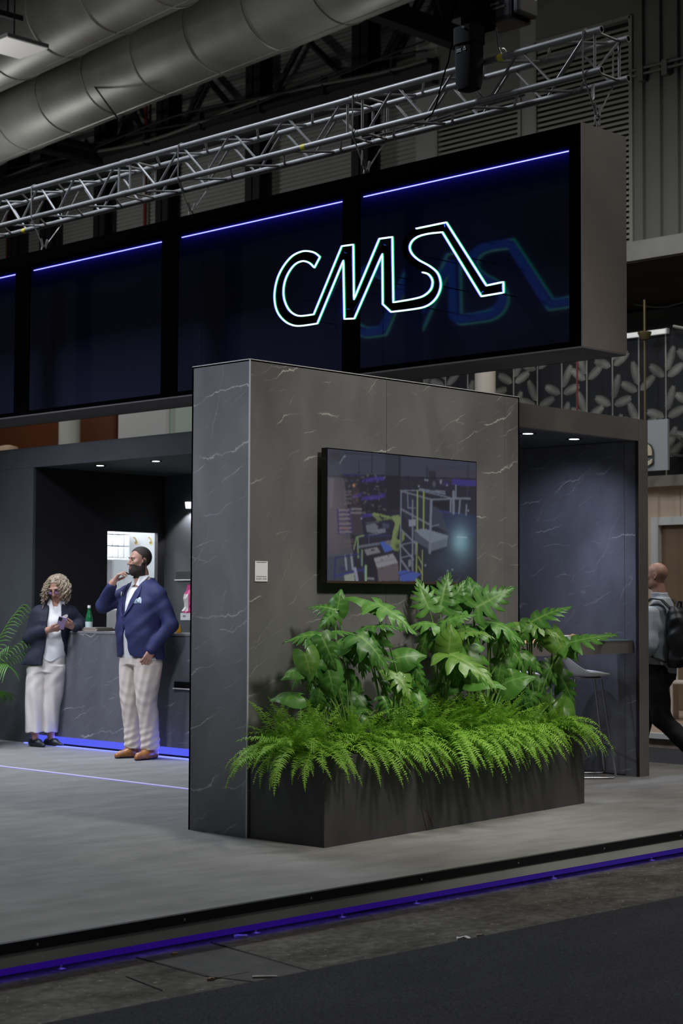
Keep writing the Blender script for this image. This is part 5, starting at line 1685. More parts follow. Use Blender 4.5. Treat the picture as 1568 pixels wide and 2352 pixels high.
# (attach px, py, width t, tip angle in deg, length px, lean to camera, facing up 0..1, mesh, plant)
LEAVES = [
    (862, 1384, .22, -27, 118, .30, .75, 0, 1), (858, 1386, .26, 150, 70, .2, .8, 5, 1),
    (1092, 1396, .24, 30, 104, -.05, .35, 2, 3), (1088, 1394, .30, 97, 78, -.2, .1, 5, 3), (1062, 1418, .28, 140, 60, 0, .5, 1, 3),
    (1032, 1502, .08, -20, 135, .55, .75, 4, 2), (1030, 1500, .10, 85, 66, .2, .1, 6, 2), (1035, 1498, .12, -80, 75, .5, .4, 5, 2),
    (822, 1458, .14, -32, 104, .4, .7, 1, 1), (824, 1462, .16, -85, 85, .4, .3, 3, 1), (838, 1440, .2, 10, 90, .3, .8, 0, 1),
    (742, 1460, .16, 168, 84, .25, .65, 1, 0), (738, 1462, .12, -60, 78, .3, .5, 3, 0), (744, 1456, .2, 25, 66, .3, .8, 1, 0),
    (772, 1402, .28, 155, 62, .1, .5, 7, 0), (774, 1404, .3, 80, 50, .1, .4, 5, 0), (768, 1410, .26, -150, 52, .3, .4, 7, 0),
    (700, 1500, .12, -75, 62, .3, .3, 6, 0), (728, 1520, .14, -110, 66, .35, .4, 3, 0), (752, 1530, .12, -75, 70, .35, .3, 5, 0), (690, 1535, .16, 195, 48, .3, .6, 5, 0),
    (706, 1530, .18, 215, 60, .3, .6, 7, 0), (686, 1597, .2, 172, 62, .2, .6, 5, 0), (735, 1575, .16, -100, 56, .3, .4, 7, 0), (770, 1560, .2, -60, 60, .2, .4, 3, 0),
    (912, 1553, .06, -50, 66, .5, .6, 4, 1), (916, 1552, .08, 150, 50, .3, .6, 6, 1), (920, 1556, .06, -100, 50, .5, .4, 6, 1),
    (880, 1600, .12, -60, 48, .4, .6, 7, 1), (960, 1596, .08, -60, 46, .5, .6, 5, 2), (935, 1515, .25, -40, 70, .2, .5, 3, 1),
    (1000, 1435, .26, 165, 70, .2, .7, 1, 2), (1015, 1430, .28, 25, 80, .2, .7, 0, 2), (985, 1450, .3, -120, 70, .3, .5, 3, 2), (1050, 1452, .2, 10, 84, .4, .8, 4, 2),
    (1048, 1455, .22, 170, 74, .3, .7, 0, 2), (1010, 1395, .36, 75, 90, -.2, .2, 2, 2), (985, 1400, .38, 110, 80, -.2, .2, 2, 2), (1035, 1385, .34, 60, 66, -.1, .3, 0, 2),
    (1120, 1425, .22, -10, 90, .4, .8, 1, 3), (1125, 1432, .2, -50, 72, .4, .6, 7, 3), (1130, 1436, .26, -15, 70, .3, .7, 3, 3), (1100, 1450, .24, -140, 66, .3, .5, 1, 3),
    (1160, 1440, .22, -75, 66, .3, .4, 7, 3), (1080, 1440, .3, -170, 80, .2, .7, 0, 3), (1075, 1495, .14, -60, 90, .4, .5, 1, 3), (1090, 1560, .14, 5, 74, .4, .8, 5, 3),
    (1214, 1432, .22, 32, 104, .1, .65, 0, 4), (1212, 1434, .2, 165, 50, .2, .7, 6, 4), (1218, 1432, .18, -12, 82, .45, .75, 4, 4), (1208, 1438, .16, -120, 58, .3, .4, 3, 4), (1222, 1436, .2, -65, 60, .3, .3, 7, 4),
    (1300, 1478, -.02, 17, 116, .25, .7, 2, 4), (1300, 1480, -.03, -45, 44, .3, .5, 5, 4), (1270, 1452, .05, -58, 66, .3, .6, 6, 4),
    (1200, 1500, .22, -30, 60, .3, .5, 3, 4), (1210, 1505, .2, -150, 66, .3, .6, 3, 4), (1250, 1520, .18, -50, 56, .4, .5, 3, 4), (1262, 1545, .18, 60, 50, .1, .3, 6, 4), (1285, 1550, .14, -60, 72, .4, .3, 3, 4),
    (1240, 1560, .2, -100, 60, .3, .4, 3, 4), (1275, 1612, .1, -110, 62, .5, .3, 6, 4), (1285, 1612, .1, -65, 66, .5, .3, 6, 4), (1190, 1570, .25, -60, 60, .3, .5, 3, 4), (1225, 1590, .2, -120, 56, .3, .5, 7, 4),
    (1170, 1490, .3, -40, 70, .2, .5, 7, 3), (1150, 1520, .2, -100, 60, .3, .4, 1, 3),
]
rs = random.Random(21)
for i in range(34):   # shaded leaves deep in the clump
    x = rs.uniform(720, 1190)
    y = rs.uniform(1450, 1640) + (x - 900) * -0.04
    LEAVES.append((x, y, rs.uniform(.22, .42), rs.uniform(-150, 30), rs.uniform(46, 82), rs.uniform(.1, .5), rs.uniform(.3, .8), rs.choice([1, 3, 5, 7, 0]), min(3, int((x - 680) / 140))))

PLX = [0.42, 0.95, 1.45, 1.85, 2.45]
labels = ['split leaf monstera plant with curled leaves beside the wall corner end', 'split leaf monstera plant with one broad glossy leaf below the television',
          'split leaf monstera plant with a drooping yellow green leaf', 'split leaf monstera plant with an upright pale leaf over the television corner',
          'loose split leaf monstera plant reaching over the bar counter']
monst = []
for i, sx in enumerate(PLX):
    monst.append(thing('monstera_plant', labels[i], 'plant', tuple(pl_pt(sx, 0.55 * pl_dep(sx), 0.44)), group='monsteras in the planter'))
FLr = np.array([CF[0], CF[1], 0])
FLr /= np.linalg.norm(FLr)
RLr = np.array([CR[0], CR[1], 0])
RLr /= np.linalg.norm(RLr)
UP = np.array([0, 0, 1.0])
rs = random.Random(5)
for (px, py, t, ang, ln, lean, up, mi, pi_) in LEAVES:
    b = pl_at(px, py, t)
    dep = (b - CAM) @ CF
    L_ = ln * dep / F_PX
    a = math.radians(ang)
    tip = RLr * math.cos(a) + UP * math.sin(a) - FLr * lean
    tip /= np.linalg.norm(tip)
    n = UP * up - FLr * (1 - up) + RLr * rs.uniform(-.12, .12)
    n = n - tip * (n @ tip)
    n /= np.linalg.norm(n)
    sd = np.cross(tip, n)
    Mx = Matrix(((sd[0], tip[0], n[0], 0), (sd[1], tip[1], n[1], 0), (sd[2], tip[2], n[2], 0), (0, 0, 0, 1)))
    par = monst[pi_]
    me_ = MON[mi]
    LV = np.array([v.co[:] for v in me_.vertices]) @ np.array(Mx.to_3x3()).T
    for _ in range(14):      # keep the blade in front of the wall
        W_ = b + LV * L_
        w_in = W_[W_[:, 0] < 2.55]
        if len(w_in) == 0 or w_in[:, 1].max() < -0.015:
            break
        b = CAM + (b - CAM) * 0.9955
        L_ *= 0.9955
    o = local_part('leaf', me_, par, Matrix.Translation(V3(b) - par.location) @ Mx @ Matrix.Scale(L_, 4))
    # petiole from the crown in the soil to the leaf
    rs0 = PLX[pi_] + rs.uniform(-.13, .13)
    root = pl_pt(rs0, pl_dep(rs0) * rs.uniform(.35, .75), 0.43)
    mid = root * 0.45 + b * 0.55 + np.array([0, 0, 0.10]) + RLr * rs.uniform(-.03, .03)
    mid = mid - (b - root) * np.array([0.18, 0.18, 0])
    pts = []
    for k in range(9):
        q = k / 8
        pts.append((1 - q) ** 2 * root + 2 * q * (1 - q) * mid + q * q * b)
    o = part('stem', MB().tube(pts, [0.0085 - 0.0042 * k / 8 for k in range(9)], 6, cap=False), M['stem'], par, True)


# ferns
def frond(seed, L, phi0, phi1, wid, n=30):
    rs_ = random.Random(seed)
    V, Fc, vein = [], [], []
    P = [np.zeros(3)]
    T = []
    sway = rs_.uniform(-.25, .25)
    for i in range(n):
        q = i / n
        ph = math.radians(phi0 + (phi1 - phi0) * q ** 0.9)
        t = np.array([sway * q, math.sin(ph), math.cos(ph)])
        t /= np.linalg.norm(t)
        T.append(t)
        P.append(P[-1] + t * L / n)
    T.append(T[-1])
    for i in range(2, n + 1):
        q = i / n
        t = T[i]
        side = np.cross(t, np.array([0, 0, 1.0]))
        if np.linalg.norm(side) < 1e-3:
            side = np.array([1.0, 0, 0])
        side /= np.linalg.norm(side)
        nn = np.cross(side, t)
        w = wid * (math.sin(math.pi * min(1, 0.16 + q * 0.84)) ** 0.8) * rs_.uniform(.85, 1.1)
        hw = L / n * 0.44
        for sd in (-1, 1):
            d = side * sd + t * 0.30 + nn * rs_.uniform(-.75, .55)
            d /= np.linalg.norm(d)
            b = len(V)
            base = P[i]
            m_ = base + d * w * 0.5
            V += [base + t * hw * 0.55, base - t * hw * 0.55, m_ - t * hw * 0.62 + nn * 0.003, m_ + t * hw * 0.62 + nn * 0.003, base + d * w - nn * w * 0.12]
            vein += [0.7, 0.7, 0.0, 0.0, 0.15]
            if sd > 0:
                Fc += [(b, b + 1, b + 2, b + 3), (b + 3, b + 2, b + 4)]
            else:
                Fc += [(b + 3, b + 2, b + 1, b), (b + 4, b + 2, b + 3)]
    # midrib
    for i in range(n):
        t = T[i]
        side = np.cross(t, np.array([0, 0, 1.0]))
        side /= np.linalg.norm(side) + 1e-6
        b = len(V)
        V += [P[i] - side * 0.0016, P[i] + side * 0.0016, P[i + 1] + side * 0.0014, P[i + 1] - side * 0.0014]
        vein += [1, 1, 1, 1]
        Fc.append((b, b + 1, b + 2, b + 3))
    me_ = bpy.data.meshes.new('frond')
    me_.from_pydata([tuple(v) for v in V], [], Fc)
    a_ = me_.attributes.new('vein', 'FLOAT', 'POINT')
    a_.data.foreach_set('value', vein)
    me_.materials.append(M['fern'])
    return me_


UPR = [frond(1, .32, 6, 48, .038, 30), frond(2, .35, 12, 68, .040, 32), frond(3, .28, 18, 80, .037, 28)]
ARC = [frond(4, .34, 25, 118, .040, 31), frond(5, .37, 34, 132, .040, 32), frond(6, .31, 42, 115, .038, 28)]
HNG = [frond(7, .43, 42, 158, .041, 36), frond(8, .47, 50, 168, .040, 38), frond(9, .39, 52, 148, .041, 33)]
FV = {m_.name: np.array([v.co[:] for v in m_.vertices]) for m_ in UPR + ARC + HNG}
FERNS = [(0.06, 0.20, 1.15, 'bushy bright green fern spilling over the planter end by the wall corner'),
         (0.12, 0.40, 1.1, 'fern growing behind the planter end by the wall corner'),
         (0.50, 0.16, 1.05, 'bright fern on the planter edge between corner and television'),
         (0.85, 0.15, 1.0, 'fern hanging over the planter edge below the left part of the television'),
         (1.18, 0.15, 1.38, 'largest fern hanging far down the planter front'),
         (1.55, 0.14, 1.15, 'fern spilling down the planter front below the television corner'),
         (1.90, 0.16, 1.10, 'dense fern hanging over the planter front past the television'),
         (2.25, 0.22, 0.88, 'low fern near the free end of the planter'),
         (2.58, 0.25, 1.0, 'loose fern reaching beyond the free end of the planter'),
         (1.36, 0.36, 1.05, 'dark upright fern behind the front ferns'),
         (1.78, 0.36, 0.95, 'dark upright fern behind the dense hanging fern')]
rs = random.Random(99)
for (s_, t_, sc, lab) in FERNS:
    t_ *= pl_dep(s_) / 0.575
    base = pl_pt(s_, t_, 0.47)
    fr_ = thing('fern', lab, 'fern', tuple(base), group='ferns along the planter')
    back = t_ > 0.3
    N = 105 if not back else 60
    for i in range(N):
        az = rs.uniform(0, 2 * math.pi)
        kind = rs.random()
        if i < N * 0.34:
            me_ = rs.choice(UPR)
        elif i < N * 0.70:
            me_ = rs.choice(ARC)
        else:
            # hanging fronds leave over the front edge
            me_ = rs.choice(HNG if (not back or s_ < 0.3) else ARC)
            if back and s_ < 0.3:
                az = math.radians(rs.uniform(50, 120))
            if not back:
                lo_, hi_ = (140, 220) if not (s_ < 0.3 or s_ > 2.5) else ((55, 200) if s_ < 0.3 else (170, 280))
                az = math.radians(rs.uniform(lo_, hi_)) + PANG
        # az: frond runs along local +Y; rotate so 180 deg points to the planter front (-ey)
        rot_ = Matrix.Rotation(az, 4, 'Z') @ Matrix.Rotation(math.radians(rs.uniform(-8, 8)), 4, 'Y')
        k = sc * rs.uniform(0.72, 1.1)
        if t_ > 0.3 and me_ in ARC:
            k *= 0.8
        off = Vector((rs.uniform(-.10, .10), rs.uniform(-.05, .05), rs.uniform(-0.01, .04)))
        # front wall clearance: fronds that run outwards start nearer the rim
        LV = FV[me_.name] @ np.array(rot_.to_3x3()).T
        for _ in range(9):       # trim fronds that would grow into the wall
            wy = LV * k + np.array(off) + base
            inw = wy[wy[:, 0] < 2.55]
            if len(inw) == 0 or inw[:, 1].max() < -0.012:
                break
            k *= 0.86
        local_part('frond', me_, fr_, Matrix.Translation(off) @ rot_ @ Matrix.Scale(k, 4))
# thin dry roots hanging from the ferns
for i, (x0, y0, pts_) in enumerate(((760, 1745, [(752, 1775), (742, 1800)]), (780, 1748, [(772, 1780), (766, 1800)]), (972, 1830, [(968, 1850), (975, 1880), (983, 1908)]),
                                    (980, 1840, [(985, 1870), (996, 1900)]), (700, 1755, [(690, 1775), (684, 1790)]))):
    P = [pl_at(x0, y0, -0.03)] + [pl_at(a, b, -0.006) for a, b in pts_]
    o = part('dry_root', MB().tube(P, 0.0022, 5), M['root'], None, True)
    tag(o, 'thin dry fern runner hanging down the planter front', 'root', 'dry runners below the ferns')

# palm in a pot beside the reception pillar
pb = (2.50, 6.46, 0.0)
pp_ = thing('potted_palm', 'green palm in a dark pot before the slate pillar', 'plant', pb)
part('pot', MB().lathe([(0.13, 0.0), (0.17, 0.28), (0.18, 0.30), (0.16, 0.30), (0.155, 0.27)], pb, 24), mat('dark_red_pot', (0.03, 0.008, 0.01), 0.5), pp_, True)
part('pot_soil', MB().lathe([(0.155, 0.25), (0.155, 0.272)], pb, 20), M['soil'], pp_)
M['palm'] = leaf_mat('palm_green', (0.035, 0.12, 0.009), (0.075, 0.22, 0.017), (0.15, 0.3, 0.04), 0.45, 0.25)
def palm_frond(seed, L, ph0, ph1):
    rs_ = random.Random(seed)
    V, Fc, vein = [], [], []
    P = [np.zeros(3)]
    n = 26
    for i in range(n):
        q = i / n
        ph = math.radians(ph0 + (ph1 - ph0) * q ** 1.4)
        P.append(P[-1] + np.array([0, math.sin(ph), math.cos(ph)]) * L / n)
    for i in range(8, n + 1):
        q = (i - 8) / (n - 8)
        t = P[i] - P[i - 1]
        t /= np.linalg.norm(t)
        side = np.array([1.0, 0, 0])
        nn = np.cross(side, t)
        w = 0.24 * (0.45 + 0.55 * math.sin(math.pi * min(1, .25 + q * .7)))
        for sd in (-1, 1):
            d = side * sd * 0.8 + t * 0.75 - nn * 0.15
            d /= np.linalg.norm(d)
            b = len(V)
            cs = np.cross(d, nn)
            cs /= np.linalg.norm(cs)
            prev = P[i]
            for j in range(5):
                s = j / 4
                c = P[i] + d * w * s - np.array([0, 0, 1]) * 0.10 * s * s * (1 + rs_.random() * .4)
                hw = 0.009 * (0.5 + 2 * s * (1 - s)) * (1 - s * 0.7)
                V += [c - cs * hw, c + cs * hw]
                vein += [0.1, 0.1]
            for j in range(4):
                Fc.append((b + 2 * j, b + 2 * j + 1, b + 2 * j + 3, b + 2 * j + 2))
    for i in range(n):
        b = len(V)
        V += [P[i] + (-.005, 0, 0), P[i] + (.005, 0, 0), P[i + 1] + (.004, 0, 0), P[i + 1] + (-.004, 0, 0)]
        vein += [1] * 4
        Fc.append((b, b + 1, b + 2, b + 3))
    return finish_leaf(V, Fc, vein, 'palm_frond', M['palm'])
PF = [palm_frond(1, 1.15, 8, 75), palm_frond(2, 1.0, 14, 110), palm_frond(3, 0.85, 25, 130), palm_frond(4, 1.2, 4, 45)]
rs = random.Random(17)
PFV = {m_.name: np.array([v.co[:] for v in m_.vertices]) for m_ in PF}
for i in range(24):
    az = i * 2.399 + rs.uniform(-.2, .2)
    me_ = PF[i % 4] if i < 22 else PF[2]
    k = rs.uniform(.62, .98)
    Rz = Matrix.Rotation(az, 4, 'Z')
    LV = PFV[me_.name] @ np.array(Rz.to_3x3()).T
    while LV[:, 0].max() * k > 0.47:      # keep clear of the pillar behind
        k *= 0.9
    local_part('palm_frond', me_, pp_, Matrix.Translation((0, 0, 0.27)) @ Rz @ Matrix.Scale(k, 4))

# ---------------------------------------------------------------- bar stools and snacks on the bar
def stool(loc, rz, lab):
    s_ = thing('bar_stool', lab, 'stool', loc, rz, 'white stools at the bar')
    V, Fc = [], []
    NR, NA = 8, 36
    def top(r, a):
        x = 0.225 * r * math.cos(a)
        y = 0.20 * r * math.sin(a)
        back = max(0, math.sin(a)) ** 1.5
        z = 0.80 + 0.012 * r * r + 0.16 * back * max(0, r - 0.40) ** 1.4 * 2.2 + 0.025 * abs(math.cos(a)) ** 2 * r ** 2
        return (x, y, z)
    for lay, dz in ((0, 0.0), (1, -0.022)):
        for i in range(NR + 1):
            for k in range(NA):
                a = 2 * math.pi * k / NA
                p = top(max(i / NR, 0.001), a)
                V.append((p[0], p[1], p[2] + dz * (1 - 0.6 * (i / NR) ** 4)))
    lay2 = (NR + 1) * NA
    for i in range(NR):
        for k in range(NA):
            k2 = (k + 1) % NA
            Fc.append((i * NA + k, i * NA + k2, (i + 1) * NA + k2, (i + 1) * NA + k))
            Fc.append((lay2 + i * NA + k, lay2 + (i + 1) * NA + k, lay2 + (i + 1) * NA + k2, lay2 + i * NA + k2))
    for k in range(NA):
        k2 = (k + 1) % NA
        Fc.append((NR * NA + k, NR * NA + k2, lay2 + NR * NA + k2, lay2 + NR * NA + k))
    local_part('seat', MB().add(V, Fc).mesh('seat', mat('gloss_white_shell', (0.86, 0.87, 0.9), 0.12, spec=0.6, coat=0.3), True), s_)
    for sx in (-1, 1):
        local_part('leg', MB().tube([(sx * 0.13, 0.10, 0.79), (sx * 0.20, 0.20, 0.03), (sx * 0.20, 0.18, 0.010), (sx * 0.20, -0.18, 0.010), (sx * 0.20, -0.20, 0.03), (sx * 0.13, -0.10, 0.79)], 0.009, 10).mesh('leg', M['chrome'], True), s_)
    local_part('footrest', MB().tube([(-0.185, -0.172, 0.24), (0.185, -0.172, 0.24)], 0.008, 8).mesh('footrest', M['chrome'], True), s_)
    local_part('footrest', MB().tube([(-0.185, 0.172, 0.24), (0.185, 0.172, 0.24)], 0.008, 8).mesh('footrest', M['chrome'], True), s_)
    local_part('seat_bracket', MB().box((-0.14, -0.11, 0.775), (0.14, 0.11, 0.787), bev=0.003).mesh('seat_bracket', M['chrome']), s_)
    return s_
stool((4.325, 0.76, 0), math.radians(48), 'white shell bar stool on chrome sled legs beside the marble partition')
stool((3.72, 0.95, 0), math.radians(40), 'white shell bar stool half hidden behind the monstera leaves')

zt = 1.0846
def on_bar(x, y):
    return at(x, y, 'z', zt)
p = on_bar(1248, 1478)
sn = thing('snack_bag', 'crumpled orange pink snack bag lying on the bar counter', 'bag', tuple(p))
rs = random.Random(4)
V, Fc = [], []
nx_, ny_ = 18, 8
for lay in (0, 1):
    for i in range(nx_ + 1):
        for j in range(ny_ + 1):
            u, v = i / nx_ * 2 - 1, j / ny_ * 2 - 1
            h = (1 - abs(u) ** 3) * (1 - abs(v) ** 2.5)
            z = 0.0015 + (0.075 * h * (0.8 + 0.25 * math.sin(u * 5 + v * 3)) + rs.uniform(0, .008) * h + 0.004) * lay
            d = RLr * (u * 0.17) + FLr * (v * 0.09)
            V.append((p[0] + d[0], p[1] + d[1], zt + z))
w_ = ny_ + 1
m_ = (nx_ + 1) * w_
faces_o, faces_g, faces_p = [], [], []
for i in range(nx_):
    for j in range(ny_):
        a = i * w_ + j
        f = (a + m_, a + w_ + m_, a + w_ + 1 + m_, a + 1 + m_)
        (faces_g if (i in (8, 9) and j < 3) else faces_p if (j > 4 or i % 7 == 3) else faces_o).append(f)
        faces_o.append((a, a + 1, a + w_ + 1, a + w_))
for i in range(nx_):
    for j in (0, ny_):
        a = i * w_ + j
        faces_o.append((a, a + w_, a + w_ + m_, a + m_))
for j in range(ny_):
    for i in (0, nx_):
        a = i * w_ + j
        faces_o.append((a, a + 1, a + 1 + m_, a + m_))
part('film', MB().add(V, faces_o), mat('peach_film', (0.78, 0.45, 0.30), 0.3, var=0.15, vscale=20), sn, True)
part('printed_patch', MB().add(V, faces_p), mat('pink_print', (0.78, 0.36, 0.28), 0.3), sn, True)
part('green_patch', MB().add(V, faces_g), mat('green_print', (0.02, 0.2, 0.1), 0.4), sn, True)
p = on_bar(1322, 1473)
tr_ = thing('paper_tray', 'white open paper tray on the bar counter', 'tray', tuple(p))
part('tray', MB().add([tuple(p + RLr * a + FLr * b + UP * c) for (a, b, c) in ((-.10, -.07, .0015), (.10, -.07, .0015), (.10, .07, .0015), (-.10, .07, .0015), (-.12, -.085, .04), (.12, -.085, .04), (.12, .085, .045), (-.12, .085, .045))],
                      [(0, 3, 2, 1), (0, 1, 5, 4), (1, 2, 6, 5), (2, 3, 7, 6), (3, 0, 4, 7)]), M['paper'], tr_)
q = p + UP * 0.0018
part('wrapper', MB().add([tuple(q + RLr * a + FLr * b + UP * c) for (a, b, c) in ((-.06, -.05, .0), (.08, -.04, .01), (.10, .03, .012), (-.02, .05, .055), (-.07, .02, .03), (0.02, -.01, .045))],
                         [(0, 1, 5), (1, 2, 5), (2, 3, 5), (3, 4, 5), (4, 0, 5)]), mat('brown_wrapper', (0.55, 0.36, 0.22), 0.6), tr_)
p = on_bar(1368, 1470)
wp = thing('snack_wrapper', 'torn foil snack wrapper lying beside the paper tray', 'wrapper', tuple(p))
part('foil', MB().add([tuple(p + RLr * a + FLr * b + UP * c) for (a, b, c) in ((-.07, -.04, .002), (.06, -.05, .002), (.09, .02, .012), (0, .05, .03), (-.06, .03, .02), (0.01, -.01, .03), (-.07, -.04, 0.0005), (.06, -.05, .0005), (.09, .02, .0005), (-.06, .03, .0005))],
                      [(0, 1, 5), (1, 2, 5), (2, 3, 5), (3, 4, 5), (4, 0, 5), (6, 7, 8, 9), (0, 1, 7, 6), (1, 2, 8, 7)]), mat('tan_foil', (0.6, 0.4, 0.3), 0.35), wp)

# ---------------------------------------------------------------- people (smooth distance fields, meshed with surface nets)
class Field:
    def __init__(s, lo, hi, h):
        s.lo, s.h = np.array(lo, float), h
        s.n = np.ceil((np.array(hi) - s.lo) / h).astype(int) + 1
        s.d = np.full(s.n, 0.25, np.float32)

    def block(s, lo, hi):
        a = np.clip(np.floor((np.array(lo) - s.lo) / s.h).astype(int), 0, s.n)
        b = np.clip(np.ceil((np.array(hi) - s.lo) / s.h).astype(int) + 1, 0, s.n)
        if np.any(b <= a):
            return None
        sl = tuple(slice(i, j) for i, j in zip(a, b))
        ax = [s.lo[i] + s.h * np.arange(a[i], b[i]) for i in range(3)]
        X, Y, Z = np.meshgrid(*ax, indexing='ij')
        return sl, X, Y, Z

    def put(s, sl, nd, k, sub=False):
        d = s.d[sl]
        if sub:
            nd = -nd
            hh = np.clip(0.5 + 0.5 * (nd - d) / k, 0, 1) if k > 0 else None
            s.d[sl] = np.maximum(d, nd) if k <= 0 else d * (1 - hh) + nd * hh + k * hh * (1 - hh)
        else:
            hh = np.clip(0.5 + 0.5 * (nd - d) / k, 0, 1) if k > 0 else None
            s.d[sl] = np.minimum(d, nd) if k <= 0 else nd * (1 - hh) + d * hh - k * hh * (1 - hh)

    def cap(s, a, b, ra, rb, k=0.02, sub=False):
        a, b = np.array(a, float), np.array(b, float)
        m = max(ra, rb) + 0.06 + k
        g = s.block(np.minimum(a, b) - m, np.maximum(a, b) + m)
        if g is None:
            return s
        sl, X, Y, Z = g
        d = b - a
        t = np.clip(((X - a[0]) * d[0] + (Y - a[1]) * d[1] + (Z - a[2]) * d[2]) / (d @ d + 1e-12), 0, 1)
        dist = np.sqrt((X - a[0] - t * d[0]) ** 2 + (Y - a[1] - t * d[1]) ** 2 + (Z - a[2] - t * d[2]) ** 2) - (ra + (rb - ra) * t)
        s.put(sl, dist, k, sub)
        return s

    def chain(s, pts, rr, k=0.02):
        for i in range(len(pts) - 1):
            s.cap(pts[i], pts[i + 1], rr[i], rr[i + 1], k)
        return s

    def ell(s, c, r, k=0.02, R=None, sub=False):
        c, r = np.array(c, float), np.array(r, float)
        m = r.max() + 0.06 + k
        g = s.block(c - m, c + m)
        if g is None:
            return s
        sl, X, Y, Z = g
        P = np.stack([X - c[0], Y - c[1], Z - c[2]], -1)
        if R is not None:
            P = P @ R
        q = P / r
        l = np.sqrt((q ** 2).sum(-1))
        l2 = np.sqrt(((P / r ** 2) ** 2).sum(-1)) + 1e-9
        s.put(sl, l * (l - 1) / l2, k, sub)
        return s

    def loft(s, secs, k=0.02, pw=2.3, infl=0.0):
        secs = sorted(secs)
        A = np.array(secs, float)
        z0, z1 = A[0, 0], A[-1, 0]
        m = 0.08
        lo = [(A[:, 1] - A[:, 3]).min() - m, (A[:, 2] - A[:, 4]).min() - m, z0 - m]
        hi = [(A[:, 1] + A[:, 3]).max() + m, (A[:, 2] + A[:, 4]).max() + m, z1 + m]
        g = s.block(lo, hi)
        sl, X, Y, Z = g
        zz = Z[0, 0, :]
        zi = np.linspace(z0, z1, 80)
        cols = []
        for c in range(1, 5):
            f = np.interp(zi, A[:, 0], A[:, c])
            for _ in range(3):
                f[1:-1] = (f[:-2] + 2 * f[1:-1] + f[2:]) / 4
            cols.append(np.interp(zz, zi, f))
        cx, cy, rx, ry = cols
        rx, ry = rx + infl, ry + infl
        q = (np.abs((X - cx) / rx) ** pw + np.abs((Y - cy) / ry) ** pw) ** (1 / pw)
        d = (q - 1) * np.minimum(rx, ry)
        e = np.maximum(z0 - Z, Z - z1)
        s.put(sl, np.maximum(d, e), k)
        return s

    def cut(s, fn):
        """keep only where fn(X,Y,Z) < 0"""
        g = s.block(s.lo, s.lo + s.h * s.n)
        sl, X, Y, Z = g
        s.d[sl] = np.maximum(s.d[sl], fn(X, Y, Z))
        return s

    def warp(s, fn):
        sl, X, Y, Z = s.block(s.lo, s.lo + s.h * s.n)
        s.d[sl] += fn(X, Y, Z)
        return s

    def mesh(s, name, mats, select=None):
        d = s.d
        d[0], d[-1], d[:, 0], d[:, -1], d[:, :, 0], d[:, :, -1] = 1, 1, 1, 1, 1, 1
        S = d < 0
        c = np.zeros(tuple(s.n - 1), np.int8)
        offs = [(i, j, k) for i in (0, 1) for j in (0, 1) for k in (0, 1)]
        nx, ny, nz = s.n
        for i, j, k in offs:
            c += S[i:nx - 1 + i, j:ny - 1 + j, k:nz - 1 + k]
        mix = (c > 0) & (c < 8)
        ids = np.argwhere(mix)
        num = np.full(mix.shape, -1, np.int64)
        num[mix] = np.arange(len(ids))
        vals = {o: d[ids[:, 0] + o[0], ids[:, 1] + o[1], ids[:, 2] + o[2]] for o in offs}
        acc = np.zeros((len(ids), 3))
        cnt = np.zeros(len(ids))
        for a in offs:
            for ax in range(3):
                if a[ax]:
                    continue
                b = list(a)
                b[ax] = 1
                b = tuple(b)
                va, vb = vals[a], vals[b]
                mk = (va < 0) != (vb < 0)
                t = np.where(mk, va / np.where(mk, va - vb, 1), 0)
                p = np.array(a, float)[None] + t[:, None] * (np.array(b, float) - np.array(a, float))[None]
                acc += p * mk[:, None]
                cnt += mk
        V = (ids + acc / cnt[:, None]) * s.h + s.lo
        Fs = []
        for ax in range(3):
            u, v = [(1, 2), (2, 0), (0, 1)][ax]
            sl0 = [slice(1, -1)] * 3
            sl1 = [slice(1, -1)] * 3
            sl0[ax], sl1[ax] = slice(0, -1), slice(1, None)
            A, B = S[tuple(sl0)], S[tuple(sl1)]
            e = np.argwhere(A != B)
            base = e.copy()
            for q in range(3):
                if q != ax:
                    base[:, q] += 1
            flip = S[base[:, 0], base[:, 1], base[:, 2]]
            du, dv = np.zeros(3, int), np.zeros(3, int)
            du[u], dv[v] = 1, 1
            g = lambda o: num[o[:, 0], o[:, 1], o[:, 2]]
            q4 = np.stack([g(base - du - dv), g(base - dv), g(base), g(base - du)], 1)
            q4[~flip] = q4[~flip][:, ::-1]
            Fs.append(q4)
        Fq = np.concatenate(Fs)
        Fq = Fq[(Fq >= 0).all(1)]
        me_ = bpy.data.meshes.new(name)
        me_.vertices.add(len(V))
        me_.vertices.foreach_set('co', V.astype(np.float32).ravel())
        me_.loops.add(Fq.size)
        me_.loops.foreach_set('vertex_index', Fq.ravel().astype(np.int32))
        me_.polygons.add(len(Fq))
        me_.polygons.foreach_set('loop_start', np.arange(0, Fq.size, 4, dtype=np.int32))
        for m_ in (mats if isinstance(mats, (list, tuple)) else [mats]):
            me_.materials.append(m_)
        if select is not None:
            cen = V[Fq].mean(1)
            me_.polygons.foreach_set('material_index', select(cen).astype(np.int32))
        me_.update(calc_edges=True)
        me_.validate()
        me_.shade_smooth()
        return me_


def rotm(rx=0, ry=0, rz=0):
    return np.array((Matrix.Rotation(math.radians(rz), 3, 'Z') @ Matrix.Rotation(math.radians(rx), 3, 'X') @ Matrix.Rotation(math.radians(ry), 3, 'Y')))


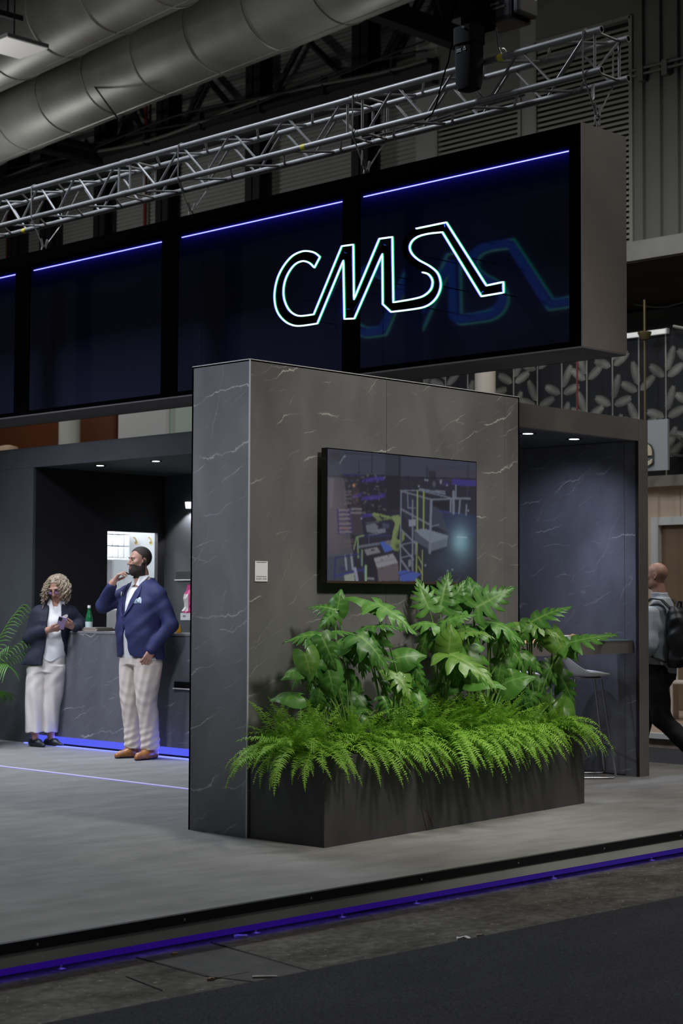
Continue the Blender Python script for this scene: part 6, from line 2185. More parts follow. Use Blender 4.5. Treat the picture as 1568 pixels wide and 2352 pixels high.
def head(f, o, R, beard=False, fem=False):
    H = lambda p: o + R @ np.array(p, float)
    k = 0.93 if fem else 1.0
    f.ell(H((0, -.012, .032)), np.array((.075, .094, .088)) * k, .02, R)
    f.ell(H((0, .022, -.035)), np.array((.060 - .004 * fem, .070, .080)) * k, .03, R)
    f.ell(H((0, .058, -.094 * k)), (.026, .022, .02), .025, R)
    for s in (-1, 1):
        f.ell(H((s * .046, .01, -.062)), (.020, .03, .03), .03, R)
        f.ell(H((s * .040, .060, -.010)), (.024, .022, .02), .02, R)
        f.ell(H((s * .0755, -.010, -.002)), (.009, .019, .031), .006, R)
        f.ell(H((s * .080, -.004, .004)), (.006, .009, .016), .004, R, sub=True)
    f.cap(H((-.036, .076, .030)), H((.036, .076, .030)), .012, .012, .012)
    for s in (-1, 1):
        f.ell(H((s * .031, .099, .008)), (.019, .016, .011), .010, R, sub=True)
    f.cap(H((0, .088, .018)), H((0, .110, -.022)), .0085, .0125, .010)
    for s in (-1, 1):
        f.ell(H((s * .012, .098, -.026)), (.0085, .011, .008), .006, R)
    f.ell(H((0, .090, -.0535)), (.022, .0085, .0055), .005, R)
    f.ell(H((0, .088, -.0655)), (.019, .0085, .006), .005, R)
    f.ell(H((0, .099, -.0595)), (.020, .006, .002), .003, R, sub=True)
    if beard:
        f.ell(H((0, .030, -.078)), (.065, .070, .054), .02, R)
        f.ell(H((0, .072, -.098)), (.034, .026, .026), .02, R)
    return H


def hand(f, w, dirv, nrm_, side, curls, spread=0.12, sc=1.0, thumb=(0.6, 0.5), k=.006):
    """w wrist, dirv along the palm, nrm_ back of the hand, side = +1 thumb on cross(dir, nrm)"""
    d = np.array(dirv, float)
    d /= np.linalg.norm(d)
    n = np.array(nrm_, float)
    n -= d * (n @ d)
    n /= np.linalg.norm(n)
    u = np.cross(d, n) * side
    w = np.array(w, float)
    kn = []
    for i in range(4):
        off = (0.030 - 0.020 * i) * sc
        kn.append(w + d * (0.088 - 0.004 * abs(i - 1)) * sc + u * off)
        f.cap(w + d * .012 + u * off * .55, kn[-1], .0145 * sc, .0115 * sc, .012)
    f.cap(w - d * .03, w + d * .015, .026 * sc, .024 * sc, .015)
    L = [(.040, .025, .020), (.044, .028, .022), (.041, .026, .021), (.032, .020, .018)]
    for i in range(4):
        p = kn[i]
        a = 0.0
        fan = u * (spread * (1.5 - i) / 3)
        for j in range(3):
            a += curls[i] * (0.9, 1.1, 0.8)[j]
            v = d * math.cos(a) - n * math.sin(a) + fan * math.cos(a)
            v /= np.linalg.norm(v)
            q = p + v * L[i][j] * sc
            f.cap(p, q, (.0096 - .0008 * j) * sc, (.0088 - .0009 * j) * sc, k)
            p = q
    b = w + d * .026 * sc + u * .026 * sc
    v1 = d * 0.62 + u * thumb[0] - n * thumb[1]
    v1 /= np.linalg.norm(v1)
    q1 = b + v1 * .040 * sc
    v2 = d * 0.9 + u * (thumb[0] - .45) - n * (thumb[1] + .1)
    v2 /= np.linalg.norm(v2)
    q2 = q1 + v2 * .030 * sc
    q3 = q2 + v2 * .024 * sc
    f.cap(b - v1 * .01, q1, .0155 * sc, .0115 * sc, .012)
    f.cap(q1, q2, .0110 * sc, .0098 * sc, k)
    f.cap(q2, q3, .0098 * sc, .0082 * sc, k)


def fold(amp, fx, fy, fz, ph=0.0):
    return lambda X, Y, Z: (amp * (np.sin(X * fx + Z * fz + ph + 1.3 * np.sin(Y * fy + Z * fz * .4)) + 0.6 * np.sin(Y * fy * 1.3 - Z * fz * .8 + ph * 2))).astype(np.float32)


def surf_y(secs, x, z, infl=0.0, pw=2.3):
    A = np.array(sorted(secs), float)
    cx, cy, rx, ry = [np.interp(z, A[:, 0], A[:, c]) for c in range(1, 5)]
    q = max(0.0, 1 - abs((x - cx) / (rx + infl)) ** pw)
    return cy + (ry + infl) * q ** (1 / pw)


M['skin_m'] = mat('tan_skin', (0.46, 0.25, 0.19), 0.5, var=0.10, vscale=25)
M['skin_w'] = mat('warm_skin', (0.45, 0.24, 0.175), 0.5, var=0.10, vscale=25)
M['lip'] = mat('lip', (0.33, 0.12, 0.11), 0.45)
M['beard'] = mat('dark_beard', (0.030, 0.022, 0.020), 0.85, var=0.5, vscale=120, bump=0.5, bscale=260)
M['hair_m'] = mat('dark_brown_hair', (0.030, 0.022, 0.017), 0.65, var=0.4, vscale=90, bump=0.5, bscale=200)
M['hair_w'] = mat('ash_blond_hair', (0.34, 0.27, 0.19), 0.5, var=0.45, vscale=40)
M['navy'] = mat('navy_wool', (0.016, 0.022, 0.095), 0.75, var=0.15, vscale=14, bump=0.15, bscale=300)
M['ink_navy'] = mat('dark_navy_wool', (0.010, 0.013, 0.032), 0.75, var=0.15, vscale=14, bump=0.15, bscale=300)
M['shirt'] = mat('white_cotton', (0.78, 0.78, 0.80), 0.7, var=0.05, vscale=10)
M['chino'] = mat('beige_chino', (0.66, 0.575, 0.53), 0.8, var=0.07, vscale=9)
M['cream'] = mat('cream_trousers', (0.70, 0.65, 0.63), 0.8, var=0.06, vscale=6)
M['tan_shoe'] = mat('tan_leather', (0.33, 0.13, 0.035), 0.35, var=0.3, vscale=20)
M['sole'] = mat('dark_sole', (0.02, 0.014, 0.012), 0.7)
M['eye_w'] = mat('eye_white', (0.7, 0.68, 0.66), 0.3)
M['iris'] = mat('dark_iris', (0.02, 0.015, 0.012), 0.3)


def eyes(root, H, R):
    for s in (-1, 1):
        e = MB()
        c = H((s * .031, .0775, .009))
        pr = [(0.0001, -.0105), (.006, -.0087), (.0095, -.0045), (.0105, 0), (.0095, .0045), (.006, .0087), (.0001, .0105)]
        me_ = MB().lathe(pr, (0, 0, 0), 14).mesh('eye', [M['eye_w'], M['iris']], True)
        mats = Matrix([list(R[i]) + [c[i]] for i in range(3)] + [[0, 0, 0, 1]])
        o = local_part('eye', me_, root, mats @ Matrix.Rotation(math.radians(-90), 4, 'X'))
        nv = np.array([v.center[:] for v in me_.polygons])
        me_.polygons.foreach_set('material_index', (nv[:, 2] > 0.0062).astype(np.int32))
        brow = MB().tube([H((s * .014, .094, .027)), H((s * .030, .092, .033)), H((s * .047, .080, .028))], [.0032, .0036, .0018], 6)
        local_part('eyebrow', brow.mesh('eyebrow', M['hair_m'], True), root)


# ================= man in the navy blazer
def build_man():
    root = thing('person', 'bearded man in a navy blazer and beige chinos with hand at mouth', 'person', (2.735, 4.36, 0), math.radians(90))
    T = [(.84, 0, -.01, .218, .150), (.95, 0, .0, .214, .162), (1.08, 0, .018, .212, .168), (1.22, 0, .014, .222, .158), (1.36, 0, .0, .236, .142), (1.45, 0, -.012, .225, .118),
         (1.50, 0, -.02, .165, .092), (1.55, 0, -.022, .085, .075)]
    o = np.array([0.012, .012, 1.722])
    R = rotm(-2, 0, -14)
    rs_, re, rw = (.205, .0, 1.43), (.325, .165, 1.325), (.142, .205, 1.53)
    ls_, le, lw_ = (-.205, -.01, 1.43), (-.315, -.075, 1.17), (-.225, .065, .955)
    # body
    f = Field((-.42, -.30, 0), (.42, .36, 1.86), .0055)
    f.loft(T, .03, infl=-.02)
    f.cap((0, -.02, 1.46), (0.004, .0, 1.62), .066, .062, .03)
    H = head(f, o, R, beard=True)
    f.chain([rs_, re, rw], [.05, .045, .03], .03).chain([ls_, le, lw_], [.05, .045, .03], .03)
    for s in (-1, 1):
        f.chain([(s * .095, 0, .90), (s * .108, .02, .5), (s * .11, -.02, .09)], [.09, .062, .042], .03)
        f.cap((s * .11, -.03, .05), (s * .125, .12, .04), .034, .026, .02)
    hand(f, rw, (-.36, -.42, .82), (.72, .68, .15), -1, [.50, .58, .68, .78], thumb=(.4, .5))
    hand(f, lw_, (.25, .30, -.9), (-.9, .3, -.2), -1, [.3, .35, .35, .4], thumb=(.3, .3))
    def sel(c):
        q = (c - o) @ R
        x, y, z = q.T
        out = np.zeros(len(c), int)
        inh = (c[:, 2] > 1.57) & (np.abs(x) < .09) & (np.linalg.norm(q, axis=1) < .16)
        line = -.030 - .020 * np.clip((.075 - y) / .06, 0, 1) + .055 * np.clip((.028 - y) / .03, 0, 1)
        b = inh & (z < line) & (y > -.022) & (z > -.15) & ~((np.abs(x) < .013) & (z > -.04))
        b &= ~((y > .06) & (z > -.046) & (z < -.028) & (np.abs(x) < .012))
        out[b] = 1
        lip = inh & (np.abs(x) < .021) & (z < -.049) & (z > -.072) & (y > .078)
        out[lip] = 2
        return out
    local_part('body', f.mesh('body', [M['skin_m'], M['beard'], M['lip']], sel), root)
    eyes(root, H, R)
    # hair
    f = Field(o - .15, o + .15, .005)
    f.ell(H((0, -.014, .034)), (.0785, .099, .094), .0, R)
    def hl(X, Y, Z):
        q = np.stack([X - o[0], Y - o[1], Z - o[2]], -1) @ R
        x, y, z = q[..., 0], q[..., 1], q[..., 2]
        top = (.052 + .62 * (y - .005)) - z - .010 * np.sin(x * 60)
        back = np.maximum(y + .035, -.062 - z)
        side = np.maximum(np.abs(y + .012) - .026, .004 - z)
        return np.minimum(np.minimum(top, back), side).astype(np.float32)
    f.cut(hl)
    f.warp(lambda X, Y, Z: (.0012 * np.sin(X * 420) * np.sin(Y * 380)).astype(np.float32))
    local_part('hair', f.mesh('hair', M['hair_m']), root)
    # shirt
    f = Field((-.30, -.26, .82), (.30, .30, 1.62), .006)
    f.loft(T, .02, infl=-.008)
    f.cap((0, -.02, 1.48), (0.002, -.010, 1.565), .082, .076, .02)
    f.cut(lambda X, Y, Z: np.maximum(.86 - Z, Z - 1.58 + .95 * np.maximum(0, Y + .03)).astype(np.float32))
    f.cap((0.0, .10, 1.58), (0.0, .145, 1.42), .052, .010, .006, sub=True)
    f.warp(fold(.0016, 20, 25, 30))
    shrt = local_part('shirt', f.mesh('shirt', M['shirt']), root)
    for s in (-1, 1):
        c_ = MB().add([(s * .012, .075, 1.515), (s * .055, .078, 1.50), (s * .085, .03, 1.565), (s * .075, -.02, 1.60), (s * .045, .058, 1.585),
                       (s * .014, .066, 1.513), (s * .056, .070, 1.498), (s * .088, .024, 1.56), (s * .078, -.022, 1.595), (s * .043, .050, 1.585)],
                      [(0, 1, 2, 3, 4), (9, 8, 7, 6, 5), (0, 5, 6, 1), (1, 6, 7, 2), (2, 7, 8, 3), (4, 9, 5, 0)])
        local_part('shirt_collar', c_.mesh('shirt_collar', M['shirt']), shrt)
    # blazer
    f = Field((-.44, -.32, .84), (.44, .36, 1.62), .006)
    TJ = [(.80, 0, -.01, .236, .172)] + T[:-1] + [(1.53, 0, -.03, .12, .085), (1.575, 0, -.035, .075, .07)]
    f.loft(TJ, .02, infl=.014)
    f.chain([rs_, re], [.078, .064], .035).chain([re, np.array(rw) - np.array((-.02, .005, .03))], [.064, .047], .025)
    f.chain([ls_, le], [.080, .064], .035).chain([le, lw_], [.064, .048], .025)
    f.cap((.17, -.01, 1.45), (-.17, -.01, 1.45), .065, .065, .04)
    def front(X, Y, Z):
        c0 = .012
        up = (np.abs(X - c0) - np.interp(Z, [1.215, 1.30, 1.42, 1.56], [0.0, .030, .062, .088])) * 1.0
        up = np.where(Z < 1.215, .05, up)
        dn = (np.abs(X - c0 + .012) - np.interp(Z, [.84, .95, 1.05, 1.17], [.075, .044, .026, 0.0]))
        dn = np.where(Z > 1.17, .05, dn)
        w_ = np.minimum(up, dn)
        return np.where(Y > 0, -w_, -.05).astype(np.float32)
    nk = Field.cap
    f.cut(front)
    f.cap((0, -.015, 1.50), (0.006, .012, 1.72), .083, .10, .008, sub=True)
    f.cut(lambda X, Y, Z: (.885 + .05 * np.clip((.10 - np.abs(X)) / .1, 0, 1) * (Y > 0) - .02 * (Y < 0) - Z).astype(np.float32))
    hd_ = np.array((-.54, -.10, .78)); hd_ /= np.linalg.norm(hd_)
    f.cut(lambda X, Y, Z: np.where((X > .06) & (Z > 1.46) & (Y > .12), (X - rw[0]) * hd_[0] + (Y - rw[1]) * hd_[1] + (Z - rw[2]) * hd_[2] + .012, -1).astype(np.float32))
    f.warp(fold(.0028, 26, 22, 34))
    blz = local_part('blazer', f.mesh('blazer', M['navy']), root)
    # lapels
    for s in (-1, 1):
        inn = [(1.235, .004), (1.30, .034), (1.38, .054), (1.46, .074), (1.53, .090)]
        out = [(1.235, .012), (1.30, .070), (1.37, .112), (1.425, .135), (1.50, .118)]
        V, Fc = [], []
        for (z1, x1), (z2, x2) in zip(inn, out):
            for (zz, xx, e) in ((z1, x1, .018), (z2, x2, .021), (z1, x1, .010), (z2, x2, .008)):
                V.append((.012 + s * xx, surf_y(TJ, s * xx, zz, .014) + e - .004, zz))
        for i in range(4):
            a = i * 4
            Fc += [(a, a + 1, a + 5, a + 4), (a + 1, a + 3, a + 7, a + 5), (a + 2, a, a + 4, a + 6)]
        local_part('lapel', MB().add(V, Fc).mesh('lapel', M['navy']), blz)
    for z in (1.205,):
        y = surf_y(TJ, .0, z, .014)
        local_part('button', MB().lathe([(.009, y - .004), (.009, y + .004), (.006, y + .006)], (.008, 0, z), 12, axis='y').mesh('button', M['ink'], True), blz)
    y = surf_y(TJ, .105, 1.43, .014) + .022
    bd = MB().lathe([(.030, -.002), (.030, .002)], (0, 0, 0), 20, axis='y')
    local_part('name_badge', bd.mesh('name_badge', M['paper'], False), root, Matrix.Translation((.105, y, 1.43)) @ Matrix.Rotation(math.radians(-32), 4, 'Z') @ Matrix.Rotation(math.radians(25), 4, 'Y') @ Matrix.Diagonal((1.25, 1, .62, 1)))
    y = surf_y(TJ, -.12, 1.35, .014) + .006
    sq = MB()
    rq = random.Random(2)
    pts = [(-.165, 1.352), (-.155, 1.392), (-.135, 1.405), (-.118, 1.392), (-.098, 1.398), (-.090, 1.375), (-.085, 1.352)]
    V = [(x, surf_y(TJ, x, z, .014) + .008, z) for x, z in pts] + [(x, surf_y(TJ, x, z, .014) - .004, z) for x, z in pts]
    V.append((-.125, surf_y(TJ, -.125, 1.375, .014) + .022, 1.375))
    n = len(pts)
    Fc = [(i, i + 1, 2 * n) for i in range(n - 1)] + [(n - 1, 0, 2 * n)] + [(i, i + n, (i + 1) % n + n, (i + 1) % n) for i in range(n)]
    local_part('pocket_square', MB().add(V, Fc).mesh('pocket_square', mat('blue_white_silk', (0.35, 0.45, 0.75), 0.5, var=0.9, vscale=55)), root)
    # belt and chinos
    f = Field((-.30, -.24, .05), (.30, .26, 1.0), .006)
    f.loft([(.82, 0, -.005, .198, .140), (.90, 0, -.005, .196, .142), (.965, 0, 0, .192, .142)], .03)
    for s in (-1, 1):
        f.loft([(.085, s * .112, -.022, .070, .082), (.14, s * .112, -.022, .074, .086), (.30, s * .113, -.012, .076, .088), (.50, s * .110, .018, .086, .094), (.68, s * .105, .012, .102, .116),
                (.80, s * .098, .0, .108, .132), (.88, s * .09, -.002, .102, .134)], .022, 2.1)
    f.warp(lambda X, Y, Z: (.0035 * np.sin(Z * 105 + X * 26 + 3 * np.sin(Y * 14)) * np.clip((.34 - Z) / .2, 0, 1) + .0016 * np.sin(Z * 60 - X * 50 + Y * 45) * np.clip(1 - abs(Z - .52) * 4, 0, 1)
                            + .002 * np.sin(Z * 22 + X * 75 + Y * 60)).astype(np.float32))
    local_part('trousers', f.mesh('trousers', M['chino']), root)
    bl = Field((-.24, -.2, .925), (.24, .22, .99), .005)
    bl.loft([(.94, 0, 0, .197, .148), (.975, 0, 0, .196, .148)], .0)
    local_part('belt', bl.mesh('belt', mat('dark_belt', (0.02, 0.010, 0.008), 0.4)), root)
    for s, yw in ((1, -6), (-1, 10)):
        Rz = rotm(0, 0, yw)
        C = np.array((s * .112, -.02, 0))
        G = lambda p: C + Rz @ np.array(p, float)
        f = Field((s * .112 - .14, -.16, -.004), (s * .112 + .14, .30, .16), .005)
        f.cap(G((0, -.055, .042)), G((0, .05, .045)), .043, .046, .02)
        f.cap(G((0, .05, .042)), G((.0, .165, .026)), .044, .026, .03)
        f.cap(G((0, -.03, .06)), G((0, -.02, .10)), .043, .047, .02)
        f.cut(lambda X, Y, Z: (.004 - Z).astype(np.float32))
        f.warp(lambda X, Y, Z: np.where(Z < .016, -.004, 0).astype(np.float32))
        f.cut(lambda X, Y, Z: (.003 - Z).astype(np.float32))
        shoe_ = local_part('shoe', f.mesh('shoe', [M['tan_shoe'], M['sole']], lambda c: (c[:, 2] < .016).astype(int)), root)
        lc_ = MB()
        for i in range(4):
            a, b = G((-.018, .055 + .016 * i, .092 - .009 * i)), G((.018, .055 + .016 * i, .092 - .009 * i))
            lc_.tube([a, (np.array(a) + b) / 2 + (0, 0, .004), b], .003, 5)
        local_part('laces', lc_.mesh('laces', M['sole'], True), shoe_)
    return root


build_man()


# ================= woman leaning on the counter
def build_woman():
    p = at(100, 1714, 'z', 0.0)
    root = thing('person', 'curly haired woman in a dark blazer looking at her phone', 'person', (p[0], p[1], 0), math.radians(YAW + 90 + 0.0))
    # local: +Y towards the camera, +X to image left
    T = [(.72, -.005, -.01, .180, .125), (.82, -.02, -.01, .178, .122), (.95, -.045, -.005, .155, .112), (1.08, -.068, .0, .160, .118), (1.18, -.083, .0, .172, .118), (1.27, -.093, -.012, .160, .098),
         (1.315, -.098, -.02, .115, .075), (1.35, -.102, -.018, .065, .06)]
    o = np.array([-.118, .045, 1.488])
    R = rotm(-26, 4, -14)
    rs_, re, rw = (.062, -.015, 1.245), (.132, .005, 1.02), (-.075, .205, 1.10)
    ls_, le, lw_ = (-.245, -.03, 1.235), (-.335, -.065, 1.128), (-.285, .150, 1.125)
    f = Field((-.50, -.30, 0), (.34, .42, 1.68), .0055)
    f.loft(T, .03, infl=-.012)
    f.cap((-.102, -.015, 1.28), (-.113, .012, 1.43), .050, .048, .03)
    H = head(f, o, R, fem=True)
    f.chain([rs_, re, rw], [.042, .038, .026], .03).chain([ls_, le, lw_], [.042, .038, .026], .03)
    for s, an in ((1, (.078, .02, .09)), (-1, (-.062, -.035, .09))):
        f.chain([(s * .075 - .02, 0, .78), ((an[0] + s * .08 - .02) / 2 + .0, .02, .45), an], [.085, .055, .034], .03)
        f.cap((an[0], an[1], .04), (an[0] - .05, an[1] + .05, .030), .028, .022, .02)
    hand(f, rw, (-.86, .22, .10), (.1, .55, -.75), -1, [.55, .6, .6, .65], sc=.92, thumb=(.5, .2))
    hand(f, lw_, (.55, .62, .28), (-.35, .45, -.8), 1, [.6, .6, .62, .65], sc=.92, thumb=(.5, .2))
    def sel(c):
        q = (c - o) @ R
        out = np.zeros(len(c), int)
        inh = (np.linalg.norm(q, axis=1) < .15)
        out[inh & (np.abs(q[:, 0]) < .020) & (q[:, 2] < -.049) & (q[:, 2] > -.070) & (q[:, 1] > .074)] = 1
        return out
    local_part('body', f.mesh('body', [M['skin_w'], M['lip']], sel), root)
    eyes(root, H, R)
    # hair: scalp cap and curled locks
    f = Field(o - .17, o + .17, .006)
    f.ell(H((0, -.020, .036)), (.084, .098, .092), .0, R)
    f.ell(H((0, -.055, -.02)), (.086, .065, .09), .03, R)
    f.cut(lambda X, Y, Z: (lambda q: np.maximum(np.minimum(q[..., 1] - .030 - np.clip(q[..., 2] - .055, -.03, .05) * 1.1, .2), -.11 - q[..., 2]).astype(np.float32))(np.stack([X - o[0], Y - o[1], Z - o[2]], -1) @ R))
    cap_ = local_part('hair', f.mesh('hair', M['hair_w']), root)
    rs2 = random.Random(8)
    mb = MB()
    for i in range(430):
        th = rs2.uniform(-math.pi, math.pi)           # around the head, 0 = front
        el = rs2.uniform(0.15, 1.25)
        dx, dy = math.sin(th), math.cos(th)
        if (abs(th) < 0.9 and el < 1.0) or abs(th) < 0.35:
            continue
        st = np.array([.082 * dx * math.cos(el), .10 * dy * math.cos(el) - .018, .034 + .092 * math.sin(el)])
        ln = rs2.uniform(.10, .235)
        down = R.T @ np.array([0, 0, -1.0])
        outw = np.array([dx, dy * .7, .1])
        pts, rr = [], []
        ph = rs2.uniform(0, 6.28)
        tw = rs2.uniform(38, 70)
        tang = np.array([dy, -dx, 0])
        n = 12
        for k in range(n + 1):
            s = k / n
            pnt = st + outw * (0.010 + .075 * math.sin(min(1.0, s * 1.05) * 1.9) * (0.55 + .35 * rs2.random() * .3)) * (.5 + .5 * (1 - math.sin(el) * .4)) + down * ln * s ** 1.25 * (0.55 + .45 * (1 - math.sin(el) * .3))
            if abs(th) < 1.0:
                pnt = pnt + np.array([math.copysign(.035, dx) * s, -.035 * s, 0])
            am = .007 + .017 * s
            pnt = pnt + (tang * math.sin(ph + s * tw * ln * 2.2) + outw * .7 * math.cos(ph + s * tw * ln * 2.2)) * am
            pts.append(H(pnt))
            rr.append(max(.0016, .0060 * (1 - s ** 2 * .75)))
        mb.tube(pts, rr, 6)
    local_part('hair_locks', mb.mesh('hair_locks', M['hair_w'], True), root)
    # glasses
    g = thing_part('glasses', root)
    for s in (-1, 1):
        ring = [H((s * .031 + .021 * math.cos(t), .108, .004 + .017 * math.sin(t))) for t in np.linspace(0, 2 * math.pi, 20, endpoint=False)]
        local_part('rim', MB().tube(ring, .0017, 6, closed=True).mesh('rim', M['ink'], True), g)
        local_part('lens', MB().add(ring, [tuple(range(20))]).mesh('lens', mat('violet_lens', (0.30, 0.16, 0.75), 0.08, spec=0.8, alpha=0.38, emit=(0.25, 0.1, 0.9), estr=0.0)), g)
        local_part('temple', MB().tube([H((s * .052, .106, .010)), H((s * .078, .06, .010)), H((s * .08, -.01, .006))], .0018, 6).mesh('temple', M['ink'], True), g)
    local_part('bridge', MB().tube([H((-.010, .110, .006)), H((0, .114, .010)), H((.010, .110, .006))], .0018, 6).mesh('bridge', M['ink'], True), g)
    # shirt
    f = Field((-.36, -.24, .70), (.24, .26, 1.42), .006)
    f.loft([(.80, -.02, .0, .172, .120)] + T[1:], .02, infl=.004)
    f.cap((-.102, -.015, 1.30), (-.106, -.006, 1.365), .066, .064, .02)
    f.cut(lambda X, Y, Z: np.maximum(.795 + .05 * np.clip(np.abs(X + .075) / .1, 0, 1) - Z, Z - 1.38 + .95 * np.maximum(0, Y + .02)).astype(np.float32))
    f.cap((-.105, .09, 1.37), (-.105, .13, 1.235), .044, .010, .005, sub=True)
    f.warp(fold(.003, 30, 25, 38))
    shrt = local_part('shirt', f.mesh('shirt', M['shirt']), root)
    for s in (-1, 1):
        c_ = MB().add([(-.105 + s * .010, .078, 1.285), (-.105 + s * .062, .082, 1.265), (-.105 + s * .082, .03, 1.345), (-.105 + s * .066, -.02, 1.392), (-.105 + s * .040, .050, 1.375),
                       (-.105 + s * .012, .066, 1.283), (-.105 + s * .063, .070, 1.263), (-.105 + s * .086, .022, 1.34), (-.105 + s * .070, -.022, 1.387), (-.105 + s * .038, .040, 1.375)],
                      [(0, 1, 2, 3, 4), (9, 8, 7, 6, 5), (0, 5, 6, 1), (1, 6, 7, 2), (2, 7, 8, 3), (4, 9, 5, 0)])
        local_part('shirt_collar', c_.mesh('shirt_collar', M['shirt']), shrt)
    # blazer, worn open
    f = Field((-.50, -.30, .70), (.34, .40, 1.42), .006)
    TJ = [(.70, .005, -.015, .212, .145), (.80, -.01, -.012, .202, .142)] + T[2:-1] + [(1.34, -.102, -.03, .075, .062)]
    f.loft(TJ, .02, infl=.018)
    f.chain([rs_, re], [.076, .068], .04).chain([re, np.array(rw) + (.035, -.025, -.005)], [.068, .048], .03)
    f.chain([ls_, le], [.076, .064], .04).chain([le, np.array(lw_) + (-.02, -.02, 0)], [.064, .048], .03)
    f.cap((.045, -.02, 1.265), (-.235, -.03, 1.262), .055, .055, .04)
    def front(X, Y, Z):
        cx = np.interp(Z, [.70, .85, 1.05, 1.25, 1.38], [-.115, -.105, -.105, -.105, -.105])
        w_ = np.interp(Z, [.70, .85, 1.0, 1.15, 1.27, 1.38], [.125, .100, .072, .062, .058, .058])
        a = np.abs(X - cx) - w_
        return np.where(Y > 0.01, -a, -.05).astype(np.float32)
    f.cut(front)
    f.cap((-.10, -.012, 1.30), (-.11, .0, 1.45), .066, .08, .008, sub=True)
    f.cut(lambda X, Y, Z: np.maximum(.765 + .10 * np.clip((-.02 - X) / .25, 0, 1) - Z, -1).astype(np.float32))
    f.warp(fold(.003, 24, 26, 30, 1.0))
    blz = local_part('blazer', f.mesh('blazer', M['ink_navy']), root)
    for s in (-1, 1):
        inn = [(1.02, .078), (1.10, .070), (1.18, .066), (1.26, .064), (1.33, .072)]
        out = [(1.02, .088), (1.10, .110), (1.18, .128), (1.245, .132), (1.32, .105)]
        V, Fc = [], []
        for (z1, x1), (z2, x2) in zip(inn, out):
            for (zz, xx, e) in ((z1, x1, .018), (z2, x2, .020), (z1, x1, .010), (z2, x2, .006)):
                V.append((-.105 + s * xx, surf_y(TJ, -.105 + s * xx, zz, .018) + e - .004, zz))
        for i in range(4):
            a = i * 4
            Fc += [(a, a + 1, a + 5, a + 4), (a + 1, a + 3, a + 7, a + 5), (a + 2, a, a + 4, a + 6)]
        local_part('lapel', MB().add(V, Fc).mesh('lapel', M['ink_navy']), blz)
    y = surf_y(TJ, -.215, 1.20, .018) + .014
    bd = MB().lathe([(.030, -.002), (.030, .002)], (0, 0, 0), 20, axis='y')
    local_part('name_badge', bd.mesh('name_badge', M['paper']), root, Matrix.Translation((-.20, y, 1.215)) @ Matrix.Rotation(math.radians(28), 4, 'Z') @ Matrix.Rotation(math.radians(35), 4, 'Y') @ Matrix.Diagonal((1.3, 1, .6, 1)))
    # wide trousers
    f = Field((-.32, -.24, .10), (.28, .26, .92), .006)
    f.loft([(.70, -.015, -.008, .178, .125), (.80, -.025, -.008, .172, .12), (.90, -.035, -.005, .155, .112)], .03)
    f.loft([(.135, .088, .02, .082, .10), (.3, .085, .018, .086, .10), (.5, .080, .012, .092, .105), (.66, .070, .0, .100, .118), (.76, .060, -.004, .098, .118)], .02, 2.2)
    f.loft([(.135, -.052, -.03, .072, .098), (.3, -.065, -.022, .080, .098), (.5, -.090, -.008, .090, .102), (.66, -.100, .0, .098, .116), (.76, -.098, -.002, .096, .116)], .02, 2.2)
    f.warp(lambda X, Y, Z: (.005 * np.sin(X * 70 + np.sin(Z * 9) * 1.2) * np.clip((.72 - Z) * 3, 0, 1) + .003 * np.sin(Z * 46 + X * 50) * np.clip(1 - abs(Z - .70) * 5, 0, 1)).astype(np.float32))
    local_part('trousers', f.mesh('trousers', M['cream']), root)
    for an, yw in (((.080, .02), 42), ((-.062, -.035), 50)):
        Rz = rotm(0, 0, yw)
        G = lambda x, y, z: np.array((an[0], an[1], 0)) + Rz @ np.array((x, y, z), float)
        f = Field((an[0] - .22, an[1] - .16, -.004), (an[0] + .14, an[1] + .24, .12), .005)
        f.cap(G(0, -.05, .034), G(0, .06, .034), .036, .038, .02)
        f.cap(G(0, .06, .032), G(0, .150, .018), .038, .021, .02)
        f.cut(lambda X, Y, Z: (.003 - Z).astype(np.float32))
        loaf_ = local_part('loafer', f.mesh('loafer', mat('dark_green_loafer', (0.010, 0.016, 0.02), 0.45)), root)
        local_part('buckle', MB().tube([G(-.028, .07, .058), G(0, .074, .070), G(.028, .07, .058)], .004, 6).mesh('buckle', M['steel'], True), loaf_)
    ne = MB().tube([(-.105 + .045 * math.cos(t), .03 + .05 * math.sin(t), 1.33 - .075 * max(0, math.sin(t)) ** 2) for t in np.linspace(0, 2 * math.pi, 24, endpoint=False)], .002, 5, closed=True)
    local_part('necklace', ne.mesh('necklace', mat('brown_cord', (0.12, 0.04, 0.02), 0.5), True), root)
    # phone: held in both hands, a thing of its own
    ph = thing('mobile_phone', 'lilac mobile phone with black camera block held by the woman', 'phone', (0, 0, 0))
    wm_ = chain(root)
    pc = wm_ @ Vector((-.195, .262, 1.165))
    ph.location = pc
    ph.rotation_euler = (math.radians(-38), math.radians(-14), math.radians(YAW + 90 + 8))
    local_part('case', MB().box((-.037, -.004, -.072), (.037, .004, .072), bev=.003).mesh('case', mat('lilac_case', (0.42, 0.30, 0.52), 0.35)), ph)
    local_part('screen', MB().box((-.034, -.0046, -.069), (.034, -.0040, .069)).mesh('screen', M['gloss_black']), ph)
    local_part('camera_block', MB().box((.000, .004, .026), (.034, .007, .066), bev=.001).mesh('camera_block', M['gloss_black']), ph)
    for a, b in ((.009, .056), (.009, .036), (.025, .046)):
        local_part('camera_lens', MB().lathe([(.006, .007), (.006, .0095)], (a, 0, b), 14, axis='y').mesh('camera_lens', M['ink'], True), ph)
    return root


def thing_part(name, parent):
    o = bpy.data.objects.new(name, None)
    o.empty_display_size = .05
    COL.objects.link(o)
    o.parent = parent
    return o


build_woman()


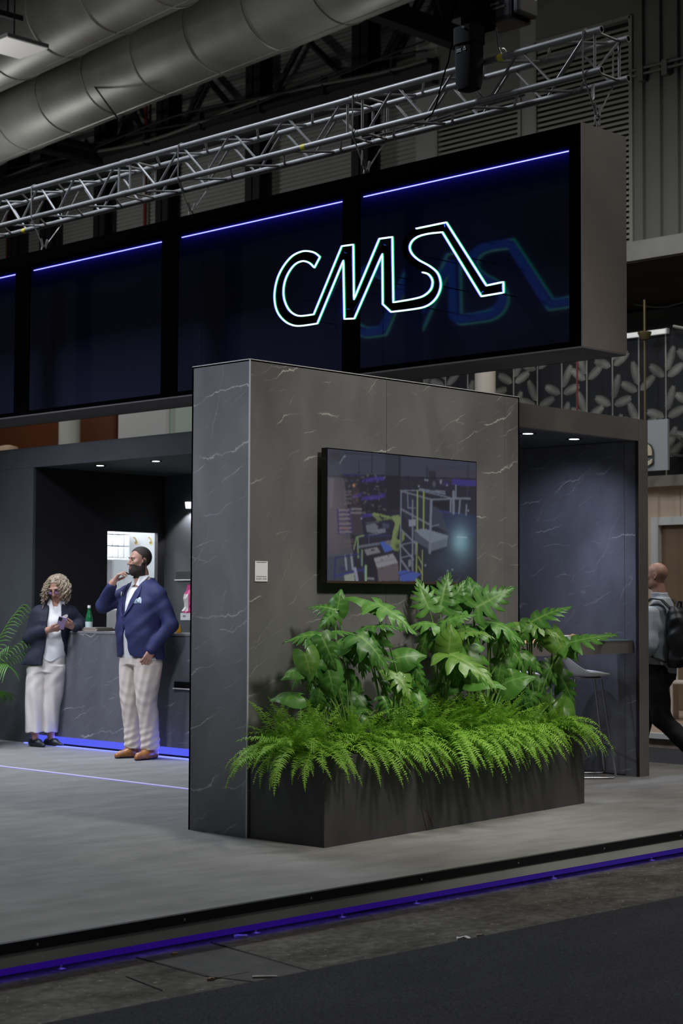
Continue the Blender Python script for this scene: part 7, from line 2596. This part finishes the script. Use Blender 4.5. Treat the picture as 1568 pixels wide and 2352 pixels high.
# ================= man with a backpack walking away
def build_walker():
    p = at(1509, 1292, 'x', 6.2)
    gx, gy = p[0], p[1]
    root = thing('person', 'bald man in a pale blue shirt and dark trousers walking away', 'person', (gx, gy - .02, FLOOR_Z), math.radians(8))
    # local +Y is the walking direction (away along the aisle)
    T = [(.92, 0, 0, .170, .115), (1.05, 0, .005, .172, .118), (1.2, 0, .0, .188, .122), (1.36, 0, -.01, .205, .118), (1.46, 0, -.02, .185, .095), (1.52, 0, -.025, .11, .075), (1.57, 0, -.02, .065, .062)]
    o = np.array([0.0, .03, 1.765])
    R = rotm(0, 0, 10)
    f = Field((-.40, -.75, 0), (.40, .60, 1.92), .0075)
    f.loft(T, .03, infl=-.012)
    f.cap((0, -.02, 1.5), (0, .012, 1.68), .06, .058, .03)
    head(f, o, R)
    f.chain([(.20, -.01, 1.42), (.25, .03, 1.15), (.21, .22, 1.0)], [.045, .04, .028], .03)
    f.chain([(-.20, -.01, 1.42), (-.25, -.03, 1.15), (-.20, .12, .98)], [.045, .04, .028], .03)
    hand(f, (.21, .22, 1.0), (0, .6, -.7), (1, 0, 0), 1, [.4, .4, .4, .4])
    hand(f, (-.20, .12, .98), (.1, .5, -.8), (-1, 0, 0), -1, [.4, .4, .4, .4])
    rl = [(.09, 0, .92), (.10, .20, .53), (.10, .30, .10)]
    ll = [(-.09, 0, .92), (-.09, -.06, .50), (-.09, -.40, .20)]
    f.chain(rl, [.09, .06, .04], .03).chain(ll, [.09, .06, .04], .03)
    f.cap((.10, .28, .05), (.10, .42, .04), .035, .028, .02)
    f.cap((-.09, -.43, .18), (-.09, -.38, .06), .034, .028, .02)
    local_part('body', f.mesh('body', M['skin_m']), root)
    f = Field((-.42, -.30, .88), (.42, .40, 1.66), .008)
    f.loft([(.90, 0, 0, .172, .12)] + T[1:], .02, infl=.012)
    f.cap((0, -.02, 1.53), (0, .0, 1.615), .072, .07, .02)
    f.chain([(.20, -.01, 1.43), (.25, .03, 1.15), (.215, .20, 1.015)], [.072, .062, .042], .04)
    f.chain([(-.20, -.01, 1.43), (-.25, -.03, 1.15), (-.205, .10, .995)], [.072, .062, .042], .04)
    f.cut(lambda X, Y, Z: np.maximum(.90 - Z, Z - 1.615).astype(np.float32))
    f.warp(fold(.004, 26, 22, 30))
    local_part('shirt', f.mesh('shirt', mat('pale_blue_shirt', (0.45, 0.50, 0.56), 0.7, var=0.05, vscale=8)), root)
    f = Field((-.28, -.56, .08), (.28, .46, 1.0), .008)
    f.loft([(.84, 0, 0, .17, .125), (.97, 0, 0, .168, .122)], .03)
    f.chain(rl, [.112, .088, .070], .03).chain(ll, [.112, .088, .068], .03)
    f.warp(fold(.003, 30, 25, 30))
    local_part('trousers', f.mesh('trousers', mat('black_trousers', (0.008, 0.008, 0.011), 0.8)), root)
    for C, q in (((.10, .27, .0), 0), ((-.09, -.43, .05), 1)):
        f = Field((C[0] - .1, C[1] - .2, -.01), (C[0] + .1, C[1] + .3, .3), .007)
        if q == 0:
            f.cap((C[0], C[1] - .05, .045), (C[0], C[1] + .17, .03), .045, .034, .02)
            f.cut(lambda X, Y, Z: (.004 - Z).astype(np.float32))
        else:
            f.cap((C[0], C[1] - .02, .20), (C[0], C[1] + .07, .035), .045, .034, .02)
        local_part('shoe', f.mesh('shoe', M['ink']), root)
    # backpack
    bp = thing('backpack', 'bulky black backpack worn by the bald man', 'backpack', (gx, gy - .2, FLOOR_Z + 1.0), math.radians(8))
    inv = Matrix.Translation((0, .18, -1.0))
    f = Field((-.26, -.45, .90), (.26, -.05, 1.56), .008)
    f.loft([(.96, 0, -.20, .13, .07), (1.02, 0, -.23, .165, .10), (1.2, 0, -.245, .17, .118), (1.35, 0, -.235, .165, .105), (1.45, 0, -.21, .145, .075), (1.49, 0, -.19, .11, .045)], .03, 2.8)
    f.loft([(1.0, 0, -.33, .12, .03), (1.15, 0, -.345, .13, .035), (1.22, 0, -.33, .12, .03)], .02, 2.6)
    f.cap((-.12, -.31, 1.32), (.12, -.31, 1.32), .012, .012, .01)
    f.warp(fold(.005, 30, 25, 34))
    local_part('pack', f.mesh('pack', mat('black_nylon', (0.009, 0.009, 0.010), 0.5)), bp, inv)
    for s in (-1, 1):
        pts = [(s * .10, -.16, 1.46), (s * .12, -.09, 1.535), (s * .125, .0, 1.545), (s * .14, .10, 1.47), (s * .15, .145, 1.32), (s * .17, .12, 1.12), (s * .17, -.14, 1.02)]
        V, Fc = [], []
        for i, q in enumerate(pts):
            for (dx, dn) in ((-.028, .0), (.028, .0), (.028, .012), (-.028, .012)):
                nv = Vector((0, q[1] + .02, q[2] - 1.3)).normalized() if i else Vector((0, -.3, 1)).normalized()
                V.append((q[0] + dx, q[1] + nv.y * (dn + .012), q[2] + nv.z * (dn + .012)))
        for i in range(len(pts) - 1):
            for k in range(4):
                k2 = (k + 1) % 4
                Fc.append((i * 4 + k, i * 4 + k2, i * 4 + 4 + k2, i * 4 + 4 + k))
        local_part('strap', MB().add(V, Fc).mesh('strap', mat('grey_strap', (0.05, 0.05, 0.048), 0.7), True), bp, inv)
    local_part('handle', MB().tube([(-.05, -.20, 1.48), (-.03, -.21, 1.535), (.03, -.21, 1.535), (.05, -.20, 1.48)], .012, 8).mesh('handle', bpy.data.materials['black_nylon'], True), bp, inv)
    for s in (-.10, .09):
        local_part('zip_pull', MB().tube([(s, -.355, 1.28), (s + .01, -.362, 1.22)], .004, 5).mesh('zip_pull', mat('red_cord', (0.25, 0.02, 0.03), 0.6)), bp, inv)


build_walker()
